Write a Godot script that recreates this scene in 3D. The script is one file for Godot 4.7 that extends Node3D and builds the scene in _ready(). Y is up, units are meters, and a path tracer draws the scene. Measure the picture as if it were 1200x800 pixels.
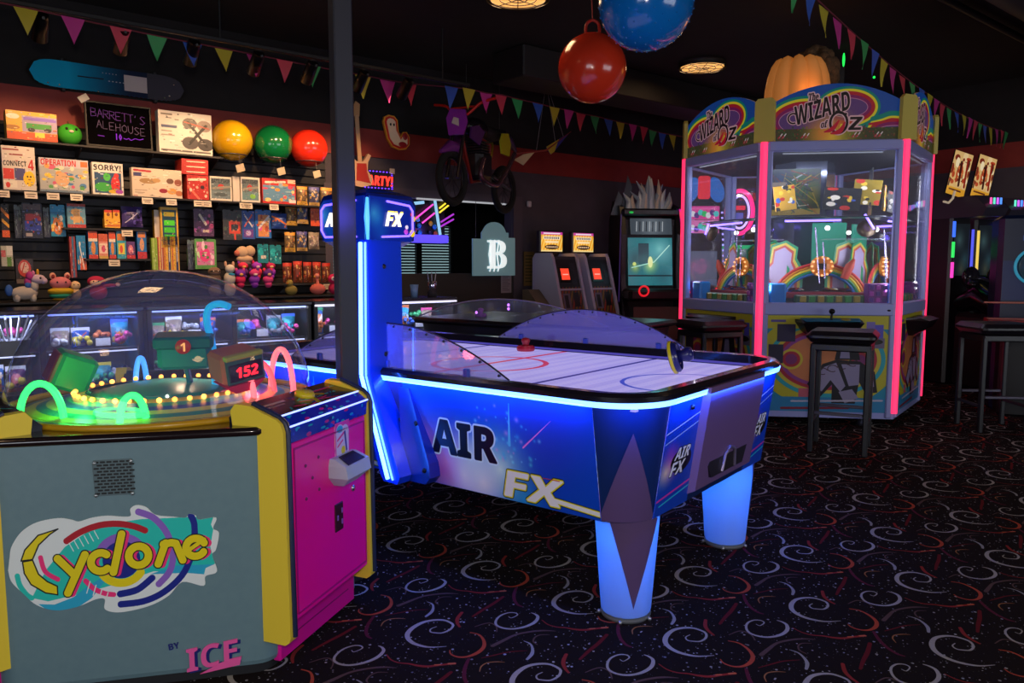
extends Node3D
# An arcade hall: y is up, metres, camera at the origin looking along -z.
const UP := Vector3.UP
# the long wall with the prize shelves: a point on it, its direction, its normal into the room
const WALL_AT := Vector3(-3.48, 0, -6.6)
var wall_yaw := atan2(0.629, 0.777)
var used := {}
var mats := {}
var wall_xf: Transform3D

const CARPET := [["G",[4,-21,4,-21,-24,5,-37,-9,6,-31,10,7,-15,29,8,20,32,9,51,17,9,60,-8,10,57,-39,11,34,-66,13,-3,-83,15,-54,-81,18,-97,-63,18,-122,-34,17,-133,3,15,-128,43,12,-112,75,8,-76,109,3]],["G",[235,126,3,233,141,4,266,143,5,274,125,6,258,105,7,220,98,8,178,113,9,154,138,9,153,172,10,172,203,11,213,225,13,261,229,14,301,213,12,314,191,9,314,172,4]],["O",[51,103,5,59,138,7,38,180,11,3,211,14,-41,221,15,-81,212,11,-102,188,8,-102,157,6,-86,137,4]],["R",[-245,-4,4,-258,33,5,-254,68,6,-237,98,7,-226,130,11,-208,159,13,-175,183,11,-139,211,13]],["Y",[-187,169,7,-174,181,7]],["Y",[-152,198,9,-139,211,10]],["D",[-186,241,13,-258,253,15,-320,258,14,-387,267,10]],["R",[-391,213,12,-436,234,14,-464,261,12,-480,288,8]],["W",[-88,227,11,-137,257,13,-178,293,13,-203,331,11,-205,355,7]],["B",[-507,-15,16,-459,-12,15,-395,-6,11,-344,19,11,-306,50,10,-281,86,3]],["B",[-318,86,3,-338,62,5,-365,58,6,-393,73,6,-401,97,4]],["L",[-411,45,3,-413,76,7,-438,106,10,-466,124,13,-501,133,10]],["T",[-564,89,2,-579,66,5,-605,47,5,-634,48,5,-660,65,3]],["D",[-593,12,4,-549,33,6,-501,57,6,-457,96,3]],["B",[94,85,4,147,103,6,148,140,6,116,172,4]]]
const CARPET_AT := Vector2(2.7283,-1.9318)
const LOGO := [-0.3411,0.4523,-0.3343,0.4836,-0.3069,0.5248,-0.2651,0.5505,-0.2087,0.5589,-0.1731,0.5520,-0.1528,0.5445,-0.1159,0.5534,-0.0739,0.5561,-0.0319,0.5499,-0.0105,0.5512,-0.0107,0.5721,0.0068,0.5826,0.0333,0.5747,0.0591,0.5489,0.1076,0.5391,0.1430,0.5334,0.1544,0.5446,0.1735,0.5371,0.1813,0.5243,0.2315,0.5265,0.2219,0.4936,0.2382,0.4770,0.2279,0.4256,0.2161,0.4082,0.2282,0.3546,0.1941,0.3424,0.1874,0.3122,0.1269,0.3305,0.0867,0.2915,0.0364,0.2661,-0.0237,0.2542,-0.0667,0.2539,-0.0953,0.2679,-0.0939,0.2980,-0.1176,0.3004,-0.1710,0.2820,-0.2285,0.2774,-0.2787,0.2994,-0.3122,0.3383,-0.3403,0.3764,-0.3474,0.4121]
const PENNANTS := [-3.077,2.928,-5.042,-2.889,2.924,-5.231,-2.681,2.922,-5.44,-2.509,2.921,-5.612,-2.33,2.924,-5.792,-2.162,2.928,-5.96,-1.989,2.931,-6.134,-1.815,2.931,-6.307,-1.637,2.936,-6.486,-1.46,2.939,-6.664,-1.285,2.946,-6.839,-1.1,2.947,-7.024,-0.933,2.956,-7.192,-0.764,2.979,-7.361,-0.587,3.004,-7.539,-0.425,3.024,-7.702,-0.256,3.021,-7.871,-0.104,3.037,-8.023,0.062,3.03,-8.19,0.273,3.031,-8.401,0.456,3.023,-8.585,0.627,3.029,-8.756,0.783,3.023,-8.913,0.968,3.03,-9.098,1.149,3.025,-9.279,1.301,3.023,-9.432,1.471,3.024,-9.603,1.635,3.022,-9.767,1.778,3.005,-9.91,1.939,3.001,-10.072,2.105,3.007,-10.238]
const MERCH := [
["toy_truck_box","yellow window box with a green toy truck on the top shelf","toy box","",-0.692,-0.348,2.262,2.474,0.30,0.14,0,"d9a520","box"],
["drone_box","white box picturing a black four rotor drone on the top shelf","toy box","",0.386,0.837,2.262,2.609,0.30,0.09,1,"cfc8bd","box"],
["board_game","tall white board game with yellow discs, first on the second shelf","board game","",-0.733,-0.511,1.880,2.208,0.30,0.07,2,"c9bfb4","box"],
["board_game","wide board game with red title and cartoon figures below the chalkboard","board game","",-0.494,-0.146,1.880,2.139,0.30,0.07,3,"b9b0b8","box"],
["board_game","square white board game with green and red pawns","board game","",-0.128,0.105,1.880,2.134,0.30,0.07,4,"d0c8c0","box"],
["board_game","wide cream game box with a tan oval and small portraits","board game","",0.161,0.568,1.880,2.115,0.30,0.07,5,"cdb9a8","box"],
["board_game","upright red game box under three flat red boxes","board game","",0.601,0.788,1.880,2.086,0.30,0.14,6,"b02a20","box"],
["flat_game_box","red flat box, lowest of the three stacked over the red game","board game","",0.560,0.790,2.091,2.135,0.30,0.20,7,"b02a20","box"],
["flat_game_box","red flat box, middle of the three stacked over the red game","board game","",0.562,0.792,2.135,2.179,0.30,0.20,7,"b02a20","box"],
["flat_game_box","red flat box, topmost of the three stacked over the red game","board game","",0.564,0.793,2.179,2.222,0.30,0.20,7,"b02a20","box"],
["board_game","white framed naval game box beside the upright red game","board game","",0.795,0.990,1.880,2.090,0.30,0.07,8,"cfc6ba","box"],
["board_game","white framed naval game box beside the red peninsula game","board game","",1.066,1.247,1.880,2.103,0.30,0.07,9,"cfc6ba","box"],
["board_game","thin white box seen spine on between the naval games","board game","",0.997,1.059,1.880,2.100,0.30,0.20,63,"cfc6ba","box"],
["board_game","red topped game box with a blue board below the green ball","board game","",1.262,1.591,1.880,2.108,0.30,0.07,10,"b02a20","box"],
["toy_pouch","clear pouch of yellow topped cars, first after the red game","toy pack","pouches at the end of the second shelf",1.608,1.719,1.880,2.056,0.30,0.06,11,"7a5a30","pouch"],
["toy_pouch","clear pouch of blue topped cars, second after the red game","toy pack","pouches at the end of the second shelf",1.728,1.841,1.880,2.058,0.30,0.06,12,"40405c","pouch"],
["toy_pouch","clear pouch with orange header, third after the red game","toy pack","pouches at the end of the second shelf",1.850,1.975,1.880,2.060,0.30,0.06,11,"7a5a30","pouch"],
["hanging_pack","black and orange tiger striped pack hanging at the wall end","toy pack","",-0.740,-0.690,1.525,1.781,0.14,0.03,13,"c86a10","pack"],
["hanging_pack","dark card pack with red and blue grid hanging on the pegs","toy pack","",-0.607,-0.468,1.522,1.796,0.16,0.03,14,"202438","pack"],
["hanging_pack","see through dark pack hanging behind the red and blue grid pack","toy pack","",-0.654,-0.597,1.521,1.780,0.12,0.04,15,"2a2c38","pack"],
["hanging_pack","cyan headed pack with an orange figure hanging on the pegs","toy pack","",-0.414,-0.307,1.539,1.792,0.15,0.03,16,"2280a8","pack"],
["hanging_pack","slim grey blue pack beside the cyan headed pack","toy pack","",-0.460,-0.413,1.531,1.769,0.13,0.03,15,"52707c","pack"],
["snack_box","light blue and red box of biscuits on the third shelf","snack box","",-0.302,-0.168,1.610,1.802,0.20,0.06,17,"5f93a8","box"],
["snack_pack","yellow and red sweet box, one of the pair on the third shelf","snack box","",-0.032,0.026,1.695,1.764,0.20,0.05,18,"d79a20","box"],
["snack_pack","yellow and red sweet box, next to the purple pack","snack box","",0.032,0.084,1.697,1.768,0.20,0.05,18,"d79a20","box"],
["snack_pack","wide yellow sweet box under the pair of small yellow boxes","snack box","",-0.035,0.087,1.618,1.696,0.20,0.07,19,"d79a20","box"],
["purple_pack","violet foil pack with silver ninja print on the third shelf","snack pack","",0.098,0.271,1.631,1.802,0.20,0.06,20,"3a2c66","pouch"],
["toy_frame_pack","tall yellow framed pack with stacked bright green pods","toy pack","",0.400,0.547,1.463,1.808,0.20,0.05,21,"d8a21a","box"],
["toy_frame_pack","yellow framed pack hidden behind the tall green pod pack","toy pack","",0.361,0.417,1.477,1.784,0.16,0.06,63,"c9951a","box"],
["hanging_pack","violet card pack with a silver bird under the red boxes","toy pack","",0.694,0.873,1.568,1.811,0.14,0.03,22,"4a2450","pack"],
["hanging_pack","dark pack with a red bow shape hanging under the naval games","toy pack","",0.943,1.122,1.542,1.814,0.16,0.03,23,"3a3a3c","pack"],
["hanging_pack","blue pack with white crossed sticks","toy pack","",1.117,1.245,1.554,1.813,0.15,0.03,24,"2050a0","pack"],
["hanging_pack","blue pack with an orange and white shuttle","toy pack","",1.242,1.397,1.564,1.827,0.16,0.03,25,"2060b0","pack"],
["toy_pouch","small blue pouch with an orange dart beside the shuttle pack","toy pack","",1.388,1.548,1.655,1.800,0.20,0.05,26,"2a4a90","pouch"],
["toy_pouch","brown clear pouch of cars hanging above the blue bag","toy pack","",1.541,1.661,1.692,1.887,0.18,0.06,11,"7a5a30","pouch"],
["toy_pouch","tall clear pouch of yellow cars next to the orange pack","toy pack","",1.645,1.767,1.711,1.940,0.20,0.06,12,"806030","pouch"],
["hanging_pack","plain bright orange pack beside the hockey score head","toy pack","",1.783,1.890,1.692,1.882,0.18,0.04,27,"c84a18","pack"],
["blaster_box","tall narrow blue and orange box with white lettering down its front","toy box","",-0.248,-0.180,1.272,1.549,0.20,0.06,28,"1f78b0","box"],
["blaster_box","tall narrow red spined box leaning on the blue blaster box","toy box","",-0.297,-0.254,1.210,1.540,0.20,0.06,29,"a03020","box"],
["candy_carton","orange topped carton with a blue cartoon, first on the fourth shelf","snack box","cartons on the fourth shelf",-0.160,-0.091,1.363,1.586,0.20,0.07,30,"2878b8","box"],
["candy_carton","pink and cream carton, second on the fourth shelf","snack box","cartons on the fourth shelf",-0.086,-0.016,1.364,1.567,0.20,0.07,31,"d08068","box"],
["candy_carton","blue and orange carton, third on the fourth shelf","snack box","cartons on the fourth shelf",-0.008,0.043,1.364,1.583,0.20,0.07,30,"2878b8","box"],
["candy_carton","teal carton with a yellow panel, fourth on the fourth shelf","snack box","cartons on the fourth shelf",0.050,0.122,1.364,1.592,0.20,0.07,32,"2a9ab0","box"],
["candy_carton","short violet carton with a pink face, fifth on the fourth shelf","snack box","cartons on the fourth shelf",0.124,0.191,1.365,1.508,0.20,0.07,33,"603070","box"],
["candy_carton","blue carton with a red base, last on the fourth shelf","snack box","cartons on the fourth shelf",0.208,0.282,1.365,1.604,0.20,0.07,34,"1f68b0","box"],
["candy_bar_box","green striped tall sweet box leaning with the yellow ones","snack box","tall sweet boxes under the green pod pack",0.320,0.368,1.271,1.542,0.20,0.05,35,"8aa82a","box"],
["candy_bar_box","red striped tall sweet box beside the green one","snack box","tall sweet boxes under the green pod pack",0.369,0.417,1.270,1.550,0.20,0.05,36,"b04028","box"],
["candy_bar_box","yellow tall sweet box with a navy stripe","snack box","tall sweet boxes under the green pod pack",0.418,0.481,1.263,1.558,0.20,0.05,37,"d8a51c","box"],
["candy_bar_box","orange tall sweet box at the end of its row","snack box","tall sweet boxes under the green pod pack",0.481,0.544,1.263,1.559,0.20,0.05,37,"d88a1c","box"],
["hanging_pack","pink and green card pack with a rabbit hanging over the dome","toy pack","",0.679,0.873,1.277,1.544,0.18,0.03,38,"4a8a3c","pack"],
["hanging_pack","green edged pack hanging behind the pink rabbit pack","toy pack","",0.632,0.691,1.270,1.535,0.14,0.05,15,"4a7a4c","pack"],
["hanging_pack","teal blister card with a white price tag","toy pack","",1.240,1.346,1.332,1.507,0.20,0.04,39,"14808a","pack"],
["hanging_pack","teal blister card without a price tag","toy pack","",1.354,1.471,1.324,1.501,0.20,0.04,40,"14808a","pack"],
["toy_pouch","amber clear pouch, first below the blue bag","toy pack","pouches over the snack bags",1.517,1.628,1.438,1.626,0.20,0.06,11,"8a6a3a","pouch"],
["toy_pouch","amber clear pouch, second below the blue bag","toy pack","pouches over the snack bags",1.637,1.750,1.449,1.637,0.20,0.06,12,"8a6a3a","pouch"],
["toy_pouch","pale clear pouch, third below the blue bag","toy pack","pouches over the snack bags",1.759,1.875,1.466,1.632,0.20,0.06,41,"8a7a6a","pouch"],
["snack_bag","red topped snack bag, first of five on the plush shelf","snack bag","red snack bags on the plush shelf",1.470,1.564,1.145,1.333,0.25,0.06,42,"7a3018","pouch"],
["snack_bag","red topped snack bag, second of five on the plush shelf","snack bag","red snack bags on the plush shelf",1.573,1.667,1.144,1.349,0.25,0.06,43,"7a3018","pouch"],
["snack_bag","red topped snack bag, third of five on the plush shelf","snack bag","red snack bags on the plush shelf",1.676,1.764,1.143,1.341,0.25,0.06,42,"7a3018","pouch"],
["snack_bag","red topped snack bag, fourth of five on the plush shelf","snack bag","red snack bags on the plush shelf",1.786,1.876,1.141,1.342,0.22,0.06,43,"7a3018","pouch"],
["snack_bag","red topped snack bag, fifth of five on the plush shelf","snack bag","red snack bags on the plush shelf",1.894,1.985,1.139,1.334,0.20,0.06,42,"7a3018","pouch"],
["toy_box","white and green card box at the wall end above the unicorn","toy box","",-0.763,-0.685,1.300,1.458,0.20,0.06,44,"b0b0a0","box"],
["toy_box","dark window box with a round red emblem behind the unicorn","toy box","",-0.674,-0.554,1.167,1.360,0.20,0.07,45,"3a3030","box"]]


# ------------------------------------------------------------------ nodes
func numbered(n: String) -> String:
	var k: int = used.get(n, 0)
	used[n] = k + 1
	return n if k == 0 else "%s_%03d" % [n, k]

func thing(n: String, label: String, cat: String, at := Vector3.ZERO, yaw := 0.0, group := "") -> Node3D:
	var o := Node3D.new()
	o.name = numbered(n)
	add_child(o, true)
	o.position = at
	o.rotation.y = yaw
	meta(o, label, cat, group)
	return o

func meta(o: Node3D, label: String, cat: String, group := "") -> void:
	o.set_meta("label", label)
	o.set_meta("category", cat)
	if group != "":
		o.set_meta("group", group)

func part(p: Node, n: String, m: Mesh, mat: Material, xf := Transform3D()) -> MeshInstance3D:
	var o := MeshInstance3D.new()
	o.name = n
	o.mesh = m
	if mat != null:
		o.material_override = mat
	p.add_child(o, true)
	o.transform = xf
	return o

func solo(n: String, label: String, cat: String, m: Mesh, mat: Material, xf := Transform3D(), group := "") -> MeshInstance3D:
	var o := part(self, numbered(n), m, mat, xf)
	meta(o, label, cat, group)
	return o

func shell(n: String, m: Mesh, mat: Material, xf := Transform3D()) -> MeshInstance3D:
	var o := part(self, n, m, mat, xf)
	o.set_meta("kind", "structure")
	return o

func at(x: float, y: float, z: float) -> Transform3D:
	return Transform3D(Basis(), Vector3(x, y, z))

func turned(p: Vector3, yaw := 0.0, pitch := 0.0, roll := 0.0) -> Transform3D:
	return Transform3D(Basis.from_euler(Vector3(pitch, yaw, roll)), p)

# ------------------------------------------------------------------ materials
func mat(c: String, rough := 0.5, metal := 0.0, coat := 0.0) -> StandardMaterial3D:
	var k := "%s %.2f %.2f %.2f" % [c, rough, metal, coat]
	if not mats.has(k):
		var m := StandardMaterial3D.new()
		m.albedo_color = Color(c)
		m.roughness = rough
		m.metallic = metal
		if coat > 0.0:
			m.clearcoat_enabled = true
			m.clearcoat = coat
			m.clearcoat_roughness = 0.08
		m.resource_name = "paint_" + c
		mats[k] = m
	return mats[k]

func glow(c: String, energy: float, base := "202020") -> StandardMaterial3D:
	var k := "glow %s %.2f %s" % [c, energy, base]
	if not mats.has(k):
		var m := StandardMaterial3D.new()
		m.albedo_color = Color(base)
		m.roughness = 0.4
		m.emission_enabled = true
		m.emission = Color(c)
		m.emission_energy_multiplier = energy
		m.resource_name = "light_" + c
		mats[k] = m
	return mats[k]

func pane(c := "ffffff", alpha := 0.06) -> StandardMaterial3D:
	var k := "pane %s %.2f" % [c, alpha]
	if not mats.has(k):
		var m := StandardMaterial3D.new()
		m.albedo_color = Color(Color(c), alpha)
		m.roughness = 0.03
		m.transparency = BaseMaterial3D.TRANSPARENCY_ALPHA
		m.resource_name = "clear_pane"
		mats[k] = m
	return mats[k]

func printed(t: Texture2D, rough := 0.45, lit := 0.0) -> StandardMaterial3D:
	var m := StandardMaterial3D.new()
	m.albedo_texture = t
	m.roughness = rough
	if lit > 0.0:
		m.albedo_color = Color(0.35, 0.35, 0.35)
		m.emission_enabled = true
		m.emission = Color.BLACK
		m.emission_texture = t
		m.emission_energy_multiplier = lit
	return m

func grainy(c: String, c2: String, scale: float, rough: float, bump := 0.0, seed_ := 1) -> StandardMaterial3D:
	var n := FastNoiseLite.new()
	n.seed = seed_
	n.frequency = 0.03
	n.fractal_octaves = 5
	var g := Gradient.new()
	g.set_color(0, Color(c))
	g.set_color(1, Color(c2))
	var t := NoiseTexture2D.new()
	t.width = 256
	t.height = 256
	t.seamless = true
	t.noise = n
	t.color_ramp = g
	var m := StandardMaterial3D.new()
	m.albedo_texture = t
	m.uv1_triplanar = true
	m.uv1_world_triplanar = true
	m.uv1_scale = Vector3.ONE * scale
	m.roughness = rough
	if bump > 0.0:
		m.heightmap_enabled = true
		m.heightmap_scale = bump
		m.heightmap_texture = t
	return m

# ------------------------------------------------------------------ lights
func lamp(p: Vector3, c: String, energy: float, size := 0.05, parent: Node = self) -> OmniLight3D:
	var l := OmniLight3D.new()
	l.name = "lamp_light"
	parent.add_child(l, true)
	l.position = p
	l.light_color = Color(c)
	l.light_energy = energy
	l.light_size = size
	l.omni_range = 20.0
	l.omni_attenuation = 2.0
	l.shadow_enabled = true
	return l

func strip_light(a: Vector3, b: Vector3, facing: Vector3, width: float, c: String, energy: float, parent: Node = self) -> AreaLight3D:
	var l := AreaLight3D.new()
	l.name = "strip_light"
	parent.add_child(l, true)
	var x := (b - a).normalized()
	var z := -(facing - x * facing.dot(x)).normalized()
	l.transform = Transform3D(Basis(x, z.cross(x), z), (a + b) / 2)
	l.area_size = Vector2(a.distance_to(b), width)
	l.light_color = Color(c)
	l.light_energy = energy
	l.shadow_enabled = true
	return l

# ------------------------------------------------------------------ shapes
class Shape:
	var st := SurfaceTool.new()
	var group := 0
	func _init():
		st.begin(Mesh.PRIMITIVE_TRIANGLES)
	func tri(a: Vector3, b: Vector3, c: Vector3, out: Vector3, g := -1, ua := Vector2.ZERO, ub := Vector2.ZERO, uc := Vector2.ZERO):
		var flip := (a - c).cross(a - b).dot(out) < 0.0
		for k in ([0, 2, 1] if flip else [0, 1, 2]):
			st.set_smooth_group(g)
			st.set_uv([ua, ub, uc][k])
			st.add_vertex([a, b, c][k])
	func quad(a: Vector3, b: Vector3, c: Vector3, d: Vector3, out: Vector3, g := -1):
		# uv: a lower left, b lower right, c upper right, d upper left
		tri(a, b, c, out, g, Vector2(0, 1), Vector2(1, 1), Vector2(1, 0))
		tri(a, c, d, out, g, Vector2(0, 1), Vector2(1, 0), Vector2(0, 0))
	func face(a: Vector3, b: Vector3, c: Vector3, d: Vector3, out: Vector3, r: Rect2):
		var u0 := r.position
		var u1 := r.end
		tri(a, b, c, out, -1, Vector2(u0.x, u1.y), u1, Vector2(u1.x, u0.y))
		tri(a, c, d, out, -1, Vector2(u0.x, u1.y), Vector2(u1.x, u0.y), u0)
	func loft(loops: Array, smooth := true, caps := true, closed := true):
		group += 1
		var g := group if smooth else -1
		var mids := []
		for l in loops:
			var s := Vector3.ZERO
			for v in l:
				s += v
			mids.append(s / l.size())
		for i in loops.size() - 1:
			var n: int = loops[i].size()
			var m: Vector3 = (mids[i] + mids[i + 1]) / 2
			for j in (n if closed else n - 1):
				var a: Vector3 = loops[i][j]
				var b: Vector3 = loops[i][(j + 1) % n]
				var c: Vector3 = loops[i + 1][(j + 1) % n]
				var d: Vector3 = loops[i + 1][j]
				var out := (a + b + c + d) / 4 - m
				if a.distance_squared_to(b) > 1e-10:
					tri(a, b, c, out, g)
				if c.distance_squared_to(d) > 1e-10:
					tri(a, c, d, out, g)
		if caps and closed:
			for e in [[0, 1], [loops.size() - 1, loops.size() - 2]]:
				var l: Array = loops[e[0]]
				var out: Vector3 = mids[e[0]] - mids[e[1]]
				for j in l.size():
					if l[j].distance_squared_to(l[(j + 1) % l.size()]) > 1e-10:
						tri(mids[e[0]], l[j], l[(j + 1) % l.size()], out)
	func band(a: Array, b: Array, kind: String, smooth := true, closed := true, mid := Vector3.INF):
		# a strip between two rings of points whose faces look out, in, up or down
		group += 1
		if mid == Vector3.INF:
			mid = Vector3.ZERO
			for v in a:
				mid += v / a.size()
		var n := a.size()
		for j in (n if closed else n - 1):
			var k := (j + 1) % n
			var out: Vector3 = {"up": Vector3.UP, "down": Vector3.DOWN}.get(kind, Vector3.ZERO)
			if out == Vector3.ZERO:
				out = (a[j] + b[k]) / 2 - mid
				out.y = 0
				if kind == "in":
					out = -out
			tri(a[j], a[k], b[k], out, group if smooth else -1)
			tri(a[j], b[k], b[j], out, group if smooth else -1)
	func slab(a: Vector3, b: Vector3, c: Vector3, d: Vector3, thick: float, r := Rect2(0, 0, 1, 1)):
		# a flat board: a lower left, b lower right, c upper right, d upper left, as seen from its front
		var n := (b - a).cross(d - a).normalized()
		var o := n * thick
		face(a + o, b + o, c + o, d + o, n, r)
		face(a, b, c, d, -n, r)
		for e in [[a, b], [b, c], [c, d], [d, a]]:
			quad(e[0], e[1], e[1] + o, e[0] + o, (e[1] - e[0]).cross(n))
	func rounded(w: float, h: float, r: float, steps := 1) -> PackedVector2Array:
		var p := PackedVector2Array()
		r = minf(r, minf(w, h) / 2 - 0.0001)
		for q in 4:
			var c := Vector2([1, -1, -1, 1][q] * (w / 2 - r), [1, 1, -1, -1][q] * (h / 2 - r))
			for k in steps + 1:
				var a := PI / 2 * (q + float(k) / steps)
				p.append(c + Vector2(cos(a), sin(a)) * r)
		return p
	func cbox(c: Vector3, s: Vector3, ch := 0.01, b := Basis(), steps := 1):
		# a box with bevelled edges
		ch = minf(ch, minf(s.x, minf(s.y, s.z)) * 0.45)
		var big := rounded(s.x, s.z, ch * 1.4, steps)
		var small := rounded(s.x - 2 * ch, s.z - 2 * ch, ch * 0.6, steps)
		var loops := []
		for e in [[small, -s.y / 2], [big, -s.y / 2 + ch], [big, s.y / 2 - ch], [small, s.y / 2]]:
			var l := []
			for p in e[0]:
				l.append(c + b * Vector3(p.x, e[1], p.y))
			loops.append(l)
		loft(loops, false)
	func box(c: Vector3, s: Vector3, b := Basis()):
		var h := s / 2
		for a in 3:
			for e in [-1.0, 1.0]:
				var n := Vector3.ZERO
				n[a] = e
				var u := Vector3.ZERO
				u[(a + 1) % 3] = 1
				var v := Vector3.ZERO
				v[(a + 2) % 3] = 1
				if a == 1:
					var k := u
					u = v
					v = k
				if a == 0:
					var k := u
					u = v
					v = k
				quad(c + b * ((n - u - v) * h), c + b * ((n + u - v) * h), c + b * ((n + u + v) * h), c + b * ((n - u + v) * h), b * n)
	func tube(path: Array, r, sides := 8, caps := true):
		var loops := []
		var prev := Vector3.ZERO
		for i in path.size():
			var t: Vector3 = (path[mini(i + 1, path.size() - 1)] - path[maxi(i - 1, 0)]).normalized()
			if prev == Vector3.ZERO:
				prev = t.cross(Vector3(0.31, 0.83, 0.47)).normalized()
			prev = (prev - t * prev.dot(t)).normalized()
			var o := t.cross(prev)
			var l := []
			var rr: float = r[i] if r is Array else r
			for k in sides:
				var a := TAU * k / sides
				l.append(path[i] + (prev * cos(a) + o * sin(a)) * rr)
			loops.append(l)
		loft(loops, sides > 4, caps)
	func lathe(profile: Array, seg := 20, xf := Transform3D(), smooth := true, caps := true):
		var loops := []
		for p in profile:
			var l := []
			for k in seg:
				var a := TAU * k / seg
				l.append(xf * Vector3(p[0] * cos(a), p[1], p[0] * sin(a)))
			loops.append(l)
		loft(loops, smooth, caps)
	func ball(c: Vector3, r: Vector3, seg := 14, rings := 9, b := Basis()):
		var p := []
		for i in rings + 1:
			var a := PI * i / rings - PI / 2
			p.append([maxf(cos(a), 0.001), sin(a)])
		lathe(p, seg, Transform3D(b * Basis.from_scale(r), c), true, false)
	func prism(poly: PackedVector2Array, z0: float, z1: float, xf := Transform3D(), r := Rect2(0, 0, 1, 1), smooth := false):
		# a polygon in x and y pushed from z0 to z1; uv of its faces run over the rectangle r
		group += 1
		var lo := poly[0]
		var hi := poly[0]
		for p in poly:
			lo = lo.min(p)
			hi = hi.max(p)
		var idx := Geometry2D.triangulate_polygon(poly)
		for z in [z0, z1]:
			var out := xf.basis * Vector3(0, 0, 1.0 if (z == z1) == (z1 > z0) else -1.0)
			for k in range(0, idx.size(), 3):
				var v := []
				var u := []
				for j in 3:
					var p := poly[idx[k + j]]
					v.append(xf * Vector3(p.x, p.y, z))
					var f := (p - lo) / (hi - lo)
					u.append(r.position + Vector2(f.x, 1.0 - f.y) * r.size)
				tri(v[0], v[1], v[2], out, -1, u[0], u[1], u[2])
		var cw := Geometry2D.is_polygon_clockwise(poly)
		for k in poly.size():
			var a := poly[k]
			var b := poly[(k + 1) % poly.size()]
			var e := (b - a).orthogonal()
			var o := xf.basis * (Vector3(e.x, e.y, 0) * (1.0 if cw else -1.0))
			quad(xf * Vector3(a.x, a.y, z0), xf * Vector3(b.x, b.y, z0), xf * Vector3(b.x, b.y, z1), xf * Vector3(a.x, a.y, z1), o, group if smooth else -1)
	func done() -> ArrayMesh:
		st.generate_normals()
		st.index()
		return st.commit()

func one_box(s: Vector3, ch := 0.006, c := Vector3.ZERO) -> ArrayMesh:
	var g := Shape.new()
	g.cbox(c, s, ch)
	return g.done()

func card(w: float, h: float, d: float) -> ArrayMesh:
	# an upright board whose print fills its front, centred on the origin
	var g := Shape.new()
	g.slab(Vector3(-w / 2, -h / 2, -d / 2), Vector3(w / 2, -h / 2, -d / 2), Vector3(w / 2, h / 2, -d / 2), Vector3(-w / 2, h / 2, -d / 2), d)
	return g.done()

func one_tube(path: Array, r, sides := 8) -> ArrayMesh:
	var g := Shape.new()
	g.tube(path, r, sides)
	return g.done()

func one_lathe(profile: Array, seg := 20, caps := true) -> ArrayMesh:
	var g := Shape.new()
	g.lathe(profile, seg, Transform3D(), true, caps)
	return g.done()

func one_ball(r: Vector3, seg := 14, rings := 9) -> ArrayMesh:
	var g := Shape.new()
	g.ball(Vector3.ZERO, r, seg, rings)
	return g.done()

func one_prism(poly: PackedVector2Array, z0: float, z1: float, r := Rect2(0, 0, 1, 1)) -> ArrayMesh:
	var g := Shape.new()
	g.prism(poly, z0, z1, Transform3D(), r)
	return g.done()

func pts(a: Array) -> PackedVector2Array:
	var p := PackedVector2Array()
	for k in range(0, a.size(), 2):
		p.append(Vector2(a[k], a[k + 1]))
	return p

func letters(text: String, height: float, depth := 0.004, serif := false, shear := 0.0) -> ArrayMesh:
	# lettering as a mesh centred on the origin, HEIGHT tall, facing +z
	var t := TextMesh.new()
	var f := SystemFont.new()
	f.font_names = PackedStringArray(["Droid Serif" if serif else "Droid Sans"])
	f.font_weight = 700
	t.font = f
	t.font_size = 64
	t.pixel_size = 0.01
	t.depth = 0.1
	t.text = text
	var a := t.get_mesh_arrays()
	var v: PackedVector3Array = a[Mesh.ARRAY_VERTEX]
	var idx: PackedInt32Array = a[Mesh.ARRAY_INDEX]
	var lo := v[0]
	var hi := v[0]
	for p in v:
		lo = lo.min(p)
		hi = hi.max(p)
	var k := height / (hi.y - lo.y)
	var g := SurfaceTool.new()
	g.begin(Mesh.PRIMITIVE_TRIANGLES)
	g.set_smooth_group(-1)
	for i in idx:
		var p := (v[i] - (lo + hi) / 2) * Vector3(k, k, depth / 0.1)
		p.x += p.y * shear
		g.add_vertex(p)
	g.generate_normals()
	g.index()
	return g.commit()

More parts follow.
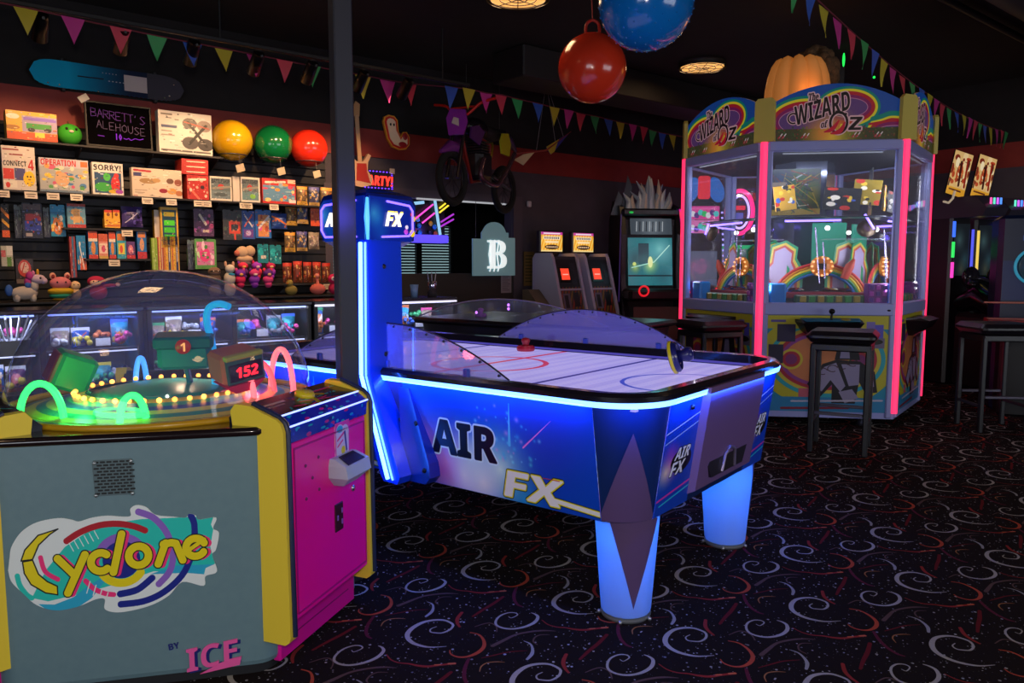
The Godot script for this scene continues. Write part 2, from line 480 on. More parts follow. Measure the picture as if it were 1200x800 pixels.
# ------------------------------------------------------------------ flat print
class Print:
	var im: Image
	var w: int
	var h: int
	var wrap := false
	func _init(w_: int, h_: int, c: String):
		w = w_
		h = h_
		im = Image.create(w, h, false, Image.FORMAT_RGB8)
		im.fill(Color(c))
	func span(x0: float, x1: float, y: int, c: Color):
		var a := int(round(x0))
		var n := int(round(x1)) - a
		if n <= 0:
			return
		if wrap:
			y = posmod(y, h)
			a = posmod(a, w)
			im.fill_rect(Rect2i(a, y, mini(n, w - a), 1), c)
			if a + n > w:
				im.fill_rect(Rect2i(0, y, a + n - w, 1), c)
		elif y >= 0 and y < h:
			a = maxi(a, 0)
			n = mini(int(round(x1)), w) - a
			if n > 0:
				im.fill_rect(Rect2i(a, y, n, 1), c)
	func rect(x: float, y: float, ww: float, hh: float, c: String):
		im.fill_rect(Rect2i(int(x), int(y), int(ww), int(hh)), Color(c))
	func disc(x: float, y: float, r: float, c: Color, ry := -1.0):
		var v := r if ry < 0.0 else ry
		for k in range(int(ceil(y - v)), int(floor(y + v)) + 1):
			var d := 1.0 - pow((k - y) / maxf(v, 0.01), 2)
			if d > 0.0:
				var s := r * sqrt(d)
				span(x - s, x + s, k, c)
	func poly(p: PackedVector2Array, c: Color):
		var lo := p[0].y
		var hi := p[0].y
		for q in p:
			lo = minf(lo, q.y)
			hi = maxf(hi, q.y)
		for y in range(int(floor(lo)), int(ceil(hi)) + 1):
			var yy := y + 0.5
			var xs := []
			for k in p.size():
				var a := p[k]
				var b := p[(k + 1) % p.size()]
				if (a.y <= yy) != (b.y <= yy):
					xs.append(a.x + (b.x - a.x) * (yy - a.y) / (b.y - a.y))
			xs.sort()
			for k in range(0, xs.size() - 1, 2):
				span(xs[k], xs[k + 1], y, c)
	func line(p: Array, c: Color, width := 4.0):
		# p: Vector2 points, or Vector3 points whose z is the width there
		for i in p.size() - 1:
			var a = p[i]
			var b = p[i + 1]
			var wa: float = a.z if a is Vector3 else width
			var wb: float = b.z if b is Vector3 else width
			var n := int(ceil(Vector2(a.x - b.x, a.y - b.y).length() / maxf(1.0, minf(wa, wb) * 0.25))) + 1
			for k in n + 1:
				var f := float(k) / n
				disc(lerpf(a.x, b.x, f), lerpf(a.y, b.y, f), lerpf(wa, wb, f) / 2, c)
	func arc(x: float, y: float, rx: float, ry: float, a0: float, a1: float, c: Color, width: float):
		var p := []
		var n := 28
		for k in n + 1:
			var a := deg_to_rad(lerpf(a0, a1, float(k) / n))
			p.append(Vector2(x + rx * cos(a), y - ry * sin(a)))
		line(p, c, width)
	func text(s: String, r: Rect2, c: Color, shear := 0.0, serif := false, tilt := 0.0, fat := 0.0):
		# the words S filling the rectangle R, leaning by SHEAR, turned by TILT about its middle
		var t := TextMesh.new()
		var f := SystemFont.new()
		f.font_names = PackedStringArray(["Droid Serif" if serif else "Droid Sans"])
		f.font_weight = 700
		t.font = f
		t.font_size = 64
		t.pixel_size = 0.01
		t.depth = 0.0
		t.text = s
		var arr := t.get_mesh_arrays()
		var v: PackedVector3Array = arr[Mesh.ARRAY_VERTEX]
		var idx: PackedInt32Array = arr[Mesh.ARRAY_INDEX]
		var lo := v[0]
		var hi := v[0]
		for p in v:
			lo = lo.min(p)
			hi = hi.max(p)
		var q := PackedVector2Array()
		for p in v:
			var x := (p.x - lo.x) / (hi.x - lo.x) - 0.5
			var y := 0.5 - (p.y - lo.y) / (hi.y - lo.y)
			q.append(r.get_center() + Vector2(x * r.size.x - y * r.size.y * shear, y * r.size.y).rotated(tilt))
		var offs := [Vector2.ZERO]
		if fat > 0.0:
			for k in 12:
				offs.append(Vector2.from_angle(TAU * k / 12) * fat)
		for o in offs:
			for k in range(0, idx.size(), 3):
				poly(PackedVector2Array([q[idx[k]] + o, q[idx[k + 1]] + o, q[idx[k + 2]] + o]), c)
	func soft(x: float, y: float, r: float, c: Color, strength := 1.0):
		# an airbrushed spot of printed colour
		for j in range(maxi(0, int(y - r)), mini(h, int(y + r))):
			for i in range(maxi(0, int(x - r)), mini(w, int(x + r))):
				var d := Vector2(i - x, j - y).length() / r
				if d < 1.0:
					im.set_pixel(i, j, im.get_pixel(i, j).lerp(c, strength * pow(1.0 - d, 1.5)))
	func texture() -> ImageTexture:
		return ImageTexture.create_from_image(im)
	func half() -> ImageTexture:
		im.resize(w / 2, h / 2, Image.INTERPOLATE_LANCZOS)
		return ImageTexture.create_from_image(im)

func _ready() -> void:
	# ---- camera, sky, exposure, room light
	wall_xf = Transform3D(Basis(UP, wall_yaw), WALL_AT)
	var cam := Camera3D.new()
	cam.name = "camera"
	add_child(cam)
	cam.position = Vector3(0, 1.3, 0)
	cam.rotation.x = -atan(88.0 / 900.0)
	cam.fov = rad_to_deg(2.0 * atan(400.0 / 900.0))
	cam.near = 0.05
	cam.far = 60.0
	cam.current = true
	var env := Environment.new()
	env.background_mode = Environment.BG_COLOR
	env.background_color = Color(0.02, 0.02, 0.025)
	env.tonemap_mode = Environment.TONE_MAPPER_LINEAR
	env.tonemap_exposure = 1.0
	env.sdfgi_enabled = true
	env.ssao_enabled = true
	env.ssil_enabled = true
	var we := WorldEnvironment.new()
	we.name = "environment"
	we.environment = env
	add_child(we)
	# the photographer's flash, held just above the lens: the small highlight in the middle of every ball
	lamp(Vector3(0.05, 1.62, 0.15), "fff4e8", FLASH, 0.06)
	setting()
	bar_room()
	hockey_table()
	cyclone()
	pusher_machine()
	stools()
	prize_wall()
	display_counters()
	back_machines()
	right_machines()
	hanging_things()
	ceiling_things()

const FLASH := 2.2
const ADDED_WINDOWS := [10.5, 12.0]  # strengths of the added unseen windows
const CEILING := 3.45

func carpet_texture() -> ImageTexture:
	var cv := Print.new(2048, 928, "1d1717")
	cv.wrap = true
	var rng := RandomNumberGenerator.new()
	rng.seed = 5
	var s := 2048.0 / 1075.0
	var col := {"G": "a4a09c", "L": "98989c", "O": "b04a34", "R": "8c2f2c", "Y": "c86a48", "D": "651d22", "W": "5c2234", "B": "5d4846", "T": "a06c44"}
	for k in 330:
		var c := Color("b4b2b4").lerp(Color("6a6a74"), rng.randf())
		cv.disc(rng.randf() * 2048, rng.randf() * 928, rng.randf_range(2.5, 6.5) * (1.0 if k % 4 else 1.5), c)
	for k in 420:
		cv.disc(rng.randf() * 2048, rng.randf() * 928, rng.randf_range(1.2, 3.0), Color("6a6668"))
	for pass_ in [["B", "D", "W"], ["R", "T", "L"], ["O", "Y", "G"]]:
		for m in CARPET:
			if not m[0] in pass_:
				continue
			for o in [Vector2(0, 0), Vector2(1024, 464)]:
				var p := []
				var a: Array = m[1]
				for k in range(0, a.size(), 3):
					p.append(Vector3(o.x + a[k] * s, o.y + a[k + 1] * s, a[k + 2] * s))
				cv.line(smooth(p), Color(col[m[0]]))
	# the pile: short darker and lighter tufts
	for k in 26000:
		var x := rng.randi() % 2048
		var y := rng.randi() % 928
		var c := cv.im.get_pixel(x, y)
		var f := rng.randf_range(0.72, 1.25)
		cv.im.fill_rect(Rect2i(x, y, 2 + k % 2, 2), Color(minf(c.r * f, 1), minf(c.g * f, 1), minf(c.b * f, 1)))
	return cv.texture()

func smooth(p: Array) -> Array:
	# Catmull-Rom through the points
	var out := []
	for i in p.size() - 1:
		var a = p[maxi(i - 1, 0)]
		var b = p[i]
		var c = p[i + 1]
		var d = p[mini(i + 2, p.size() - 1)]
		for k in 5:
			var t := k / 5.0
			out.append(0.5 * ((2.0 * b) + (c - a) * t + (2.0 * a - 5.0 * b + 4.0 * c - d) * t * t + (3.0 * b - a - 3.0 * c + d) * t * t * t))
	out.append(p[-1])
	return out

func wall_box(g: Shape, t0: float, t1: float, h0: float, h1: float, o0: float, o1: float) -> void:
	g.box(Vector3((t0 + t1) / 2, (h0 + h1) / 2, (o0 + o1) / 2), Vector3(t1 - t0, h1 - h0, o1 - o0))

func wall_part(n: String, m: Material, boxes: Array, parent: Node = null) -> MeshInstance3D:
	var g := Shape.new()
	for b in boxes:
		wall_box(g, b[0], b[1], b[2], b[3], b[4], b[5])
	if parent:
		return part(parent, n, g.done(), m)
	return shell(n, g.done(), m, wall_xf)

func setting() -> void:
	var ct := printed(carpet_texture(), 1.0)
	ct.metallic_specular = 0.2
	var g := Shape.new()
	var p := Vector3(0.646, 0, -0.763).normalized()
	var q := Vector3(0.763, 0, 0.646).normalized()
	var c := []
	var uv := []
	for e in [[-6.6, -4.2], [8.9, -4.2], [8.9, 12.7], [-6.6, 12.7]]:
		var v: Vector3 = wall_xf * Vector3(e[0], 0, e[1])
		c.append(v)
		uv.append(Vector2(v.dot(p) / 1.075, v.dot(q) / 0.487) - CARPET_AT)
	g.tri(c[0], c[1], c[2], UP, -1, uv[0], uv[1], uv[2])
	g.tri(c[0], c[2], c[3], UP, -1, uv[0], uv[2], uv[3])
	var fl := shell("floor", g.done(), ct)
	wall_part("floor_slab", mat("1a1a1a", 0.9), [[-6.6, 8.9, -0.2, -0.003, -4.2, 12.7]], fl).transform = wall_xf
	wall_part("ceiling", grainy("0b0a0a", "151313", 0.6, 0.9, 0.0, 3), [[-6.6, 8.9, CEILING, CEILING + 0.15, -4.2, 12.7]])
	var grey := grainy("3f3844", "4a434e", 0.7, 0.75, 0.0, 4)
	wall_part("wall_back", grey, [[-6.6, 2.1, 0, CEILING, -0.14, 0], [2.1, 4.5, 0, 0.93, -0.14, 0], [2.1, 4.5, 2.06, CEILING, -0.14, 0], [4.5, 8.74, 0, CEILING, -0.14, 0]])
	wall_part("wall_right", grey, [[8.74, 8.9, 0, CEILING, -0.14, 12.7]])
	wall_part("wall_left", grey, [[-6.6, -6.44, 0, CEILING, -0.14, 7.2], [-6.6, -6.44, 0, CEILING, 12.2, 12.7], [-6.6, -6.44, 0, 0.25, 7.2, 12.2], [-6.6, -6.44, 2.5, CEILING, 7.2, 12.2]])
	wall_part("wall_front", grey, [[-6.6, 1.4, 0, CEILING, 12.54, 12.7], [6.4, 8.9, 0, CEILING, 12.54, 12.7], [1.4, 6.4, 0, 0.25, 12.54, 12.7], [1.4, 6.4, 2.5, CEILING, 12.54, 12.7]])
	# added shop windows, unseen behind the camera, for even light from each side
	for side in 2:
		var w := Node3D.new()
		w.name = "window_%d" % (6 + side)
		add_child(w)
		w.set_meta("kind", "structure")
		w.transform = wall_xf * (turned(Vector3(3.9, 1.375, 12.62), PI) if side == 0 else turned(Vector3(-6.52, 1.375, 9.7), PI / 2))
		for k in 3:
			part(w, "window_light", one_box(Vector3(1.6, 2.2, 0.02), 0.002), glow("dfe6f4", 1.0, "8090a0"), at(-1.667 + k * 1.667, 0, -0.04))
		var wf := Shape.new()
		for k in 4:
			wf.cbox(Vector3(-2.47 + k * 1.647, 0, 0), Vector3(0.06, 2.25, 0.1), 0.006)
		for e in [-1.1, 1.1]:
			wf.cbox(Vector3(0, e, 0), Vector3(5.0, 0.06, 0.1), 0.006)
		part(w, "window_frame", wf.done(), mat("2a2a2e", 0.5))
		strip_light(Vector3(-2.4, 0, 0.09), Vector3(2.4, 0, 0.09), Vector3(0, 0, 1), 2.1, "e8ecf6", ADDED_WINDOWS[side], w)
	var red := grainy("7d1f1a", "8c2a22", 0.8, 0.6, 0.0, 6)
	wall_part("trim_1", red, [[-6.4, 8.7, 2.44, 2.725, 0.0, 0.018]])
	wall_part("trim_2", red, [[8.722, 8.74, 2.44, 2.725, 0.02, 12.4]])
	var black := grainy("100e0f", "1a1617", 0.9, 0.85, 0.0, 7)
	wall_part("trim_3", black, [[-6.4, 8.7, 2.725, CEILING - 0.002, 0.0, 0.014]])
	wall_part("trim_4", black, [[8.726, 8.74, 2.725, CEILING - 0.002, 0.02, 12.4]])
	# black slatted board behind the prizes: each slat stands proud of the groove below it
	var sb := wall_part("wall_slats", mat("0b0a0c", 0.8), [[-3.6, 2.04, 0.5, 2.44, 0.0, 0.012]])
	var slat := one_box(Vector3(5.64, 0.068, 0.016), 0.003)
	var sm := mat("17151a", 0.55)
	for k in 25:
		part(sb, "slat", slat, sm, at(-0.78, 0.54 + k * 0.0765, 0.02))
	# casing round the opening to the bar
	wall_part("trim_5", mat("4a414c", 0.6), [[2.02, 4.62, 2.05, 2.14, -0.15, 0.03], [4.48, 4.62, 0.0, 2.05, -0.15, 0.03], [2.02, 2.1, 0.9, 2.05, -0.15, 0.03]])
	wall_part("trim_6", mat("2b2523", 0.7), [[2.1, 4.48, 0.0, 1.22, -0.12, 0.012]])
	wall_part("baseboard_back", mat("141214", 0.6), [[4.62, 8.7, 0, 0.1, 0, 0.015]])
	wall_part("baseboard_right", mat("141214", 0.6), [[8.72, 8.74, 0, 0.1, 0.02, 12.5]])
	var ps := solo("support_post", "square dark steel post rising between the dome game and hockey table", "post", one_box(Vector3(0.075, CEILING, 0.075), 0.004), mat("2c2e3a", 0.45, 0.2), turned(Vector3(-0.67, CEILING / 2, -3.1), deg_to_rad(30)))
	ps.name = "support_post"
	solo("support_post", "thin brown pole with a pale strap behind the coin pusher", "post", one_box(Vector3(0.1, CEILING, 0.1), 0.004), mat("2a2220", 0.6), at(3.55, CEILING / 2, -8.6))

func bar_room() -> void:
	# the dark bar seen through the opening
	wall_part("wall_bar_back", grainy("1c1a1c", "252225", 0.8, 0.8, 0.0, 9), [[1.2, 7.4, 0, CEILING, -4.2, -4.05]])
	wall_part("wall_bar_left", mat("1a181a", 0.8), [[1.1, 1.25, 0, CEILING, -4.2, -0.14]])
	wall_part("wall_bar_right", mat("1a181a", 0.8), [[7.3, 7.45, 0, CEILING, -4.2, -0.14]])
	# windows with half closed blinds, daylight behind them
	var slat := one_box(Vector3(0.6, 0.022, 0.03), 0.002)
	var spots := [[3.1, 1.35, 0.66], [3.85, 1.2, 0.72], [4.55, 1.2, 0.72], [5.3, 1.25, 0.7], [6.0, 1.25, 0.7]]
	for i in spots.size():
		var w := Node3D.new()
		w.name = "window_%d" % (i + 1)
		add_child(w)
		w.set_meta("kind", "structure")
		w.transform = wall_xf * at(spots[i][0], spots[i][1] + 0.25, -4.0)
		part(w, "window_light", one_box(Vector3(0.58, 1.0, 0.02), 0.002), glow("b8e0e6", 0.55, "708088"), at(0, 0, -0.03))
		var f := Shape.new()
		for e in [-1, 1]:
			f.cbox(Vector3(e * 0.32, 0, 0), Vector3(0.05, 1.1, 0.06), 0.005)
			f.cbox(Vector3(0, e * 0.53, 0), Vector3(0.69, 0.05, 0.06), 0.005)
		part(w, "window_frame", f.done(), mat("3a3c40", 0.6))
		for k in 21:
			part(w, "blind_slat", slat, mat("8fa0a4", 0.6), turned(Vector3(0, -0.48 + k * 0.048, 0.01), 0, 0.75))
		strip_light(Vector3(-0.3, 0, 0.08), Vector3(0.3, 0, 0.08), Vector3(0, 0, 1), 1.0, "b8dce6", 0.05, w)
	# cut-out sign with a gothic initial, hung in the opening
	var sg := thing("letter_sign", "grey green arched sign with a white gothic letter hanging in the bar opening", "sign")
	sg.transform = wall_xf * at(4.16, 1.44, 0.06)
	var poly := PackedVector2Array([Vector2(-0.33, -0.25), Vector2(0.3, -0.25), Vector2(0.3, 0.2), Vector2(0.2, 0.2), Vector2(0.2, 0.26), Vector2(0.16, 0.26)])
	for k in 9:
		var a := deg_to_rad(20 + k * 17.5)
		poly.append(Vector2(-0.01 + cos(a) * 0.17, 0.24 + sin(a) * 0.14))
	for v in [Vector2(-0.2, 0.25), Vector2(-0.2, 0.18), Vector2(-0.33, 0.18)]:
		poly.append(v)
	part(sg, "sign_board_added_glow", one_prism(poly, 0, 0.02), glow("7fb4bc", 0.16, "86aab0"))  # faint glow added to brighten the board
	var bl := part(sg, "letter", letters("B", 0.33, 0.012, true), glow("f4ffff", 0.75, "e8eeee"), at(0.02, 0.0, 0.027))
	bl.set_meta("label", "white gothic letter")
	var fl := Shape.new()
	for k in 3:
		fl.tube([Vector3(-0.075 + k * 0.06, 0.17, 0.028), Vector3(-0.1 + k * 0.06, 0.0, 0.028), Vector3(-0.075 + k * 0.06, -0.16, 0.028), Vector3(-0.09 + k * 0.06, -0.2, 0.028)], 0.008, 5)
	part(sg, "letter_flourish", fl.done(), glow("f4ffff", 0.75, "e8eeee"))
	for e in [-0.28, 0.25]:
		part(sg, "hanger", one_tube([Vector3(e, 0.19, 0.01), Vector3(e, 0.62, 0.01)], 0.003, 5), mat("505050", 0.4, 0.8))
	# purple acrylic display with neon streaks over the bar
	var nd := thing("neon_display", "purple based acrylic display with pink and yellow neon streaks in the bar opening", "neon sign")
	nd.transform = wall_xf * at(3.5, 1.62, -0.35)
	part(nd, "base_glow", one_box(Vector3(0.48, 0.09, 0.16), 0.012), glow("5a48ff", 1.3), at(0, 0, 0))
	part(nd, "backing", one_box(Vector3(0.46, 0.42, 0.012), 0.003), mat("0c1218", 0.3), at(0.02, 0.25, -0.03))
	for e in [[-0.22, 0.1, -0.24, 0.48], [0.16, 0.05, 0.08, 0.5], [-0.2, 0.4, -0.06, 0.42]]:
		part(nd, "cyan_glow_bar", one_box(Vector3(0.035, Vector2(e[0] - e[2], e[1] - e[3]).length(), 0.02), 0.004), glow("9fd8ff", 0.9), turned(Vector3((e[0] + e[2]) / 2, (e[1] + e[3]) / 2, 0.01), 0, 0, atan2(e[0] - e[2], e[3] - e[1])))
	for e in [["ff4fd0", -0.2, 0.22, 0.05, 0.4], ["ff4fd0", -0.1, 0.18, 0.07, 0.3], ["ffe23c", 0.14, 0.36, 0.34, 0.5], ["ffe23c", 0.14, 0.31, 0.34, 0.45], ["a030c0", 0.16, 0.2, 0.34, 0.3], ["a030c0", 0.16, 0.15, 0.34, 0.24]]:
		part(nd, "neon_tube", one_tube([Vector3(e[1], e[2], 0.03), Vector3(e[3], e[4], 0.03)], 0.011, 6), glow(e[0], 1.3))
	var rng := RandomNumberGenerator.new()
	rng.seed = 12
	for k in 12:
		part(nd, "painted_blob", one_ball(Vector3(0.03, 0.03, 0.015), 8, 5), mat(["2fa0d8", "e8c020", "1a1a1a", "d8602a", "6fd0e8"][k % 5], 0.4), at(rng.randf_range(-0.2, 0.12), rng.randf_range(0.06, 0.26), 0.0))
	part(nd, "hanger", one_tube([Vector3(0, 0.46, -0.03), Vector3(0, 1.83, -0.03)], 0.006, 6), mat("303030", 0.5))
	lamp(Vector3(0, 0.1, 0.2), "6a58ff", 0.03, 0.05, nd)
	# lit strip under the lintel
	solo("strip_lamp", "thin white strip lamp under the lintel of the bar opening", "lamp", one_box(Vector3(1.25, 0.018, 0.03), 0.004), glow("e6e8f0", 0.5), wall_xf * at(3.72, 2.038, 0.05))
	# papers on the jamb
	solo("wall_notice", "small pale printed notice beside the bar opening", "notice", card(0.16, 0.26, 0.004), printed(notice_print("8b8189", "5a5058"), 0.8), wall_xf * at(4.37, 1.11, 0.02))
	solo("wall_notice", "tall ochre framed notice right of the bar opening", "notice", card(0.16, 0.42, 0.01), printed(notice_print("6b5526", "38300f"), 0.8), wall_xf * at(4.72, 1.27, 0.03))
	solo("wall_notice", "small brown card below the ochre framed notice", "notice", one_box(Vector3(0.14, 0.12, 0.006), 0.001), mat("4a3f40", 0.8), wall_xf * at(4.72, 0.95, 0.02))
	solo("wall_sensor", "small white box sensor on the wall above the bar opening corner", "sensor", one_box(Vector3(0.06, 0.07, 0.04), 0.008), mat("b9b2c0", 0.5), wall_xf * at(4.72, 2.06, 0.035))
	# dim bar furniture: a back bar with bottles
	var bb := thing("back_bar", "dark back bar cabinet with blue lit bottles beyond the opening", "bar cabinet")
	bb.transform = wall_xf * at(2.7, 0, -2.4)
	part(bb, "cabinet", one_box(Vector3(1.1, 1.15, 0.45), 0.01), mat("14161c", 0.5), at(0, 0.575, 0))
	part(bb, "counter_top", one_box(Vector3(1.2, 0.04, 0.5), 0.008), mat("20242c", 0.3), at(0, 1.17, 0))
	for k in 7:
		solo("bottle", "small tinted bottle, %s from the opening's left edge on the back bar" % ["first", "second", "third", "fourth", "fifth", "sixth", "seventh"][k], "bottle", one_lathe([[0.001, 0], [0.035, 0], [0.035, 0.17], [0.012, 0.22], [0.012, 0.29], [0.001, 0.29]], 10), mat(["123a6a", "16457a", "3a3a20", "1a2a55"][k % 4], 0.15), wall_xf * at(2.3 + k * 0.125, 1.19, -2.38), "bottles on the back bar")

func notice_print(c: String, ink: String) -> ImageTexture:
	var p := Print.new(64, 96, c)
	for k in 9:
		p.rect(8, 10 + k * 9, 48 - (k * 7) % 17, 3, ink)
	return p.texture()

func loop3(p: PackedVector2Array, y: float) -> Array:
	var l := []
	for v in p:
		l.append(Vector3(v.x, y, v.y))
	return l

func one_slab(a: Vector3, b: Vector3, c: Vector3, d: Vector3, thick := 0.004) -> ArrayMesh:
	var g := Shape.new()
	g.slab(a, b, c, d, thick)
	return g.done()

func side_print() -> ImageTexture:
	var p := Print.new(1536, 660, "0b49c6")
	var rng := RandomNumberGenerator.new()
	rng.seed = 21
	for e in [[760, 360, 420, "12a0e8", 0.6], [330, 500, 460, "d880e0", 1.0], [480, 560, 360, "f0e4ff", 1.0], [800, 470, 340, "d8fff4", 1.0], [150, 330, 230, "c878e0", 0.9], [640, 580, 320, "f4f0ff", 1.0], [560, 420, 280, "d8fcff", 0.8], [280, 560, 200, "b040c0", 0.6], [1250, 300, 400, "0a3cba", 0.6], [980, 640, 240, "20c8e0", 0.5], [220, 160, 200, "2a50d0", 0.5]]:
		p.soft(e[0], e[1], e[2], Color(e[3]), e[4])
	for k in 46:
		var a := rng.randf_range(-2.6, 0.1)
		var d := pow(rng.randf(), 0.7) * 420
		p.soft(800 + cos(a) * d, 400 + sin(a) * d * 0.8, rng.randf_range(8, 34), Color(["62e8f0", "9ff4ff", "e8a0e8", "3fc0f0"][k % 4]), 0.75)
	p.line([Vector3(1010, 300, 14), Vector3(1240, 110, 3)], Color("c050c8"))
	p.line([Vector3(900, 300, 22), Vector3(930, 40, 4)], Color("58c8ee"))
	p.line([Vector3(1005, 305, 6), Vector3(1235, 113, 2)], Color("ff9ad8"))
	var ink := Color("0a0d24")
	for o in [["d8f2ff", 20.0], ["0a0d24", 7.0]]:
		p.text("AIR", Rect2(230, 215, 560, 220), Color(o[0]), 0.12, false, 0.0, o[1])
	p.rect(300, 345, 60, 12, "0a0d24")
	for o in [[Color("15180c"), 13.0], [Color("e8e020"), 8.0], [Color("f4f2ee"), 0.0]]:
		p.text("FX", Rect2(840, 470, 430, 165), o[0], 0.3, false, 0.0, o[1] + 3.0)
		p.line([Vector2(1180, 596), Vector2(1530, 622)], o[0], 26.0 + o[1] * 1.6)
	p.line([Vector2(1140, 470), Vector2(1262, 470)], Color("d83a30"), 5)
	return p.half()

func end_print() -> ImageTexture:
	var p := Print.new(384, 768, "1045c0")
	for e in [[130, 430, 190, "e040a0", 0.9], [60, 470, 150, "ffe8c8", 0.9], [230, 560, 200, "1a3ab8", 0.5], [80, 330, 120, "b048c8", 0.6]]:
		p.soft(e[0], e[1], e[2], Color(e[3]), e[4])
	p.line([Vector2(0, 200), Vector2(384, 110)], Color("d8e6ff"), 8)
	p.line([Vector2(0, 270), Vector2(384, 175)], Color("b8d4ff"), 7)
	p.line([Vector2(0, 660), Vector2(384, 600)], Color("d838b0"), 15)
	p.line([Vector2(40, 700), Vector2(384, 640)], Color("2ac0e0"), 11)
	p.disc(225, 425, 120, Color("0c0c14"), 85)
	for o in [["0c0c14", 7.0], ["f2f0f4", 1.5]]:
		p.text("AIR", Rect2(150, 330, 170, 80), Color(o[0]), 0.3, false, 0.0, o[1])
		p.text("FX", Rect2(120, 425, 150, 90), Color(o[0]), 0.3, false, 0.0, o[1])
	return p.half()

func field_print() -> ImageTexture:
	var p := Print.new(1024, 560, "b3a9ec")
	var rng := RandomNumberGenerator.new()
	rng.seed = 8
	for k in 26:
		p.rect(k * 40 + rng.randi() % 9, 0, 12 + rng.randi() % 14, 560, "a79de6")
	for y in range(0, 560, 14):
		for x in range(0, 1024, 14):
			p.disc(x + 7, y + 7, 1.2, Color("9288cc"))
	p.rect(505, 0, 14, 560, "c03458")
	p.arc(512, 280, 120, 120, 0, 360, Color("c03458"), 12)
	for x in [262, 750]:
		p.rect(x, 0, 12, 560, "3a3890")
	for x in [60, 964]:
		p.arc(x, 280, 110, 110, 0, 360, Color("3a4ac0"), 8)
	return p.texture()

func shield(half: float, rise: float, base: float) -> PackedVector2Array:
	var poly := PackedVector2Array()
	var n := 28
	for k in n + 1:
		var x := lerpf(-half, half, float(k) / n)
		poly.append(Vector2(x, base + rise * (1.0 - pow(x / half, 2)) + 0.004))
	poly.append(Vector2(half, base - 0.012))
	poly.append(Vector2(-half, base - 0.012))
	return poly

func mallet(called: String, label: String, c: String, cap: String, xf: Transform3D, ring := "") -> void:
	var o := thing(called, label, "mallet")
	o.transform = xf
	part(o, "disc", one_lathe([[0.001, 0], [0.048, 0], [0.052, 0.006], [0.052, 0.022], [0.045, 0.03], [0.036, 0.02], [0.001, 0.018]], 22), mat(c, 0.25))
	part(o, "knob", one_lathe([[0.001, 0.015], [0.022, 0.018], [0.018, 0.04], [0.026, 0.058], [0.02, 0.072], [0.001, 0.076]], 16), mat(cap, 0.3))
	if ring != "":
		part(o, "rim", one_lathe([[0.05, 0.002], [0.056, 0.004], [0.056, 0.012], [0.05, 0.014]], 22), mat(ring, 0.3))

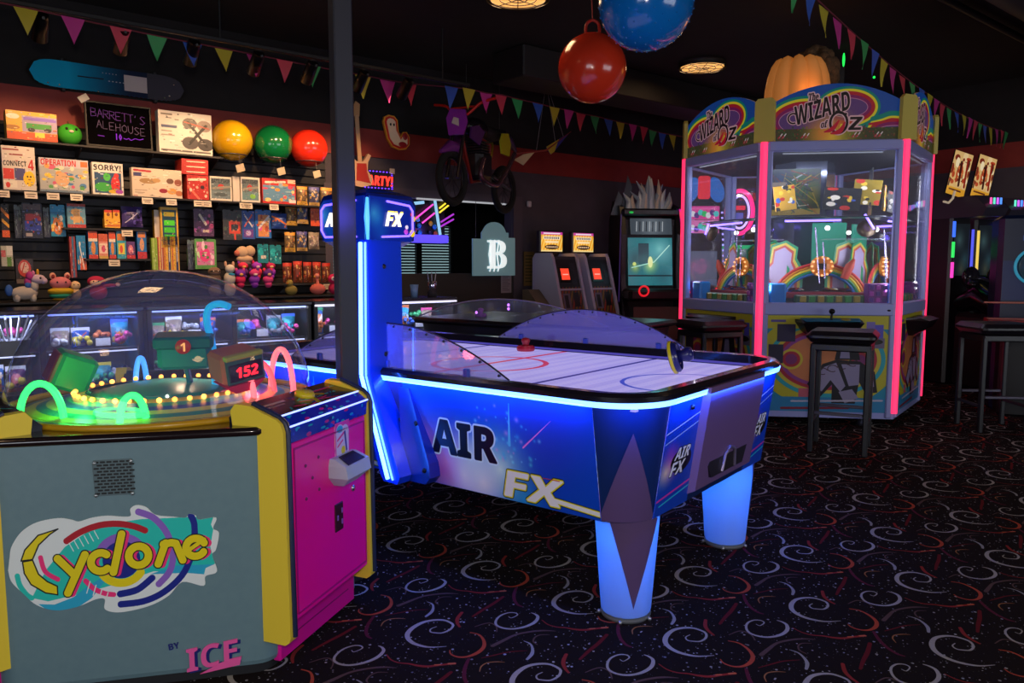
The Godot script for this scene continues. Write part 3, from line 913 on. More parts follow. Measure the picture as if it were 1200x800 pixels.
func hockey_table() -> void:
	var t := thing("air_hockey_table", "blue lit air hockey table with a glowing white playfield and tapered legs", "hockey table", Vector3(-0.108, 0, -3.793), deg_to_rad(-37.9))
	var g := Shape.new()
	var st := 7
	# painted body under the rail, rounded corners leaning in towards the floor
	var top := loop3(g.rounded(2.46, 1.43, 0.2, st), 0.822)
	var low := loop3(g.rounded(2.34, 1.29, 0.17, st), 0.40)
	g.band(low, top, "out")
	g.band(loop3(g.rounded(2.2, 1.15, 0.12, st), 0.395), low, "down")
	part(t, "body", g.done(), mat("08265e", 0.35, 0.0, 0.4))
	g = Shape.new()
	g.cbox(Vector3(0, 0.39, 0), Vector3(2.2, 0.03, 1.15), 0.005)
	part(t, "underside", g.done(), mat("101018", 0.7))
	# rail
	g = Shape.new()
	var o0 := loop3(g.rounded(2.5, 1.47, 0.22, st), 0.846)
	var o1 := loop3(g.rounded(2.5, 1.47, 0.22, st), 0.862)
	var o2 := loop3(g.rounded(2.47, 1.44, 0.205, st), 0.875)
	var i2 := loop3(g.rounded(2.38, 1.35, 0.14, st), 0.873)
	var i0 := loop3(g.rounded(2.36, 1.33, 0.13, st), 0.81)
	g.band(loop3(g.rounded(2.4, 1.37, 0.18, st), 0.846), o0, "down")
	g.band(o0, o1, "out")
	g.band(o1, o2, "out")
	g.band(o2, i2, "up", false)
	g.band(i2, i0, "in")
	part(t, "rail", g.done(), mat("17141f", 0.22, 0.1, 0.5))
	g = Shape.new()
	g.band(loop3(g.rounded(2.362, 1.332, 0.13, st), 0.824), loop3(g.rounded(2.358, 1.328, 0.13, st), 0.836), "in")
	part(t, "inner_led_line", g.done(), glow("5a50d8", 0.5))
	# the lit strip round the table
	g = Shape.new()
	var l0 := loop3(g.rounded(2.495, 1.465, 0.217, 12), 0.824)
	var l1 := loop3(g.rounded(2.505, 1.475, 0.222, 12), 0.8445)
	g.band(l0, l1, "out")
	g.band(loop3(g.rounded(2.45, 1.42, 0.2, 12), 0.822), l0, "down")
	part(t, "led_strip", g.done(), glow("5c98ff", 3.4, "c0d8ff"))
	for e in [1.0, -1.0]:
		strip_light(Vector3(-1.02, 0.826, e * 0.745), Vector3(1.02, 0.826, e * 0.745), Vector3(0, -0.85, e * -0.4), 0.03, "2a66ff", HOCKEY_LED, t)
		strip_light(Vector3(e * 1.262, 0.826, -0.5), Vector3(e * 1.262, 0.826, 0.5), Vector3(e * -0.4, -0.85, 0), 0.03, "2a66ff", HOCKEY_LED * 0.6, t)
	for e in [[1, 1], [1, -1], [-1, 1], [-1, -1]]:
		strip_light(Vector3(e[0] * 1.21 - 0.09 * e[1], 0.824, e[1] * 0.69 + 0.09 * e[0]), Vector3(e[0] * 1.21 + 0.09 * e[1], 0.824, e[1] * 0.69 - 0.09 * e[0]), Vector3(e[0] * -0.3, -0.85, e[1] * -0.3), 0.03, "2a66ff", HOCKEY_LED * 0.16, t)
	# playfield, with a glow added to its print for brightness
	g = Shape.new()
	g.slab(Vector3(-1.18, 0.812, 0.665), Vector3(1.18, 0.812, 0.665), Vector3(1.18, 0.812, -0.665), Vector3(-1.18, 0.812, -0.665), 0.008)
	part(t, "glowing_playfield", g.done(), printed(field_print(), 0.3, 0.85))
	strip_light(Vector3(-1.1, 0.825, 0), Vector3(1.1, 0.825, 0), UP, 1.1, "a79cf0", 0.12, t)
	# graphic panels of the sides and ends
	var sp := printed(side_print(), 0.3)
	var ep := printed(end_print(), 0.3)
	for e in [1.0, -1.0]:
		for h in [[0.12, 1.04], [-1.04, -0.1]]:
			var x0: float = h[0] * e
			var x1: float = h[1] * e
			part(t, "graphic_panel", one_slab(Vector3(x0, 0.404, 0.644 * e), Vector3(x1, 0.404, 0.644 * e), Vector3(x1, 0.82, 0.7145 * e), Vector3(x0, 0.82, 0.7145 * e), 0.005), sp)
		for z in [[0.51, 0.24], [-0.33, -0.55]]:
			part(t, "end_graphic_panel", one_slab(Vector3(1.17 * e, 0.404, z[0] * e), Vector3(1.17 * e, 0.404, z[1] * e), Vector3(1.23 * e, 0.82, z[1] * e), Vector3(1.23 * e, 0.82, z[0] * e), 0.005), ep)
		# goal box
		g = Shape.new()
		var gl := []
		for y in [[0.43, 0.0], [0.445, 0.03], [0.8, 0.034], [0.85, 0.03]]:
			var l := []
			for c in [[0, 0.25], [1, 0.235], [1, -0.325], [0, -0.34]]:
				l.append(Vector3(e * (1.17 + (y[0] - 0.4) * 0.14 + c[0] * y[1]), y[0], c[1]))
			gl.append(l)
		g.loft(gl, false)
		var gb := part(t, "goal_box", g.done(), mat("6d5288", 0.45))
		gb.set_meta("label", "mauve goal box")
		g = Shape.new()
		var pk := Transform3D(Basis(Vector3(0, 0, -e), UP, Vector3(e, 0, 0)), Vector3(e * 1.207, 0.525, -0.05))
		g.prism(pts([-0.17, -0.05, 0.15, -0.05, 0.2, 0.02, 0.17, 0.065, -0.17, 0.055, -0.2, 0.0]), 0.0, 0.014, pk)
		part(gb, "puck_return", g.done(), mat("1a1320", 0.5))
		g = Shape.new()
		g.tube([pk * Vector3(-0.07, -0.045, 0.016), pk * Vector3(-0.05, 0.02, 0.02), pk * Vector3(0.0, 0.045, 0.02), pk * Vector3(0.05, 0.03, 0.02), pk * Vector3(0.06, -0.045, 0.016)], 0.007, 6)
		part(gb, "return_lip", g.done(), mat("8c7f9c", 0.3, 0.6))
		part(gb, "lock_plate", one_slab(pk * Vector3(0.06, 0.1, 0.014), pk * Vector3(0.13, 0.1, 0.014), pk * Vector3(0.13, 0.13, 0.018), pk * Vector3(0.06, 0.13, 0.018), 0.003), mat("6d5a80", 0.4))
		part(t, "bolt", one_ball(Vector3(0.01, 0.01, 0.01), 8, 5), mat("101018", 0.4), at(e * 1.237, 0.79, e * 0.34))
	# corner diamonds and legs
	var leg_skin := StandardMaterial3D.new()
	leg_skin.albedo_color = Color("9cb2ca")
	leg_skin.roughness = 0.45
	leg_skin.backlight_enabled = true
	leg_skin.backlight = Color(0.85, 0.9, 1.0)
	leg_skin.resource_name = "frosted_plastic"
	for c in [[1, 1], [1, -1], [-1, 1], [-1, -1]]:
		var leg := Vector3(c[0] * 1.045, 0, c[1] * 0.47)
		g = Shape.new()
		g.lathe([[0.088, 0.018], [0.094, 0.03], [0.122, 0.4]], 26, Transform3D(Basis(), leg), true, false)
		var lg := part(t, "leg", g.done(), leg_skin)
		lg.set_meta("label", "frosted tapered leg lit from inside")
		g = Shape.new()
		g.lathe([[0.001, 0], [0.09, 0], [0.095, 0.012], [0.09, 0.02], [0.001, 0.02]], 24, Transform3D(Basis(), leg))
		part(lg, "foot", g.done(), mat("8a8f98", 0.4, 0.5))
		for k in 5:
			part(lg, "foot_bolt", one_ball(Vector3.ONE * 0.008, 8, 5), mat("c0c0c8", 0.3, 0.9), Transform3D(Basis(), leg + Vector3(cos(k * 1.256) * 0.1, 0.008, sin(k * 1.256) * 0.1)))
		part(lg, "leg_bulb", one_ball(Vector3(0.03, 0.02, 0.03), 10, 6), glow("2a7cff", 2.0), Transform3D(Basis(), leg + Vector3(0, 0.34, 0)))
		lamp(leg + Vector3(0, 0.34, 0), "1f78ff", LEG_LIGHT, 0.03, t)
		var a0 := atan2(c[1], c[0])
		# mauve point on the leg
		g = Shape.new()
		var rows := []
		for k in 9:
			var f := k / 8.0
			var y := lerpf(0.06, 0.398, f)
			var r := lerpf(0.0965, 0.1218, (y - 0.03) / 0.37) + 0.003
			var l := []
			for j in 7:
				var a := a0 + (j / 3.0 - 1.0) * f * 0.82
				l.append(leg + Vector3(cos(a) * r, y, sin(a) * r))
			rows.append(l)
		for k in 8:
			g.band(rows[k], rows[k + 1], "out", true, false, leg)
		part(lg, "leg_point", g.done(), mat("5a4470", 0.4))
		# mauve point on the body corner
		g = Shape.new()
		rows = []
		for k in 9:
			var f := k / 8.0
			var y := lerpf(0.402, 0.735, f)
			var q := (y - 0.4) / 0.422
			var r := lerpf(0.17, 0.2, q) + 0.003
			var m := Vector3(c[0] * (lerpf(1.17, 1.23, q) - lerpf(0.17, 0.2, q)), 0, c[1] * (lerpf(0.645, 0.715, q) - lerpf(0.17, 0.2, q)))
			var l := []
			for j in 9:
				var a := a0 * 0.0 + atan2(c[1], c[0]) + (j / 4.0 - 1.0) * (1.0 - f) * 0.62
				l.append(m + Vector3(cos(a) * r, y, sin(a) * r))
			rows.append(l)
		for k in 8:
			g.band(rows[k], rows[k + 1], "out", true, false, Vector3(c[0] * 0.9, 0, c[1] * 0.4))
		part(t, "corner_point", g.done(), mat("5a4470", 0.4))
	# clear shields on both long sides, their blue tint standing for reflections
	var clear := pane("8c8cf0", 0.42)
	for e in [[0.0, 0.69, 0.66], [0.12, -0.69, 0.62]]:
		var poly := shield(e[2], 0.185, 0.872)
		var sh := part(t, "clear_shield", one_prism(poly, -0.003, 0.003), clear, at(e[0], 0, e[1]))
		for k in range(1, 28, 2):
			part(sh, "bolt", one_ball(Vector3(0.006, 0.006, 0.009), 7, 5), mat("14121c", 0.4), at(poly[k].x, poly[k].y - 0.012, 0))
		g = Shape.new()
		for k in 28:
			g.tube([Vector3(poly[k].x, poly[k].y, 0), Vector3(poly[k + 1].x, poly[k + 1].y, 0)], 0.0038, 5, false)
		part(sh, "edge_trim", g.done(), mat("2a2640", 0.3))
		for x in [-0.45, 0.0, 0.45]:
			part(sh, "clip", one_box(Vector3(0.03, 0.035, 0.022), 0.004), mat("3048c0", 0.3), at(x, 0.885, 0))
	# score tower on the near side
	var tw := part(t, "tower", one_prism(pts([-0.085, 1.42, -0.085, 0.85, 0.055, 0.44, 0.075, 0.412, 0.155, 0.41, 0.17, 0.44, 0.005, 0.86, 0.0, 1.42]), 0.6, 0.79), mat("0a3fd0", 0.28, 0.0, 0.4))
	for s in [[Vector3(-0.036, 1.4, 0.795), Vector3(-0.046, 0.845, 0.795)], [Vector3(-0.046, 0.845, 0.795), Vector3(0.106, 0.425, 0.795)]]:
		var d: Vector3 = s[1] - s[0]
		var tilt := atan2(d.x, -d.y)
		for w in [[0.0, 0.02, 5.0], [0.03, 0.005, 1.6]]:
			part(tw, "led_strip", one_box(Vector3(w[1], d.length(), 0.012), 0.003), glow("5c98ff", w[2], "c0d8ff"), turned((s[0] + s[1]) / 2 + Vector3(w[0], 0, 0), 0, 0, tilt))
		strip_light(s[0] + Vector3(0, 0, 0.012), s[1] + Vector3(0, 0, 0.012), Vector3(0, 0, 1), 0.02, "2a66ff", HOCKEY_LED * 0.35, t)
		strip_light(s[0] + Vector3(0.06, 0, 0.04), s[1] + Vector3(0.06, 0, 0.04), Vector3(-0.2, 0, -1), 0.012, "2a66ff", HOCKEY_LED * 0.1, t)
	for b in [[0.93, 0.7, 0.004], [1.3, 0.7, 0.0], [0.66, 0.7, 0.088], [0.5, 0.66, 0.15], [0.76, 0.63, 0.05]]:
		part(tw, "bolt", one_ball(Vector3(0.006, 0.011, 0.011), 8, 5), mat("0a0a14", 0.4), at(b[2], b[0], b[1]))
	part(t, "foot_plate", one_prism(pts([0.1, 0.8, 0.16, 0.8, 0.27, 0.5, 0.275, 0.44, 0.25, 0.412, 0.12, 0.412]), 0.66, 0.722), mat("0a2a86", 0.3, 0.0, 0.3))
	for b in [[0.2, 0.66], [0.245, 0.47]]:
		part(tw, "bolt", one_ball(Vector3(0.011, 0.011, 0.006), 8, 5), mat("0a0a14", 0.4), at(b[0], b[1], 0.724))
	# two-faced score head: one face along the table, one towards its near end
	g = Shape.new()
	var loops := []
	for y in [[1.372, 0.06], [1.41, 0.006], [1.565, 0.0], [1.6, 0.012], [1.618, 0.05]]:
		var k: float = y[1]
		loops.append([Vector3(-0.3 + k, y[0], 0.79 - k), Vector3(0.0 - k * 0.3, y[0], 0.79 - k * 0.3), Vector3(0.0 - k, y[0], 0.51 + k), Vector3(-0.3 + k, y[0], 0.51 + k)])
	g.loft(loops, false)
	var hd := part(t, "score_head", g.done(), mat("0a1f78", 0.25, 0.0, 0.5))
	var star := Print.new(256, 160, "0c2cb0")
	for e in [[40, 80, 90, "1f80e8", 0.8], [20, 60, 60, "50c8ff", 0.7], [150, 60, 100, "1a3ae0", 0.6], [60, 130, 70, "1060d8", 0.6]]:
		star.soft(e[0], e[1], e[2], Color(e[3]), e[4])
	var star_mat := printed(star.texture(), 0.25, 0.5)
	for e in [1.0, -1.0]:
		var xf := turned(Vector3(0.002, 1.492, 0.65), PI / 2) if e > 0 else at(-0.15, 1.492, 0.792)
		var right := [-0.13, -0.082, 0.1, -0.088, 0.128, -0.05, 0.128, 0.06, 0.105, 0.088, -0.13, 0.096]
		var left := [-0.105, -0.088, 0.145, -0.082, 0.145, 0.096, -0.11, 0.088, -0.138, 0.06, -0.138, -0.05]
		part(hd, "score_screen", one_prism(pts(right if e > 0 else left), 0, 0.008), star_mat, xf)
		var ring := []
		for p in ([[-0.04, 0.078], [0.09, 0.066], [0.108, 0.045], [0.108, -0.04], [0.085, -0.062], [-0.07, -0.07]] if e > 0 else [[0.1, 0.078], [-0.1, 0.066], [-0.122, 0.045], [-0.122, -0.04], [-0.1, -0.068], [0.1, -0.07]]):
			ring.append(Vector3(p[0], p[1], 0.012))
		part(hd, "led_border", one_tube(ring, 0.005, 6), glow("7050ff", 2.6, "a090ff"), xf)
		part(hd, "letter_light", letters("FX" if e > 0 else "AIR", 0.058, 0.008, false, 0.25), glow("fff6e0", 1.1, "f4f0e0"), xf * at(0.0 if e > 0 else -0.02, 0.004, 0.014))
		if e > 0:
			part(hd, "letter_edge_light", letters("FX", 0.058, 0.004, false, 0.25), glow("ffd83c", 1.1, "f0d040"), xf * at(0.005, 0.01, 0.01))
			for k in [[0.116, 0.012, "e8b818", 0.012], [0.108, 0.03, "d8402a", 0.01], [0.108, -0.05, "e8c818", 0.016], [0.07, -0.045, "c040c0", 0.012], [0.075, -0.025, "e8d8e0", 0.009]]:
				part(hd, "screen_artwork", one_ball(Vector3(k[3], k[3], 0.004), 9, 5), glow(k[2], 0.7, k[2]), xf * at(k[0], k[1], 0.01))
	g = Shape.new()
	g.tube([Vector3(0.0, 1.58, 0.786), Vector3(0.008, 1.5, 0.796), Vector3(0.0, 1.41, 0.786)], [0.006, 0.012, 0.006], 8)
	part(hd, "corner_light", g.done(), glow("40b0ff", 1.0, "80d0ff"))
	lamp(Vector3(0.1, 1.5, 0.95), "5a50ff", 0.04, 0.06, t)
	# pucks and mallets left on the table
	var tx := t.transform
	mallet("mallet", "red air hockey mallet standing by the far rail", "c8203a", "b01c30", tx * at(-0.2, 0.8205, -0.56))
	mallet("mallet", "navy mallet with a yellow rim lying on its side near the goal", "1a1e66", "181c60", tx * Transform3D(Basis(Vector3(0.3, 0, 1).normalized(), deg_to_rad(-75)).scaled(Vector3.ONE * 1.35), Vector3(0.88, 0.893, -0.2)), "d8c820")
	# a second table standing dark behind the first
	var s := thing("air_hockey_table", "unlit dark hockey table with a clear arched guard beyond the lit one", "hockey table", Vector3(0.25, 0, -6.4), deg_to_rad(-37.9))
	g = Shape.new()
	g.band(loop3(g.rounded(1.8, 0.95, 0.15, 5), 0.4), loop3(g.rounded(1.93, 1.08, 0.18, 5), 0.82), "out")
	g.cbox(Vector3(0, 0.4, 0), Vector3(1.7, 0.03, 0.9), 0.005)
	part(s, "body", g.done(), mat("15131c", 0.5))
	g = Shape.new()
	g.cbox(Vector3(0, 0.845, 0), Vector3(1.95, 0.05, 1.1), 0.02, Basis(), 3)
	part(s, "rail", g.done(), mat("15131c", 0.3))
	for c in [[1, 1], [1, -1], [-1, 1], [-1, -1]]:
		g = Shape.new()
		g.lathe([[0.001, 0.0], [0.08, 0.0], [0.11, 0.4]], 16, at(c[0] * 0.75, 0, c[1] * 0.36))
		part(s, "leg", g.done(), mat("20202a", 0.5))
	var poly2 := shield(0.94, 0.17, 0.87)
	var gs := part(s, "clear_shield", one_prism(poly2, -0.004, 0.004), pane("dfe6ff", 0.08), at(0, 0, 0.5))
	g = Shape.new()
	for k in 28:
		g.tube([Vector3(poly2[k].x, poly2[k].y, 0.5), Vector3(poly2[k + 1].x, poly2[k + 1].y, 0.5)], 0.006, 6, false)
	part(gs, "edge_trim", g.done(), mat("a79cc8", 0.25), at(0, 0, -0.5))
	for k in [[-0.3, 0.93], [0.03, 1.0], [0.03, 0.97]]:
		part(gs, "purple_dot", one_ball(Vector3(0.012, 0.012, 0.008), 8, 6), glow("c070ff", 2.5), at(k[0], k[1], -0.01))  # small glowing purple dots set on the guard
	mallet("mallet", "purple mallet on the unlit table behind", "8a30c0", "a040d8", s.transform * at(-0.5, 0.871, 0.2))

const HOCKEY_LED := 0.6
const LEG_LIGHT := 0.09

func logo_print() -> ImageTexture:
	var p := Print.new(1098, 558, "dfe8ea")
	var V := func(a: Array) -> PackedVector2Array:
		var o := PackedVector2Array()
		for k in range(0, a.size(), 2):
			o.append(Vector2(a[k] - 42, a[k + 1] - 30))
		return o
	var S := func(a: Array) -> Array:
		var o := []
		for k in range(0, a.size(), 2):
			o.append(Vector2(a[k] - 42, a[k + 1] - 30))
		return smooth(o)
	var teal := Color("22c4b8")
	var cyan := Color("28a8d0")
	var navy := Color("14248c")
	var yellow := Color("e6d40e")
	var pink := Color("f0307c")
	var purple := Color("8a62c4")
	var ink := Color("101418")
	p.poly(V.call([230, 330, 330, 220, 450, 150, 600, 115, 720, 105, 1115, 115, 1098, 160, 1110, 185, 1090, 280, 1112, 372, 1060, 392, 1050, 425, 950, 405, 780, 385, 560, 440, 400, 470, 230, 495, 150, 470]), teal)
	p.poly(V.call([760, 400, 900, 365, 1108, 375, 1058, 392, 1050, 425, 950, 408]), cyan)
	p.poly(V.call([180, 505, 260, 515, 360, 485, 440, 430, 500, 400, 520, 420, 450, 500, 370, 545, 270, 555, 210, 530]), cyan)
	p.line(S.call([85, 350, 95, 400, 125, 450, 150, 470]), teal, 26)
	p.disc(573, 280, 98, navy)
	p.arc(573, 280, 122, 118, 42, 150, purple, 42)
	p.arc(573, 290, 118, 112, 205, 325, yellow, 44)
	p.line(S.call([340, 190, 400, 155, 470, 130, 540, 118, 620, 122, 690, 140, 745, 165]), Color("b01428"), 33)
	for k in 6:
		p.line([Vector2(310 + k * 26, 110 + 62 - k * 11), Vector2(330 + k * 26, 110 + 105 - k * 11)], Color("dfe8ea"), 5)
	p.line(S.call([715, 65, 790, 100, 850, 170, 880, 250, 885, 330, 860, 400, 805, 455]), purple, 35)
	p.line(S.call([992, 105, 1008, 150, 1005, 230, 985, 320, 930, 420, 830, 500, 720, 540, 600, 545]), navy, 35)
	p.line(S.call([600, 490, 690, 475, 770, 420]), navy, 36)
	p.line(S.call([425, 405, 465, 450, 520, 480, 565, 490]), pink, 26)
	for k in 4:
		p.line([Vector2(405 + k * 30, 380 + k * 22), Vector2(385 + k * 32, 440 + k * 14)], Color("dfe8ea"), 6)
	# the lettering: pink shadow, black edge, yellow face
	var c1: Array = [300, 125, 200, 150, 130, 220, 108, 275, 165, 272, 200, 200, 258, 150]
	var c2: Array = [115, 280, 165, 275, 190, 350, 232, 392, 280, 420, 280, 465, 220, 450, 150, 400, 120, 340]
	var strokes := [[290, 278, 375, 375], [428, 268, 332, 460], [622, 175, 570, 372], [850, 240, 806, 348], [838, 246, 880, 240, 905, 246, 938, 338], [965, 292, 1058, 236]]
	p.line(S.call([205, 265, 225, 340, 285, 385]), pink, 24)
	for pass_ in [[Vector2(20, 2), pink, 42.0], [Vector2.ZERO, ink, 52.0], [Vector2.ZERO, yellow, 40.0]]:
		var d: Vector2 = pass_[0]
		for s in strokes:
			var a := []
			for k in range(0, s.size(), 2):
				a.append(Vector2(s[k] - 42, s[k + 1] - 30) + d)
			p.line(a, pass_[1], pass_[2] * (0.55 if s == strokes[5] else 1.0))
		p.arc(465 + d.x, 283 + d.y, 50, 48, 50, 310, pass_[1], pass_[2])
		p.arc(663 + d.x, 266 + d.y, 52, 50, 0, 360, pass_[1], pass_[2])
		p.arc(968 + d.x, 245 + d.y, 52, 48, 25, 325, pass_[1], pass_[2])
	for e in [c1, c2]:
		var v: PackedVector2Array = V.call(e)
		p.poly(v, yellow)
		for k in v.size():
			p.line([v[k], v[(k + 1) % v.size()]], ink, 7)
	return p.texture()

func deck_print() -> ImageTexture:
	var p := Print.new(512, 512, "20686a")
	var cols := ["d8c83c", "1e8a8c", "2a58b8", "c8b840", "3ca0a0", "e0d060", "1a4a90"]
	for k in 7:
		p.arc(256, 256, 240 - k * 26, 240 - k * 26, 0, 360, Color(cols[k]), 14.0)
	for k in 9:
		var a := TAU * k / 9
		p.disc(256 + cos(a) * 150, 256 + sin(a) * 150, 26, Color(["d85a9a", "e8d040", "40b8d0"][k % 3]))
		p.line([Vector2(256 + cos(a) * 60, 256 + sin(a) * 60), Vector2(256 + cos(a + 0.4) * 230, 256 + sin(a + 0.4) * 230)], Color(["2a3aa0", "e0e4e0", "c03070"][k % 3]), 6)
	return p.texture()

func console_print() -> ImageTexture:
	var p := Print.new(512, 160, "1a1418")
	var rng := RandomNumberGenerator.new()
	rng.seed = 31
	for k in 40:
		p.line([Vector2(rng.randf() * 512, rng.randf() * 160), Vector2(rng.randf() * 512, rng.randf() * 160)], Color(["0e2a90", "20a0a8", "241c20", "d02a70", "242030", "1a1418"][k % 6]), rng.randf_range(3, 12))
	p.rect(30, 30, 170, 90, "3a3236")
	p.rect(50, 50, 120, 14, "b8b0a8")
	p.rect(50, 76, 90, 10, "8a8280")
	p.line([Vector2(250, 160), Vector2(310, 60), Vector2(360, 90)], Color("b0a020"), 20)
	return p.texture()

func band_print() -> ImageTexture:
	var p := Print.new(512, 64, "0c2ab0")
	var rng := RandomNumberGenerator.new()
	rng.seed = 33
	for k in 26:
		p.disc(rng.randf() * 512, rng.randf() * 64, rng.randf_range(5, 16), Color(["1038d8", "18b0c0", "0a1c80", "c0208a", "10a8d8"][k % 5]), rng.randf_range(4, 10))
	return p.texture()

func sticker_print() -> ImageTexture:
	var p := Print.new(128, 160, "e03aa8")
	p.disc(42, 44, 36, Color("d8c8e8"))
	p.disc(88, 50, 34, Color("d8c8e8"))
	p.rect(8, 44, 112, 104, "d8c8e8")
	p.disc(42, 30, 26, Color("28b0d8"), 16)
	p.line([Vector2(20, 76), Vector2(80, 50)], Color("e02a8a"), 10)
	p.line([Vector2(20, 104), Vector2(66, 82)], Color("e02a8a"), 8)
	p.line([Vector2(86, 50), Vector2(100, 130)], Color("2a2a90"), 14)
	p.disc(70, 126, 18, Color("e0d020"))
	return p.texture()

func cyclone() -> void:
	var t := thing("cyclone_game", "grey and pink coin game under a big clear dome with neon arches", "arcade game", Vector3(-1.27, 0, -2.80), deg_to_rad(-16.6))
	# six-sided cabinet, corners rounded
	var hexa := []
	for k in 3:
		var a := deg_to_rad(120.0 * k)
		var n := Vector2(cos(a), sin(a))
		var s := Vector2(-sin(a), cos(a))
		hexa.append(n * 0.606 - s * 0.29)
		hexa.append(n * 0.606 + s * 0.29)
	var ring := func(scale: float, y: float) -> Array:
		var l := []
		for k in 6:
			var v: Vector2 = hexa[k]
			var a: Vector2 = (hexa[(k + 5) % 6] - v).normalized()
			var b: Vector2 = (hexa[(k + 1) % 6] - v).normalized()
			for j in 5:
				var f := j / 4.0
				var p := (v + a * 0.045).lerp(v, f).lerp(v.lerp(v + b * 0.045, f), f) * scale
				l.append(Vector3(p.x, y, p.y))
		return l
	var g := Shape.new()
	var r0: Array = ring.call(0.99, 0.035)
	var r1: Array = ring.call(1.0, 0.05)
	var r2: Array = ring.call(1.0, 0.782)
	g.band(r0, r1, "out")
	g.band(r1, r2, "out")
	part(t, "cabinet", g.done(), grainy("627f8a", "69868f", 3.0, 0.42, 0.0, 11))
	g = Shape.new()
	g.loft([ring.call(0.965, 0.0), ring.call(0.965, 0.05)], true)
	part(t, "plinth", g.done(), mat("14161c", 0.6))
	g = Shape.new()
	g.loft([ring.call(1.008, 0.778), ring.call(1.02, 0.785), ring.call(1.02, 0.797), ring.call(1.0, 0.804)], true)
	part(t, "rim", g.done(), mat("1b1216", 0.16, 0.0, 0.6))
	# each grey panel carries its logo, speaker and maker's mark
	var lp := printed(logo_print(), 0.4)
	var poly := PackedVector2Array(smooth(Array(pts(LOGO))))
	for k in 3:
		var a := deg_to_rad(60.0 + 120.0 * k)
		var n := Vector3(cos(a), 0, sin(a))
		var x := Vector3(sin(a), 0, -cos(a))
		var b := Transform3D(Basis(x, UP, n), n * 0.5545)
		g = Shape.new()
		g.prism(poly, 0, 0.002, b)
		part(t, "logo_decal", g.done(), lp)
		var sp := part(t, "speaker_grille", one_prism(pts([-0.05, -0.055, 0.055, -0.055, 0.058, -0.04, 0.055, 0.055, -0.05, 0.055, -0.054, 0.04]), 0, 0.002), mat("51656c", 0.4), b * at(-0.055, 0.672, 0))
		for r in 11:
			for c in 6:
				g = Shape.new()
				g.cbox(Vector3(-0.043 + c * 0.0178 + (0.0085 if r % 2 else 0.0), -0.047 + r * 0.0095, 0.0026), Vector3(0.014, 0.0052, 0.0022), 0.001)
				part(sp, "grille_slot", g.done(), mat("14181c", 0.6))
		for e in [[-0.047, 0.047], [0.053, 0.047], [-0.047, -0.052], [0.053, -0.052]]:
			part(sp, "screw", one_ball(Vector3(0.006, 0.006, 0.004), 8, 5), mat("aab4ba", 0.3, 0.8), at(e[0], e[1], 0.004))
		var mk := b * turned(Vector3(0.205, 0.085, 0.001), 0, 0, deg_to_rad(7))
		part(t, "maker_mark_shadow", letters("ICE", 0.075, 0.003, false, 0.12), mat("1c2472", 0.4), mk * at(0.008, -0.006, 0))
		part(t, "maker_mark", letters("ICE", 0.075, 0.004, false, 0.12), mat("e85aa4", 0.4), mk * at(0, 0, 0.001))
		part(t, "maker_mark_swoosh", one_slab(Vector3(-0.045, -0.052, 0), Vector3(0.075, -0.05, 0), Vector3(0.085, -0.024, 0), Vector3(0.02, -0.03, 0), 0.004), mat("e85aa4", 0.4), mk)
		part(t, "maker_mark_small", letters("BY", 0.02, 0.002), mat("1c2472", 0.4), mk * at(-0.105, 0.055, 0))
	# three player stations
	var sticker := printed(sticker_print(), 0.4)
	var top_print := printed(console_print(), 0.2)
	var blue_print := printed(band_print(), 0.15)
	var pink := mat("fa0c9c", 0.32, 0.0, 0.3)
	var yellow := mat("ecd03e", 0.4, 0.0, 0.2)
	for k in 3:
		var a := deg_to_rad(120.0 * k)
		var n := Vector3(cos(a), 0, sin(a))
		var x := Vector3(sin(a), 0, -cos(a))
		var b := Transform3D(Basis(x, UP, n), Vector3.ZERO)
		# profile axes for cheeks: outwards along local x of q, up along y
		for e in [-1.0, 1.0]:
			var q := Transform3D(Basis(n, UP, -x), x * (0.276 * e))
			g = Shape.new()
			g.prism(pts([0.5, 0.79, 0.565, 0.77, 0.575, 0.15, 0.575, 0.11, 0.665, 0.105, 0.68, 0.115, 0.685, 0.13, 0.68, 0.79, 0.672, 0.815, 0.655, 0.83, 0.56, 0.868, 0.51, 0.872, 0.492, 0.85]), -0.021, 0.021, q)
			part(t, "yellow_cheek", g.done(), yellow)
			g = Shape.new()
			g.tube([q * Vector3(0.56, 0.872, 0), q * Vector3(0.655, 0.834, 0), q * Vector3(0.676, 0.815, 0), q * Vector3(0.684, 0.79, 0), q * Vector3(0.689, 0.13, 0)], 0.009, 6)
			part(t, "navy_edge", g.done(), mat("1a2448", 0.4))
		var dr := part(t, "door", one_box(Vector3(0.5, 0.585, 0.07), 0.006), pink, b * at(0, 0.455, 0.64))
		g = Shape.new()
		for e in [[0, 0.27, 0.47, 0.006], [0, -0.27, 0.47, 0.006]]:
			g.box(Vector3(e[0], e[1], 0.036), Vector3(e[2], e[3], 0.004))
		for e in [-0.235, 0.235]:
			g.box(Vector3(e, 0, 0.036), Vector3(0.006, 0.54, 0.004))
		part(dr, "door_seam", g.done(), mat("b8087a", 0.4))
		for e in [[-0.17, 0.2], [-0.09, 0.21], [-0.17, 0.09], [-0.09, 0.1], [-0.13, 0.15]]:
			part(dr, "screw", one_ball(Vector3(0.006, 0.006, 0.004), 8, 5), mat("70285a", 0.4), at(e[0], e[1], 0.036))
		part(dr, "sticker", card(0.1, 0.13, 0.003), sticker, at(0.07, 0.235, 0.0365))
		# card reader
		g = Shape.new()
		var rl := []
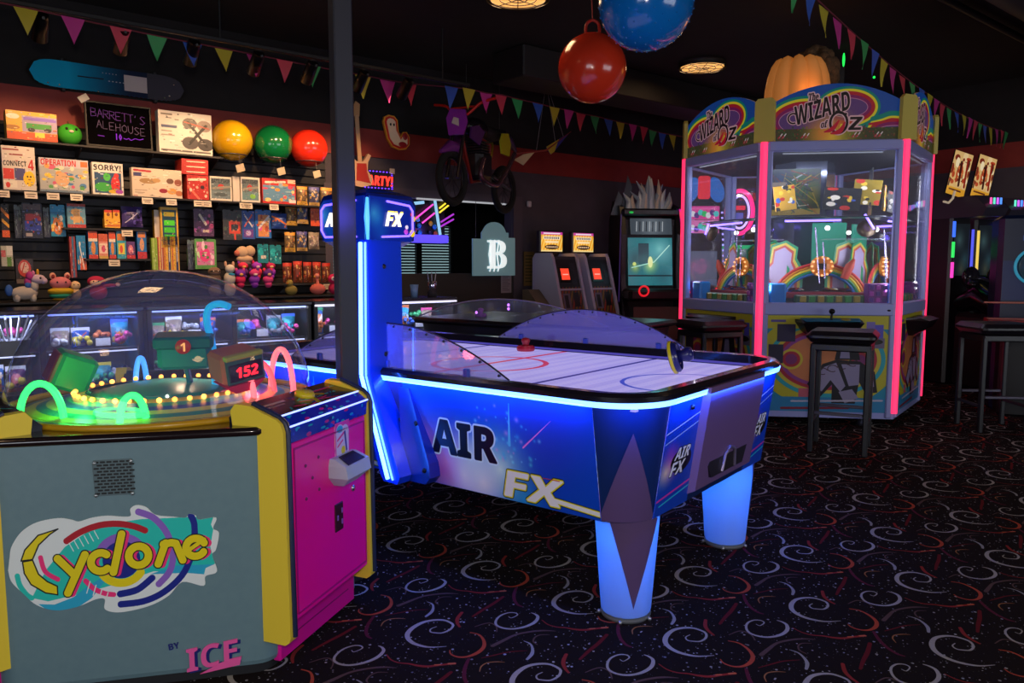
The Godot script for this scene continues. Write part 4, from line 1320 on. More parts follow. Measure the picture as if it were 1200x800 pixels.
		for y in [[-0.055, 0.6, 0.5], [-0.02, 1.0, 1.0], [0.02, 1.0, 0.9], [0.045, 0.9, 0.25]]:
			rl.append([Vector3(-0.085 * y[1], y[0], 0.035), Vector3(-0.085 * y[1], y[0], 0.035 + 0.075 * y[2]), Vector3(0.085 * y[1], y[0], 0.035 + 0.075 * y[2]), Vector3(0.085 * y[1], y[0], 0.035)])
		g.loft(rl, false)
		var cr := part(dr, "card_reader", g.done(), mat("b2bcd0", 0.35), at(0.06, 0.14, 0))
		part(cr, "reader_screen", one_slab(Vector3(-0.06, 0.022, 0.098), Vector3(0.06, 0.022, 0.098), Vector3(0.05, 0.046, 0.055), Vector3(-0.05, 0.046, 0.055), 0.003), mat("1a1216", 0.15))
		part(dr, "lock", one_lathe([[0.001, 0], [0.012, 0], [0.012, 0.006], [0.001, 0.008]], 12), mat("b8b8c0", 0.2, 0.9), Transform3D(Basis(Vector3.RIGHT, PI / 2), Vector3(0.14, 0.04, 0.035)))
		var cp := part(dr, "coin_plate", one_box(Vector3(0.055, 0.1, 0.006), 0.002), mat("3a1020", 0.4), at(0.035, -0.035, 0.037))
		for e in [[-0.014, 0.0], [0.016, 0.02], [0.016, -0.02]]:
			part(cp, "coin_slot", one_box(Vector3(0.008, 0.018, 0.004), 0.001), mat("8a60b8", 0.3), at(e[0], e[1], 0.004))
		part(t, "kick_panel", one_box(Vector3(0.5, 0.15, 0.03), 0.004), mat("d81090", 0.4), b * at(0, 0.095, 0.6))
		part(t, "kick_groove", one_box(Vector3(0.4, 0.004, 0.004), 0.001), mat("80085a", 0.5), b * at(0, 0.08, 0.6155))
		# console
		g = Shape.new()
		var q2 := Transform3D(Basis(n, UP, -x), Vector3.ZERO)
		g.prism(pts([0.47, 0.75, 0.672, 0.748, 0.676, 0.8, 0.64, 0.828, 0.5, 0.856, 0.46, 0.82]), -0.262, 0.262, q2)
		part(t, "console", g.done(), mat("10182c", 0.3))
		part(t, "console_top", one_slab(Vector3(-0.26, 0.8295, 0.64), Vector3(0.26, 0.8295, 0.64), Vector3(0.26, 0.857, 0.5), Vector3(-0.26, 0.857, 0.5), 0.003), top_print, b)
		part(t, "blue_band", one_slab(Vector3(-0.262, 0.748, 0.6725), Vector3(0.262, 0.748, 0.6725), Vector3(0.262, 0.8, 0.6765), Vector3(-0.262, 0.8, 0.6765), 0.004), blue_print, b)
		part(t, "blue_bevel", one_slab(Vector3(-0.262, 0.8, 0.677), Vector3(0.262, 0.8, 0.677), Vector3(0.262, 0.829, 0.641), Vector3(-0.262, 0.829, 0.641), 0.003), blue_print, b)
		for e in [[0.802, 0.681], [0.832, 0.643]]:
			part(t, "led_line", one_box(Vector3(0.52, 0.0055, 0.0055), 0.001), glow("a0b4ff", 1.6, "c0c8ff"), b * at(0, e[0], e[1]))
		part(t, "push_button", one_lathe([[0.001, 0], [0.035, 0], [0.035, 0.012], [0.028, 0.022], [0.001, 0.024]], 18), mat("d8c020", 0.25), b * turned(Vector3(0.02, 0.846, 0.56), 0, 0.19))
	# dome and deck
	part(t, "deck", one_lathe([[0.001, 0.806], [0.48, 0.806], [0.485, 0.8], [0.001, 0.8]], 40), mat("1c4c50", 0.4))
	g = Shape.new()
	var circle := PackedVector2Array()
	for k in 40:
		circle.append(Vector2(cos(TAU * k / 40), sin(TAU * k / 40)) * 0.47)
	g.prism(circle, 0, 0.003, Transform3D(Basis(Vector3.RIGHT, -PI / 2), Vector3(0, 0.807, 0)))
	part(t, "deck_print", g.done(), printed(deck_print(), 0.3))
	g = Shape.new()
	var tp := []
	for k in 49:
		tp.append(Vector3(cos(TAU * k / 48) * 0.516, 0.812, sin(TAU * k / 48) * 0.516))
	g.tube(tp, 0.011, 8, false)
	part(t, "dome_ring", g.done(), mat("b88a18", 0.3))
	g = Shape.new()
	var prof := []
	for k in 19:
		var a := PI / 2 * k / 18
		prof.append([maxf(0.513 * cos(a), 0.0005), 0.81 + 0.478 * sin(a)])
	g.lathe(prof, 56, Transform3D(), true, false)
	part(t, "clear_dome", g.done(), pane("8c92e4", 0.09))
	# sloping inner ring with bulbs
	var ringc := ["d8c44a", "1f8f92", "e0d880", "2a58b8", "2fa0a0", "d8c44a"]
	for k in 6:
		var r0_ := 0.445 - k * 0.03
		var y0 := 0.812 + k * 0.0075
		part(t, "printed_ring", one_lathe([[r0_, y0], [r0_ - 0.03, y0 + 0.0075]], 44, false), mat(ringc[k], 0.3))
	var bulb := one_ball(Vector3(0.009, 0.009, 0.009), 8, 5)
	for k in 40:
		var a := TAU * k / 40
		part(t, "bulb_light", bulb, glow("ff9a3c", 3.0 if k % 3 else 6.0, "ffb060"), at(cos(a) * 0.3, 0.858, sin(a) * 0.3))
	part(t, "centre_drum", one_lathe([[0.001, 0.81], [0.25, 0.85], [0.2, 0.86], [0.12, 0.875], [0.001, 0.88]], 26), mat("2a8a8c", 0.3))
	# neon arches
	var arch := func(x: float, z: float, yaw: float, w: float, h: float, c: String, e: float) -> void:
		var p := []
		for j in 17:
			var f := PI * j / 16
			p.append(Vector3(cos(f) * w / 2, sin(f) * h, 0))
		part(t, "neon_arch", one_tube(p, 0.011, 8), glow(c, e, c), turned(Vector3(x, 0.812, z), yaw))
	arch.call(-0.11, 0.435, 0.35, 0.135, 0.118, "34ff6a", 2.2)
	arch.call(0.19, 0.375, 0.9, 0.075, 0.085, "34ff6a", 2.2)
	arch.call(0.3, -0.04, -0.35, 0.12, 0.125, "ff6a72", 1.7)
	arch.call(0.32, -0.25, -0.35, 0.14, 0.17, "ff6a72", 1.7)
	arch.call(0.28, -0.16, 0.5, 0.11, 0.13, "ff5a62", 1.0)
	var lp2 := []
	for j in 25:
		lp2.append(Vector3(0.13 + cos(TAU * j / 24) * 0.09, 0.835, 0.36 + sin(TAU * j / 24) * 0.045))
	part(t, "neon_loop", one_tube(lp2, 0.009, 8), glow("34ff6a", 2.0, "34ff6a"))
	arch.call(-0.3, -0.2, 2.0, 0.13, 0.12, "4aa0ff", 1.0)
	lamp(Vector3(-0.05, 0.9, 0.36), "34ff6a", 0.035, 0.03, t)
	lamp(Vector3(0.3, 0.87, -0.1), "ff5a64", 0.03, 0.03, t)
	lamp(Vector3(0, 1.0, -0.1), "ffd8b0", 0.06, 0.04, t)
	# jackpot boxes on bent stalks
	var inv := t.transform.affine_inverse()
	var bx := func(w: Vector3, yaw: float, roll: float, s: Vector3, c: String) -> MeshInstance3D:
		var q: Vector3 = inv * w
		return part(t, "jackpot_box", one_box(s, 0.012), mat(c, 0.35), turned(q, yaw - t.rotation.y, 0.12, roll))
	var b1: MeshInstance3D = bx.call(Vector3(-1.19, 0.99, -2.78), deg_to_rad(18), 0.0, Vector3(0.18, 0.11, 0.1), "0f7a80")
	part(b1, "visor", one_box(Vector3(0.2, 0.045, 0.12), 0.008), mat("0a6068", 0.35), at(0, 0.045, 0.006))
	part(b1, "red_light_disc", one_lathe([[0.001, 0], [0.026, 0], [0.026, 0.008], [0.001, 0.01]], 18), glow("a02818", 0.5, "601410"), Transform3D(Basis(Vector3.RIGHT, PI / 2), Vector3(0.0, 0.035, 0.066)))
	part(b1, "numeral_light", letters("1", 0.03, 0.003), glow("ffb060", 1.2), at(0, 0.035, 0.0775))
	part(b1, "stalk", one_tube([Vector3(0.0, -0.05, 0), Vector3(0.01, -0.11, 0.0), Vector3(0.0, -0.17, 0)], 0.011, 8), mat("0a6a80", 0.35))
	var b2: MeshInstance3D = bx.call(Vector3(-0.995, 0.95, -2.74), deg_to_rad(44), 0.16, Vector3(0.15, 0.11, 0.14), "b05a40")
	part(b2, "display_bezel", one_box(Vector3(0.14, 0.1, 0.01), 0.004), mat("2a5048", 0.35), at(0.004, 0, 0.071))
	part(b2, "digit_display", one_box(Vector3(0.122, 0.062, 0.006), 0.002), mat("2a0508", 0.2), at(0.004, -0.008, 0.077))
	part(b2, "digits_display", letters("152", 0.038, 0.003, false, 0.12), glow("ff1420", 4.0), at(0.006, -0.008, 0.082))
	part(b2, "visor", one_box(Vector3(0.14, 0.018, 0.03), 0.004), mat("a0a040", 0.4), at(0.0, 0.05, 0.078))
	part(b2, "chin", one_prism(pts([-0.075, -0.055, 0.075, -0.055, 0.03, -0.085, -0.04, -0.085]), -0.04, 0.07), mat("d01c40", 0.3))
	part(b2, "stalk", one_tube([Vector3(-0.01, -0.06, 0), Vector3(0.01, -0.11, 0.0), Vector3(0.03, -0.145, 0)], 0.011, 8), mat("d03048", 0.3))
	var b3: MeshInstance3D = bx.call(Vector3(-1.585, 0.925, -2.74), deg_to_rad(40), -0.4, Vector3(0.13, 0.13, 0.12), "0c8a50")
	part(b3, "red_face", one_box(Vector3(0.02, 0.11, 0.1), 0.004), mat("7a1c20", 0.3), at(-0.062, 0.0, 0))
	part(b3, "stalk", one_tube([Vector3(0.04, -0.05, 0), Vector3(0.1, -0.07, 0.0), Vector3(0.13, -0.13, 0)], 0.015, 8), mat("0ca860", 0.3))
	var hk := []
	for w in [Vector3(-1.1, 0.85, -2.82), Vector3(-1.105, 1.0, -2.82), Vector3(-1.115, 1.1, -2.8), Vector3(-1.1, 1.15, -2.79), Vector3(-1.06, 1.165, -2.78), Vector3(-1.02, 1.155, -2.77)]:
		hk.append(inv * w)
	part(t, "glowing_blue_hook", one_tube(smooth(hk), 0.013, 8), glow("1f9ad8", 0.7, "1f9ad8"))
	for e in [[-0.1, 0.0, "d8a020"], [-0.3, 0.1, "b0b0c8"], [0.1, -0.3, "c0c0d0"]]:
		part(t, "coin_cup", one_lathe([[0.02, 0.81], [0.03, 0.86], [0.026, 0.86], [0.016, 0.82]], 14), mat(e[2], 0.2, 0.8), at(e[0], 0, e[1]))

func marquee_print() -> ImageTexture:
	var p := Print.new(1200, 500, "1a4794")
	p.rect(0, 340, 1200, 160, "4c3a4a")
	# bands of the rainbow cloud, outermost first
	for b in [["0f7a6c", 64.0], ["d8c42c", 40.0], ["a8202e", 16.0], ["7a1c58", -18.0], ["b87a9a", -48.0], ["5a3a70", -54.0]]:
		var c := Color(b[0])
		var r: float = b[1]
		p.disc(330, 330, 300 + r, c, 165 + r)
		p.disc(700, 215, 230 + r, c, 130 + r * 0.9)
		p.disc(1120, 420, 200 + r, c, 90 + r)
	p.poly(pts([980, 100, 1200, 60, 1200, 300, 1010, 290]), Color("1a4794"))
	p.line(smooth([Vector2(930, 320), Vector2(1010, 300), Vector2(1090, 275), Vector2(1200, 285)]), Color("0f7a6c"), 46)
	p.line(smooth([Vector2(920, 350), Vector2(1010, 330), Vector2(1090, 306), Vector2(1200, 316)]), Color("d8c42c"), 20)
	p.line(smooth([Vector2(900, 365), Vector2(1010, 348), Vector2(1090, 328), Vector2(1200, 338)]), Color("a8202e"), 20)
	p.rect(0, 395, 1200, 105, "42422c")
	var rng := RandomNumberGenerator.new()
	rng.seed = 41
	for k in 240:
		p.disc(rng.randf() * 1200, rng.randf_range(380, 500), rng.randf_range(3, 9), Color(["5a3a2c", "3f5a34", "7a3030", "6a5a30", "2f4a30"][k % 5]))
	p.soft(560, 470, 330, Color("e8c83c"), 1.0)
	p.soft(480, 440, 220, Color("e8793c"), 0.7)
	for x in [90, 300, 760, 960]:
		for d in [0, 34]:
			p.line([Vector2(x + d, 470), Vector2(x + d + 26, 436)], Color("e0c8d0"), 9)
			p.line([Vector2(x + d - 10, 474), Vector2(x + d + 6, 458)], Color("b02038"), 11)
	for o in [["d0a0a8", 16.0], ["1a1216", 1.5]]:
		var c := Color(o[0])
		var f: float = o[1]
		p.text("The", Rect2(345, 78, 90, 66), c, 0.1, true, -0.04, f * 0.8)
		p.text("WIZARD", Rect2(215, 130, 510, 165), c, 0.18, false, -0.27, f * 0.6)
		p.text("of", Rect2(468, 325, 56, 62), c, 0.2, true, -0.1, f * 0.7)
		p.arc(625, 345, 76, 92, 0, 360, c, 20 + f * 1.4)
		p.line(smooth([Vector2(600, 245), Vector2(640, 262), Vector2(690, 270)]), c, 14 + f * 1.2)
		p.text("Z", Rect2(720, 300, 110, 112), c, 0.1, false, 0.0, f)
		p.arc(212, 300, 46, 44, 60, 290, c, 12 + f)
	for s in [[Vector3(500, 425, 12), Vector3(570, 400, 40), Vector3(625, 330, 14)], [Vector3(560, 440, 14), Vector3(640, 420, 44), Vector3(680, 345, 14)]]:
		p.line(smooth(s), Color("b81c34"))
	return p.half()

func lower_print() -> ImageTexture:
	var p := Print.new(720, 660, "1f86a8")
	# wide contour bands round an orange field
	for b in [["b9b02a", 0], ["2aa0b0", 70], ["c8b43a", 96], ["a8283a", 120], ["8c3c8a", 142], ["c87a4a", 165]]:
		var d: float = b[1]
		p.disc(360, 300, 420 - d, Color(b[0]), 330 - d)
	p.rect(0, 0, 720, 90, "b9b02a")
	for x in [150, 560]:
		for r in [[70, "c8b43a"], [54, "a8283a"], [36, "7a2c6a"]]:
			p.disc(x, 300, r[0], Color(r[1]))
	p.rect(0, 560, 720, 100, "2a7fb0")
	# plain silver and black angular shapes
	var silver := Color("8f86a8")
	var ink := Color("14101c")
	p.poly(pts([250, 470, 340, 330, 420, 300, 560, 310, 650, 380, 670, 520, 600, 530, 560, 450, 540, 600, 400, 600, 400, 470, 330, 560]), ink)
	p.poly(pts([270, 468, 350, 350, 420, 320, 480, 480, 450, 520, 390, 440, 340, 520]), silver)
	p.poly(pts([450, 330, 560, 330, 560, 470, 500, 480]), silver)
	p.poly(pts([590, 360, 640, 400, 650, 480, 620, 490]), silver)
	p.poly(pts([440, 520, 520, 500, 560, 560, 480, 600]), silver)
	p.poly(pts([430, 180, 540, 180, 560, 300, 410, 300]), ink)
	p.poly(pts([450, 195, 490, 190, 500, 290, 440, 290]), silver)
	p.line([Vector2(160, 590), Vector2(700, 575)], Color("b8b0c8"), 12)
	p.line([Vector2(100, 640), Vector2(500, 630)], Color("8a2038"), 16)
	p.rect(60, 60, 110, 120, "30284a")
	p.rect(10, 200, 90, 130, "2a2440")
	p.rect(20, 30, 90, 16, "5a4a9a")
	p.rect(590, 40, 50, 70, "7a6ab8")
	p.rect(640, 60, 50, 90, "5a50c0")
	p.rect(560, 150, 140, 70, "6a6080")
	p.disc(630, 175, 60, Color("1a1610"), 20)
	for k in 4:
		p.arc(340 + k * 60, 380 - k * 20, 30, 22, 20, 300, Color("3a1c20"), 5)
	p.rect(200, 500, 70, 60, "c05a6a")
	return p.half()

func backdrop_print() -> ImageTexture:
	var p := Print.new(512, 300, "123a4a")
	p.soft(300, 90, 220, Color("1a8a4a"), 1.0)
	p.soft(120, 80, 160, Color("1a50a0"), 0.9)
	p.soft(430, 160, 160, Color("c8a02a"), 0.8)
	p.rect(0, 262, 512, 38, "b89a28")
	var rng := RandomNumberGenerator.new()
	rng.seed = 44
	for k in 60:
		p.line([Vector2(rng.randf() * 512, rng.randf() * 300), Vector2(rng.randf() * 512, rng.randf() * 300)], Color(["d8b83a", "1a6a3a", "0c2030", "e0e0f0", "3a2a70", "a03a20"][k % 6]), rng.randf_range(2, 9))
	p.rect(30, 110, 130, 90, "2a2a50")
	p.rect(24, 84, 150, 34, "b8a8a0")
	return p.texture()

func prize_card_print(c: String, s: int) -> ImageTexture:
	var p := Print.new(128, 128, c)
	var rng := RandomNumberGenerator.new()
	rng.seed = s
	for k in 14:
		p.disc(rng.randf() * 128, rng.randf() * 128, rng.randf_range(5, 22), Color(["d8b838", "e8e0d0", "20242c", "b83028", "3a58b0"][k % 5]), rng.randf_range(4, 14))
	return p.texture()

func pusher_machine() -> void:
	var t := thing("coin_pusher", "six sided glass coin pusher with pink neon corners and rainbow title boards", "arcade game", Vector3(2.67, 0, -7.11), deg_to_rad(-7.5))
	t.scale = Vector3(1.09, 1, 1.09)
	var alu := mat("9a9fd8", 0.35, 0.1)
	var mp := printed(marquee_print(), 0.35, 0.4)
	var lp := printed(lower_print(), 0.4)
	var bp := printed(backdrop_print(), 0.35, 0.25)
	var cards := [printed(prize_card_print("c89a30", 1), 0.4), printed(prize_card_print("1c2028", 2), 0.4), printed(prize_card_print("8a7420", 3), 0.4)]
	var hexa := func(r: float, y: float) -> Array:
		var l := []
		for k in 6:
			var a := deg_to_rad(30 + 60.0 * k)
			l.append(Vector3(sin(a) * r, y, cos(a) * r))
		return l
	var g := Shape.new()
	g.loft([hexa.call(0.93, 0.1), hexa.call(0.93, 0.96)], false)
	part(t, "cabinet", g.done(), mat("2a2a40", 0.5))
	g = Shape.new()
	g.loft([hexa.call(0.985, 0.07), hexa.call(0.985, 0.12)], false)
	part(t, "base_frame", g.done(), alu)
	g = Shape.new()
	g.loft([hexa.call(0.96, 2.22), hexa.call(0.96, 2.29)], false)
	part(t, "roof", g.done(), mat("1a1a24", 0.6))
	g = Shape.new()
	g.loft([hexa.call(0.95, 0.96), hexa.call(0.95, 0.99)], false)
	part(t, "deck", g.done(), mat("2c3a5c", 0.3))
	g = Shape.new()
	g.loft([hexa.call(0.24, 0.99), hexa.call(0.24, 2.22)], false)
	part(t, "centre_column", g.done(), mat("6a7088", 0.12, 0.7))
	var trough := one_box(Vector3(0.5, 0.075, 0.05), 0.008)
	var cell := one_box(Vector3(0.045, 0.05, 0.02), 0.004)
	var cup := one_lathe([[0.001, 0], [0.05, 0], [0.058, 0.13], [0.052, 0.13], [0.046, 0.01], [0.001, 0.008]], 14)
	var coin := one_lathe([[0.001, 0], [0.018, 0], [0.018, 0.004], [0.001, 0.004]], 10)
	var rng := RandomNumberGenerator.new()
	rng.seed = 47
	for k in 6:
		var a := deg_to_rad(60.0 * k)
		var n := Vector3(sin(a), 0, cos(a))
		var b := Transform3D(Basis(Vector3(cos(a), 0, -sin(a)), UP, n), Vector3.ZERO)
		# frame of the face: sill, head and two stiles
		part(t, "sill", one_box(Vector3(0.93, 0.1, 0.06), 0.008), alu, b * at(0, 0.957, 0.845))
		part(t, "head_rail", one_box(Vector3(0.93, 0.08, 0.06), 0.008), alu, b * at(0, 2.25, 0.845))
		for e in [-0.452, 0.452]:
			part(t, "stile", one_box(Vector3(0.045, 2.2, 0.055), 0.006), alu, b * at(e, 1.18, 0.842))
		part(t, "window_pane", one_box(Vector3(0.87, 1.21, 0.008), 0.001), pane("e8eeff", 0.04), b * at(0, 1.607, 0.85))
		var lo := part(t, "lower_panel", one_slab(Vector3(-0.43, 0.12, 0.852), Vector3(0.43, 0.12, 0.852), Vector3(0.43, 0.905, 0.852), Vector3(-0.43, 0.905, 0.852), 0.006), lp, b)
		part(lo, "hinge_lock", one_ball(Vector3(0.014, 0.008, 0.008), 8, 5), mat("15121c", 0.4), b * at(0.42, 0.95, 0.876))
		# title board
		var poly := PackedVector2Array([Vector2(-0.46, 2.29), Vector2(0.46, 2.29)])
		for j in 15:
			var x := lerpf(0.46, -0.46, j / 14.0)
			poly.append(Vector2(x, 2.575 + 0.15 * (1.0 - pow(x / 0.46, 2))))
		part(t, "lit_title_sign", one_prism(poly, -0.012, 0.012), mp, b * at(0, 0, 0.85))
		# console with joystick
		g = Shape.new()
		var bl := []
		for y in [[0.72, 0.11, 0.03], [0.78, 0.19, 0.12], [0.855, 0.235, 0.16], [0.875, 0.235, 0.1]]:
			bl.append([Vector3(-y[1], y[0], 0.855), Vector3(-y[1] * 0.9, y[0], 0.855 + y[2]), Vector3(y[1] * 0.9, y[0], 0.855 + y[2]), Vector3(y[1], y[0], 0.855)])
		g.loft(bl, false)
		var cs := part(t, "console", g.done(), mat("0f0d14", 0.35), b)
		part(cs, "console_print", one_slab(Vector3(-0.19, 0.866, 1.005), Vector3(0.19, 0.866, 1.005), Vector3(0.21, 0.885, 0.9), Vector3(-0.21, 0.885, 0.9), 0.003), mat("2a8fb0", 0.35), b)
		part(cs, "console_print_accent", one_lathe([[0.001, 0], [0.035, 0], [0.035, 0.003], [0.001, 0.003]], 14), mat("d0b828", 0.4), b * turned(Vector3(0.1, 0.88, 0.95), 0, 0.18))
		part(cs, "joystick", one_tube([b * Vector3(0.0, 0.87, 0.95), b * Vector3(0, 0.93, 0.955)], 0.008, 6), mat("101010", 0.4))
		part(cs, "joystick_knob", one_ball(Vector3.ONE * 0.022, 12, 8), mat("121016", 0.25), b * at(0, 0.945, 0.957))
		# inside: rainbow arch, sun disc, coin trough, cups, hanging cards and lamps
		var rb := ["c83a3a", "d8862a", "e0cc3a", "2a9a6a", "2a6ab8"]
		for j in 5:
			var path := []
			for q in 17:
				var f := deg_to_rad(lerpf(18, 162, q / 16.0))
				path.append(b * Vector3(cos(f) * (0.35 - j * 0.02), 1.0 + sin(f) * (0.32 - j * 0.02), 0.6))
			part(t, "rainbow_arch", one_tube(path, 0.012, 6), mat(rb[j], 0.35))
		g = Shape.new()
		g.lathe([[0.001, 0], [0.085, 0], [0.085, 0.02], [0.001, 0.024]], 20, b * Transform3D(Basis(Vector3.RIGHT, PI / 2), Vector3(0, 1.3, 0.62)))
		var sun := part(t, "sun_disc", g.done(), mat("e08a20", 0.3))
		for q in 12:
			part(sun, "bulb_light", one_ball(Vector3.ONE * 0.009, 7, 5), glow("ffb070", 2.0), b * at(cos(q * TAU / 12) * 0.075, 1.3 + sin(q * TAU / 12) * 0.075, 0.65))
		part(sun, "face_plate", one_box(Vector3(0.06, 0.05, 0.006), 0.002), mat("201810", 0.4), b * at(0, 1.3, 0.648))
		for e in [[-0.27, 0.36, -1], [0.2, 0.36, 1]]:
			# cloud shaped cut-outs
			var cl := []
			for q in [["2aa06a", 0.0], ["e0cc4a", 0.02], ["c8503a", 0.04], ["b8a8d0", 0.06]]:
				var h: float = 0.4 - q[1]
				var w: float = 0.16 - q[1]
				part(t, "cloud_board", one_prism(pts([-w, 0, w, 0, w, h * 0.4, w * 0.7, h * 0.62, w * 0.75, h * 0.85, w * 0.2, h, -w * 0.5, h * 0.9, -w * 0.6, h * 0.6, -w, h * 0.45]), 0, 0.006 + q[1] * 0.1), mat(q[0], 0.35), b * turned(Vector3(e[0], 1.12, 0.5), 0.3 * e[2]))
		part(t, "coin_trough", trough, mat("1a4a28", 0.4), b * at(0.02, 1.03, 0.78))
		for q in 7:
			part(t, "trough_button", cell, mat("2f8a3a" if q % 2 else "a08a2a", 0.35), b * at(-0.17 + q * 0.064, 1.035, 0.808))
		part(t, "blue_cup", one_box(Vector3(0.13, 0.17, 0.11), 0.012), mat("1478c8", 0.3), b * at(-0.355, 1.078, 0.755))
		part(t, "violet_crate", one_box(Vector3(0.14, 0.17, 0.11), 0.006), mat("7a1f88", 0.3), b * at(0.36, 1.078, 0.755))
		for q in 9:
			part(t, "crate_stud", one_box(Vector3(0.03, 0.035, 0.012), 0.003), mat("b83ab0" if q % 2 else "5a2a90", 0.3), b * at(0.315 + (q % 3) * 0.045, 1.03 + (q / 3) * 0.05, 0.812))
		part(t, "pusher_shelf", one_box(Vector3(0.7, 0.05, 0.3), 0.006), mat("8a2238", 0.35), b * at(0, 1.06, 0.52))
		for q in 22:
			part(t, "coin", coin, mat(["d8b050", "b8c0d0", "c83a4a", "3a50c0", "e0d8c8"][q % 5], 0.25, 0.5), b * turned(Vector3(rng.randf_range(-0.33, 0.33), rng.randf_range(1.088, 1.12), rng.randf_range(0.42, 0.66)), rng.randf() * 6, rng.randf_range(-0.5, 0.5), rng.randf_range(-0.4, 0.4)))
		for q in 12:
			part(t, "coin", coin, mat(["d8b050", "b8c0d0", "8a5ac0", "c83a4a"][q % 4], 0.25, 0.5), b * turned(Vector3(rng.randf_range(-0.28, 0.28), 0.999, rng.randf_range(0.68, 0.74)), 0, rng.randf_range(-0.2, 0.2)))
		if k in [0, 5, 1]:
			if k != 5:
				part(t, "backdrop_sign", one_slab(Vector3(-0.42, 1.72, 0.62), Vector3(0.0, 1.74, 0.5), Vector3(0.0, 2.12, 0.5), Vector3(-0.42, 2.1, 0.62), 0.006), bp, b)
			if k != 5:
				part(t, "teal_light_panel", one_box(Vector3(0.25, 0.34, 0.02), 0.004), glow("1f9a78", 0.35, "1f7a68"), b * turned(Vector3(0.1, 1.5, 0.42), -0.2))
			if k != 5:
				part(t, "prize_card", card(0.17, 0.2, 0.012), cards[0], b * turned(Vector3(-0.3, 1.86, 0.68), 0.3, 0, 0.15))
			if k != 5:
				part(t, "prize_card", card(0.26, 0.18, 0.012), cards[1], b * turned(Vector3(0.12, 1.85, 0.66), -0.15, 0, -0.08))
			if k != 5:
				part(t, "prize_card", card(0.19, 0.2, 0.012), cards[2], b * turned(Vector3(0.29, 1.9, 0.68), -0.35, 0, -0.12))
			part(t, "card_shelf", one_box(Vector3(0.82, 0.012, 0.16), 0.003), mat("3a3e48", 0.3, 0.5), b * at(0, 1.7, 0.68))
			part(t, "glass_shelf", one_box(Vector3(0.42, 0.008, 0.18), 0.002), pane("dce8ff", 0.2), b * at(0.2, 1.52, 0.66))
		part(t, "toy_gear", one_lathe([[0.02, 0], [0.07, 0], [0.07, 0.03], [0.02, 0.03]], 12), mat("6a5a48", 0.3, 0.6), b * turned(Vector3(0.3, 1.6, 0.66), 0, 1.2))
		part(t, "prize_rocket", one_tube([b * Vector3(0.17, 1.2, 0.62), b * Vector3(0.2, 1.3, 0.64), b * Vector3(0.23, 1.36, 0.65)], [0.03, 0.035, 0.01], 10), mat("c84a38", 0.35))
		for e in [[-0.3, 1.67, 0.1, 1.675], [0.27, 1.72, 0.34, 1.6]]:
			part(t, "violet_neon_tube", one_tube([b * Vector3(e[0], e[1], 0.72), b * Vector3(e[2], e[3], 0.72)], 0.009, 8), glow("8a70ff", 3.0, "a090ff"))
		for e in [[-0.06, 1.62, -0.02, 1.16], [0.0, 1.5, 0.02, 1.2]]:
			part(t, "chrome_rod", one_tube([b * Vector3(e[0], e[1], 0.64), b * Vector3(e[2], e[3], 0.66)], 0.006, 6), mat("c8c0e8", 0.15, 0.8))
		if k in [0, 5, 1]:
			part(t, "led_strip", one_box(Vector3(0.7, 0.01, 0.014), 0.002), glow("dce6ff", 0.3), b * at(0, 2.2, 0.805))  # added strip lamp behind the head rail, to light the contents
			strip_light(b * Vector3(-0.35, 2.19, 0.8), b * Vector3(0.35, 2.19, 0.8), n * -0.75 + Vector3.DOWN, 0.03, "e4ecff", PUSHER_LIGHT, t)
			for e in [-0.42, 0.42]:
				strip_light(b * Vector3(e, 1.1, 0.81), b * Vector3(e, 2.1, 0.81), n * -0.8 + b.basis.x * (-signf(e) * 0.7), 0.02, "eef0ff", PUSHER_LIGHT * 0.55, t)  # added upright lights on the stiles, to brighten the arches
		part(t, "glowing_spot_disc", one_ball(Vector3(0.02, 0.02, 0.02), 10, 6), glow("ffffff", 4.0), b * at(0.05, 1.62, 0.56))
		# foot
		part(t, "foot", one_lathe([[0.001, 0], [0.045, 0], [0.03, 0.03], [0.02, 0.075], [0.001, 0.075]], 12), mat("50505c", 0.4, 0.5), b * at(0.3, 0, 0.76))
		# corner: neon tube, its channel, and the yellow post above
		var c := a + deg_to_rad(30)
		var m := Vector3(sin(c), 0, cos(c))
		part(t, "neon_tube", one_tube([m * 0.985 + UP * 0.12, m * 0.985 + UP * 2.285], 0.026, 12), glow("ff2858", 1.5, "ff5078"))
		strip_light(m * 1.03 + UP * 0.3, m * 1.03 + UP * 2.2, m, 0.05, "ff2050", NEON_LIGHT, t)
		g = Shape.new()
		var s := Vector3(cos(c), 0, -sin(c))
		var q3 := Transform3D(Basis(s, UP, m), m * 0.974)
		g.prism(pts([-0.075, 2.285, 0.075, 2.285, 0.072, 2.6, 0.05, 2.625, -0.05, 2.625, -0.072, 2.6]), 0, 0.03, q3)
		part(t, "yellow_post", g.done(), mat("d0bc5c", 0.4))

const PUSHER_LIGHT := 0.35
const NEON_LIGHT := 0.05

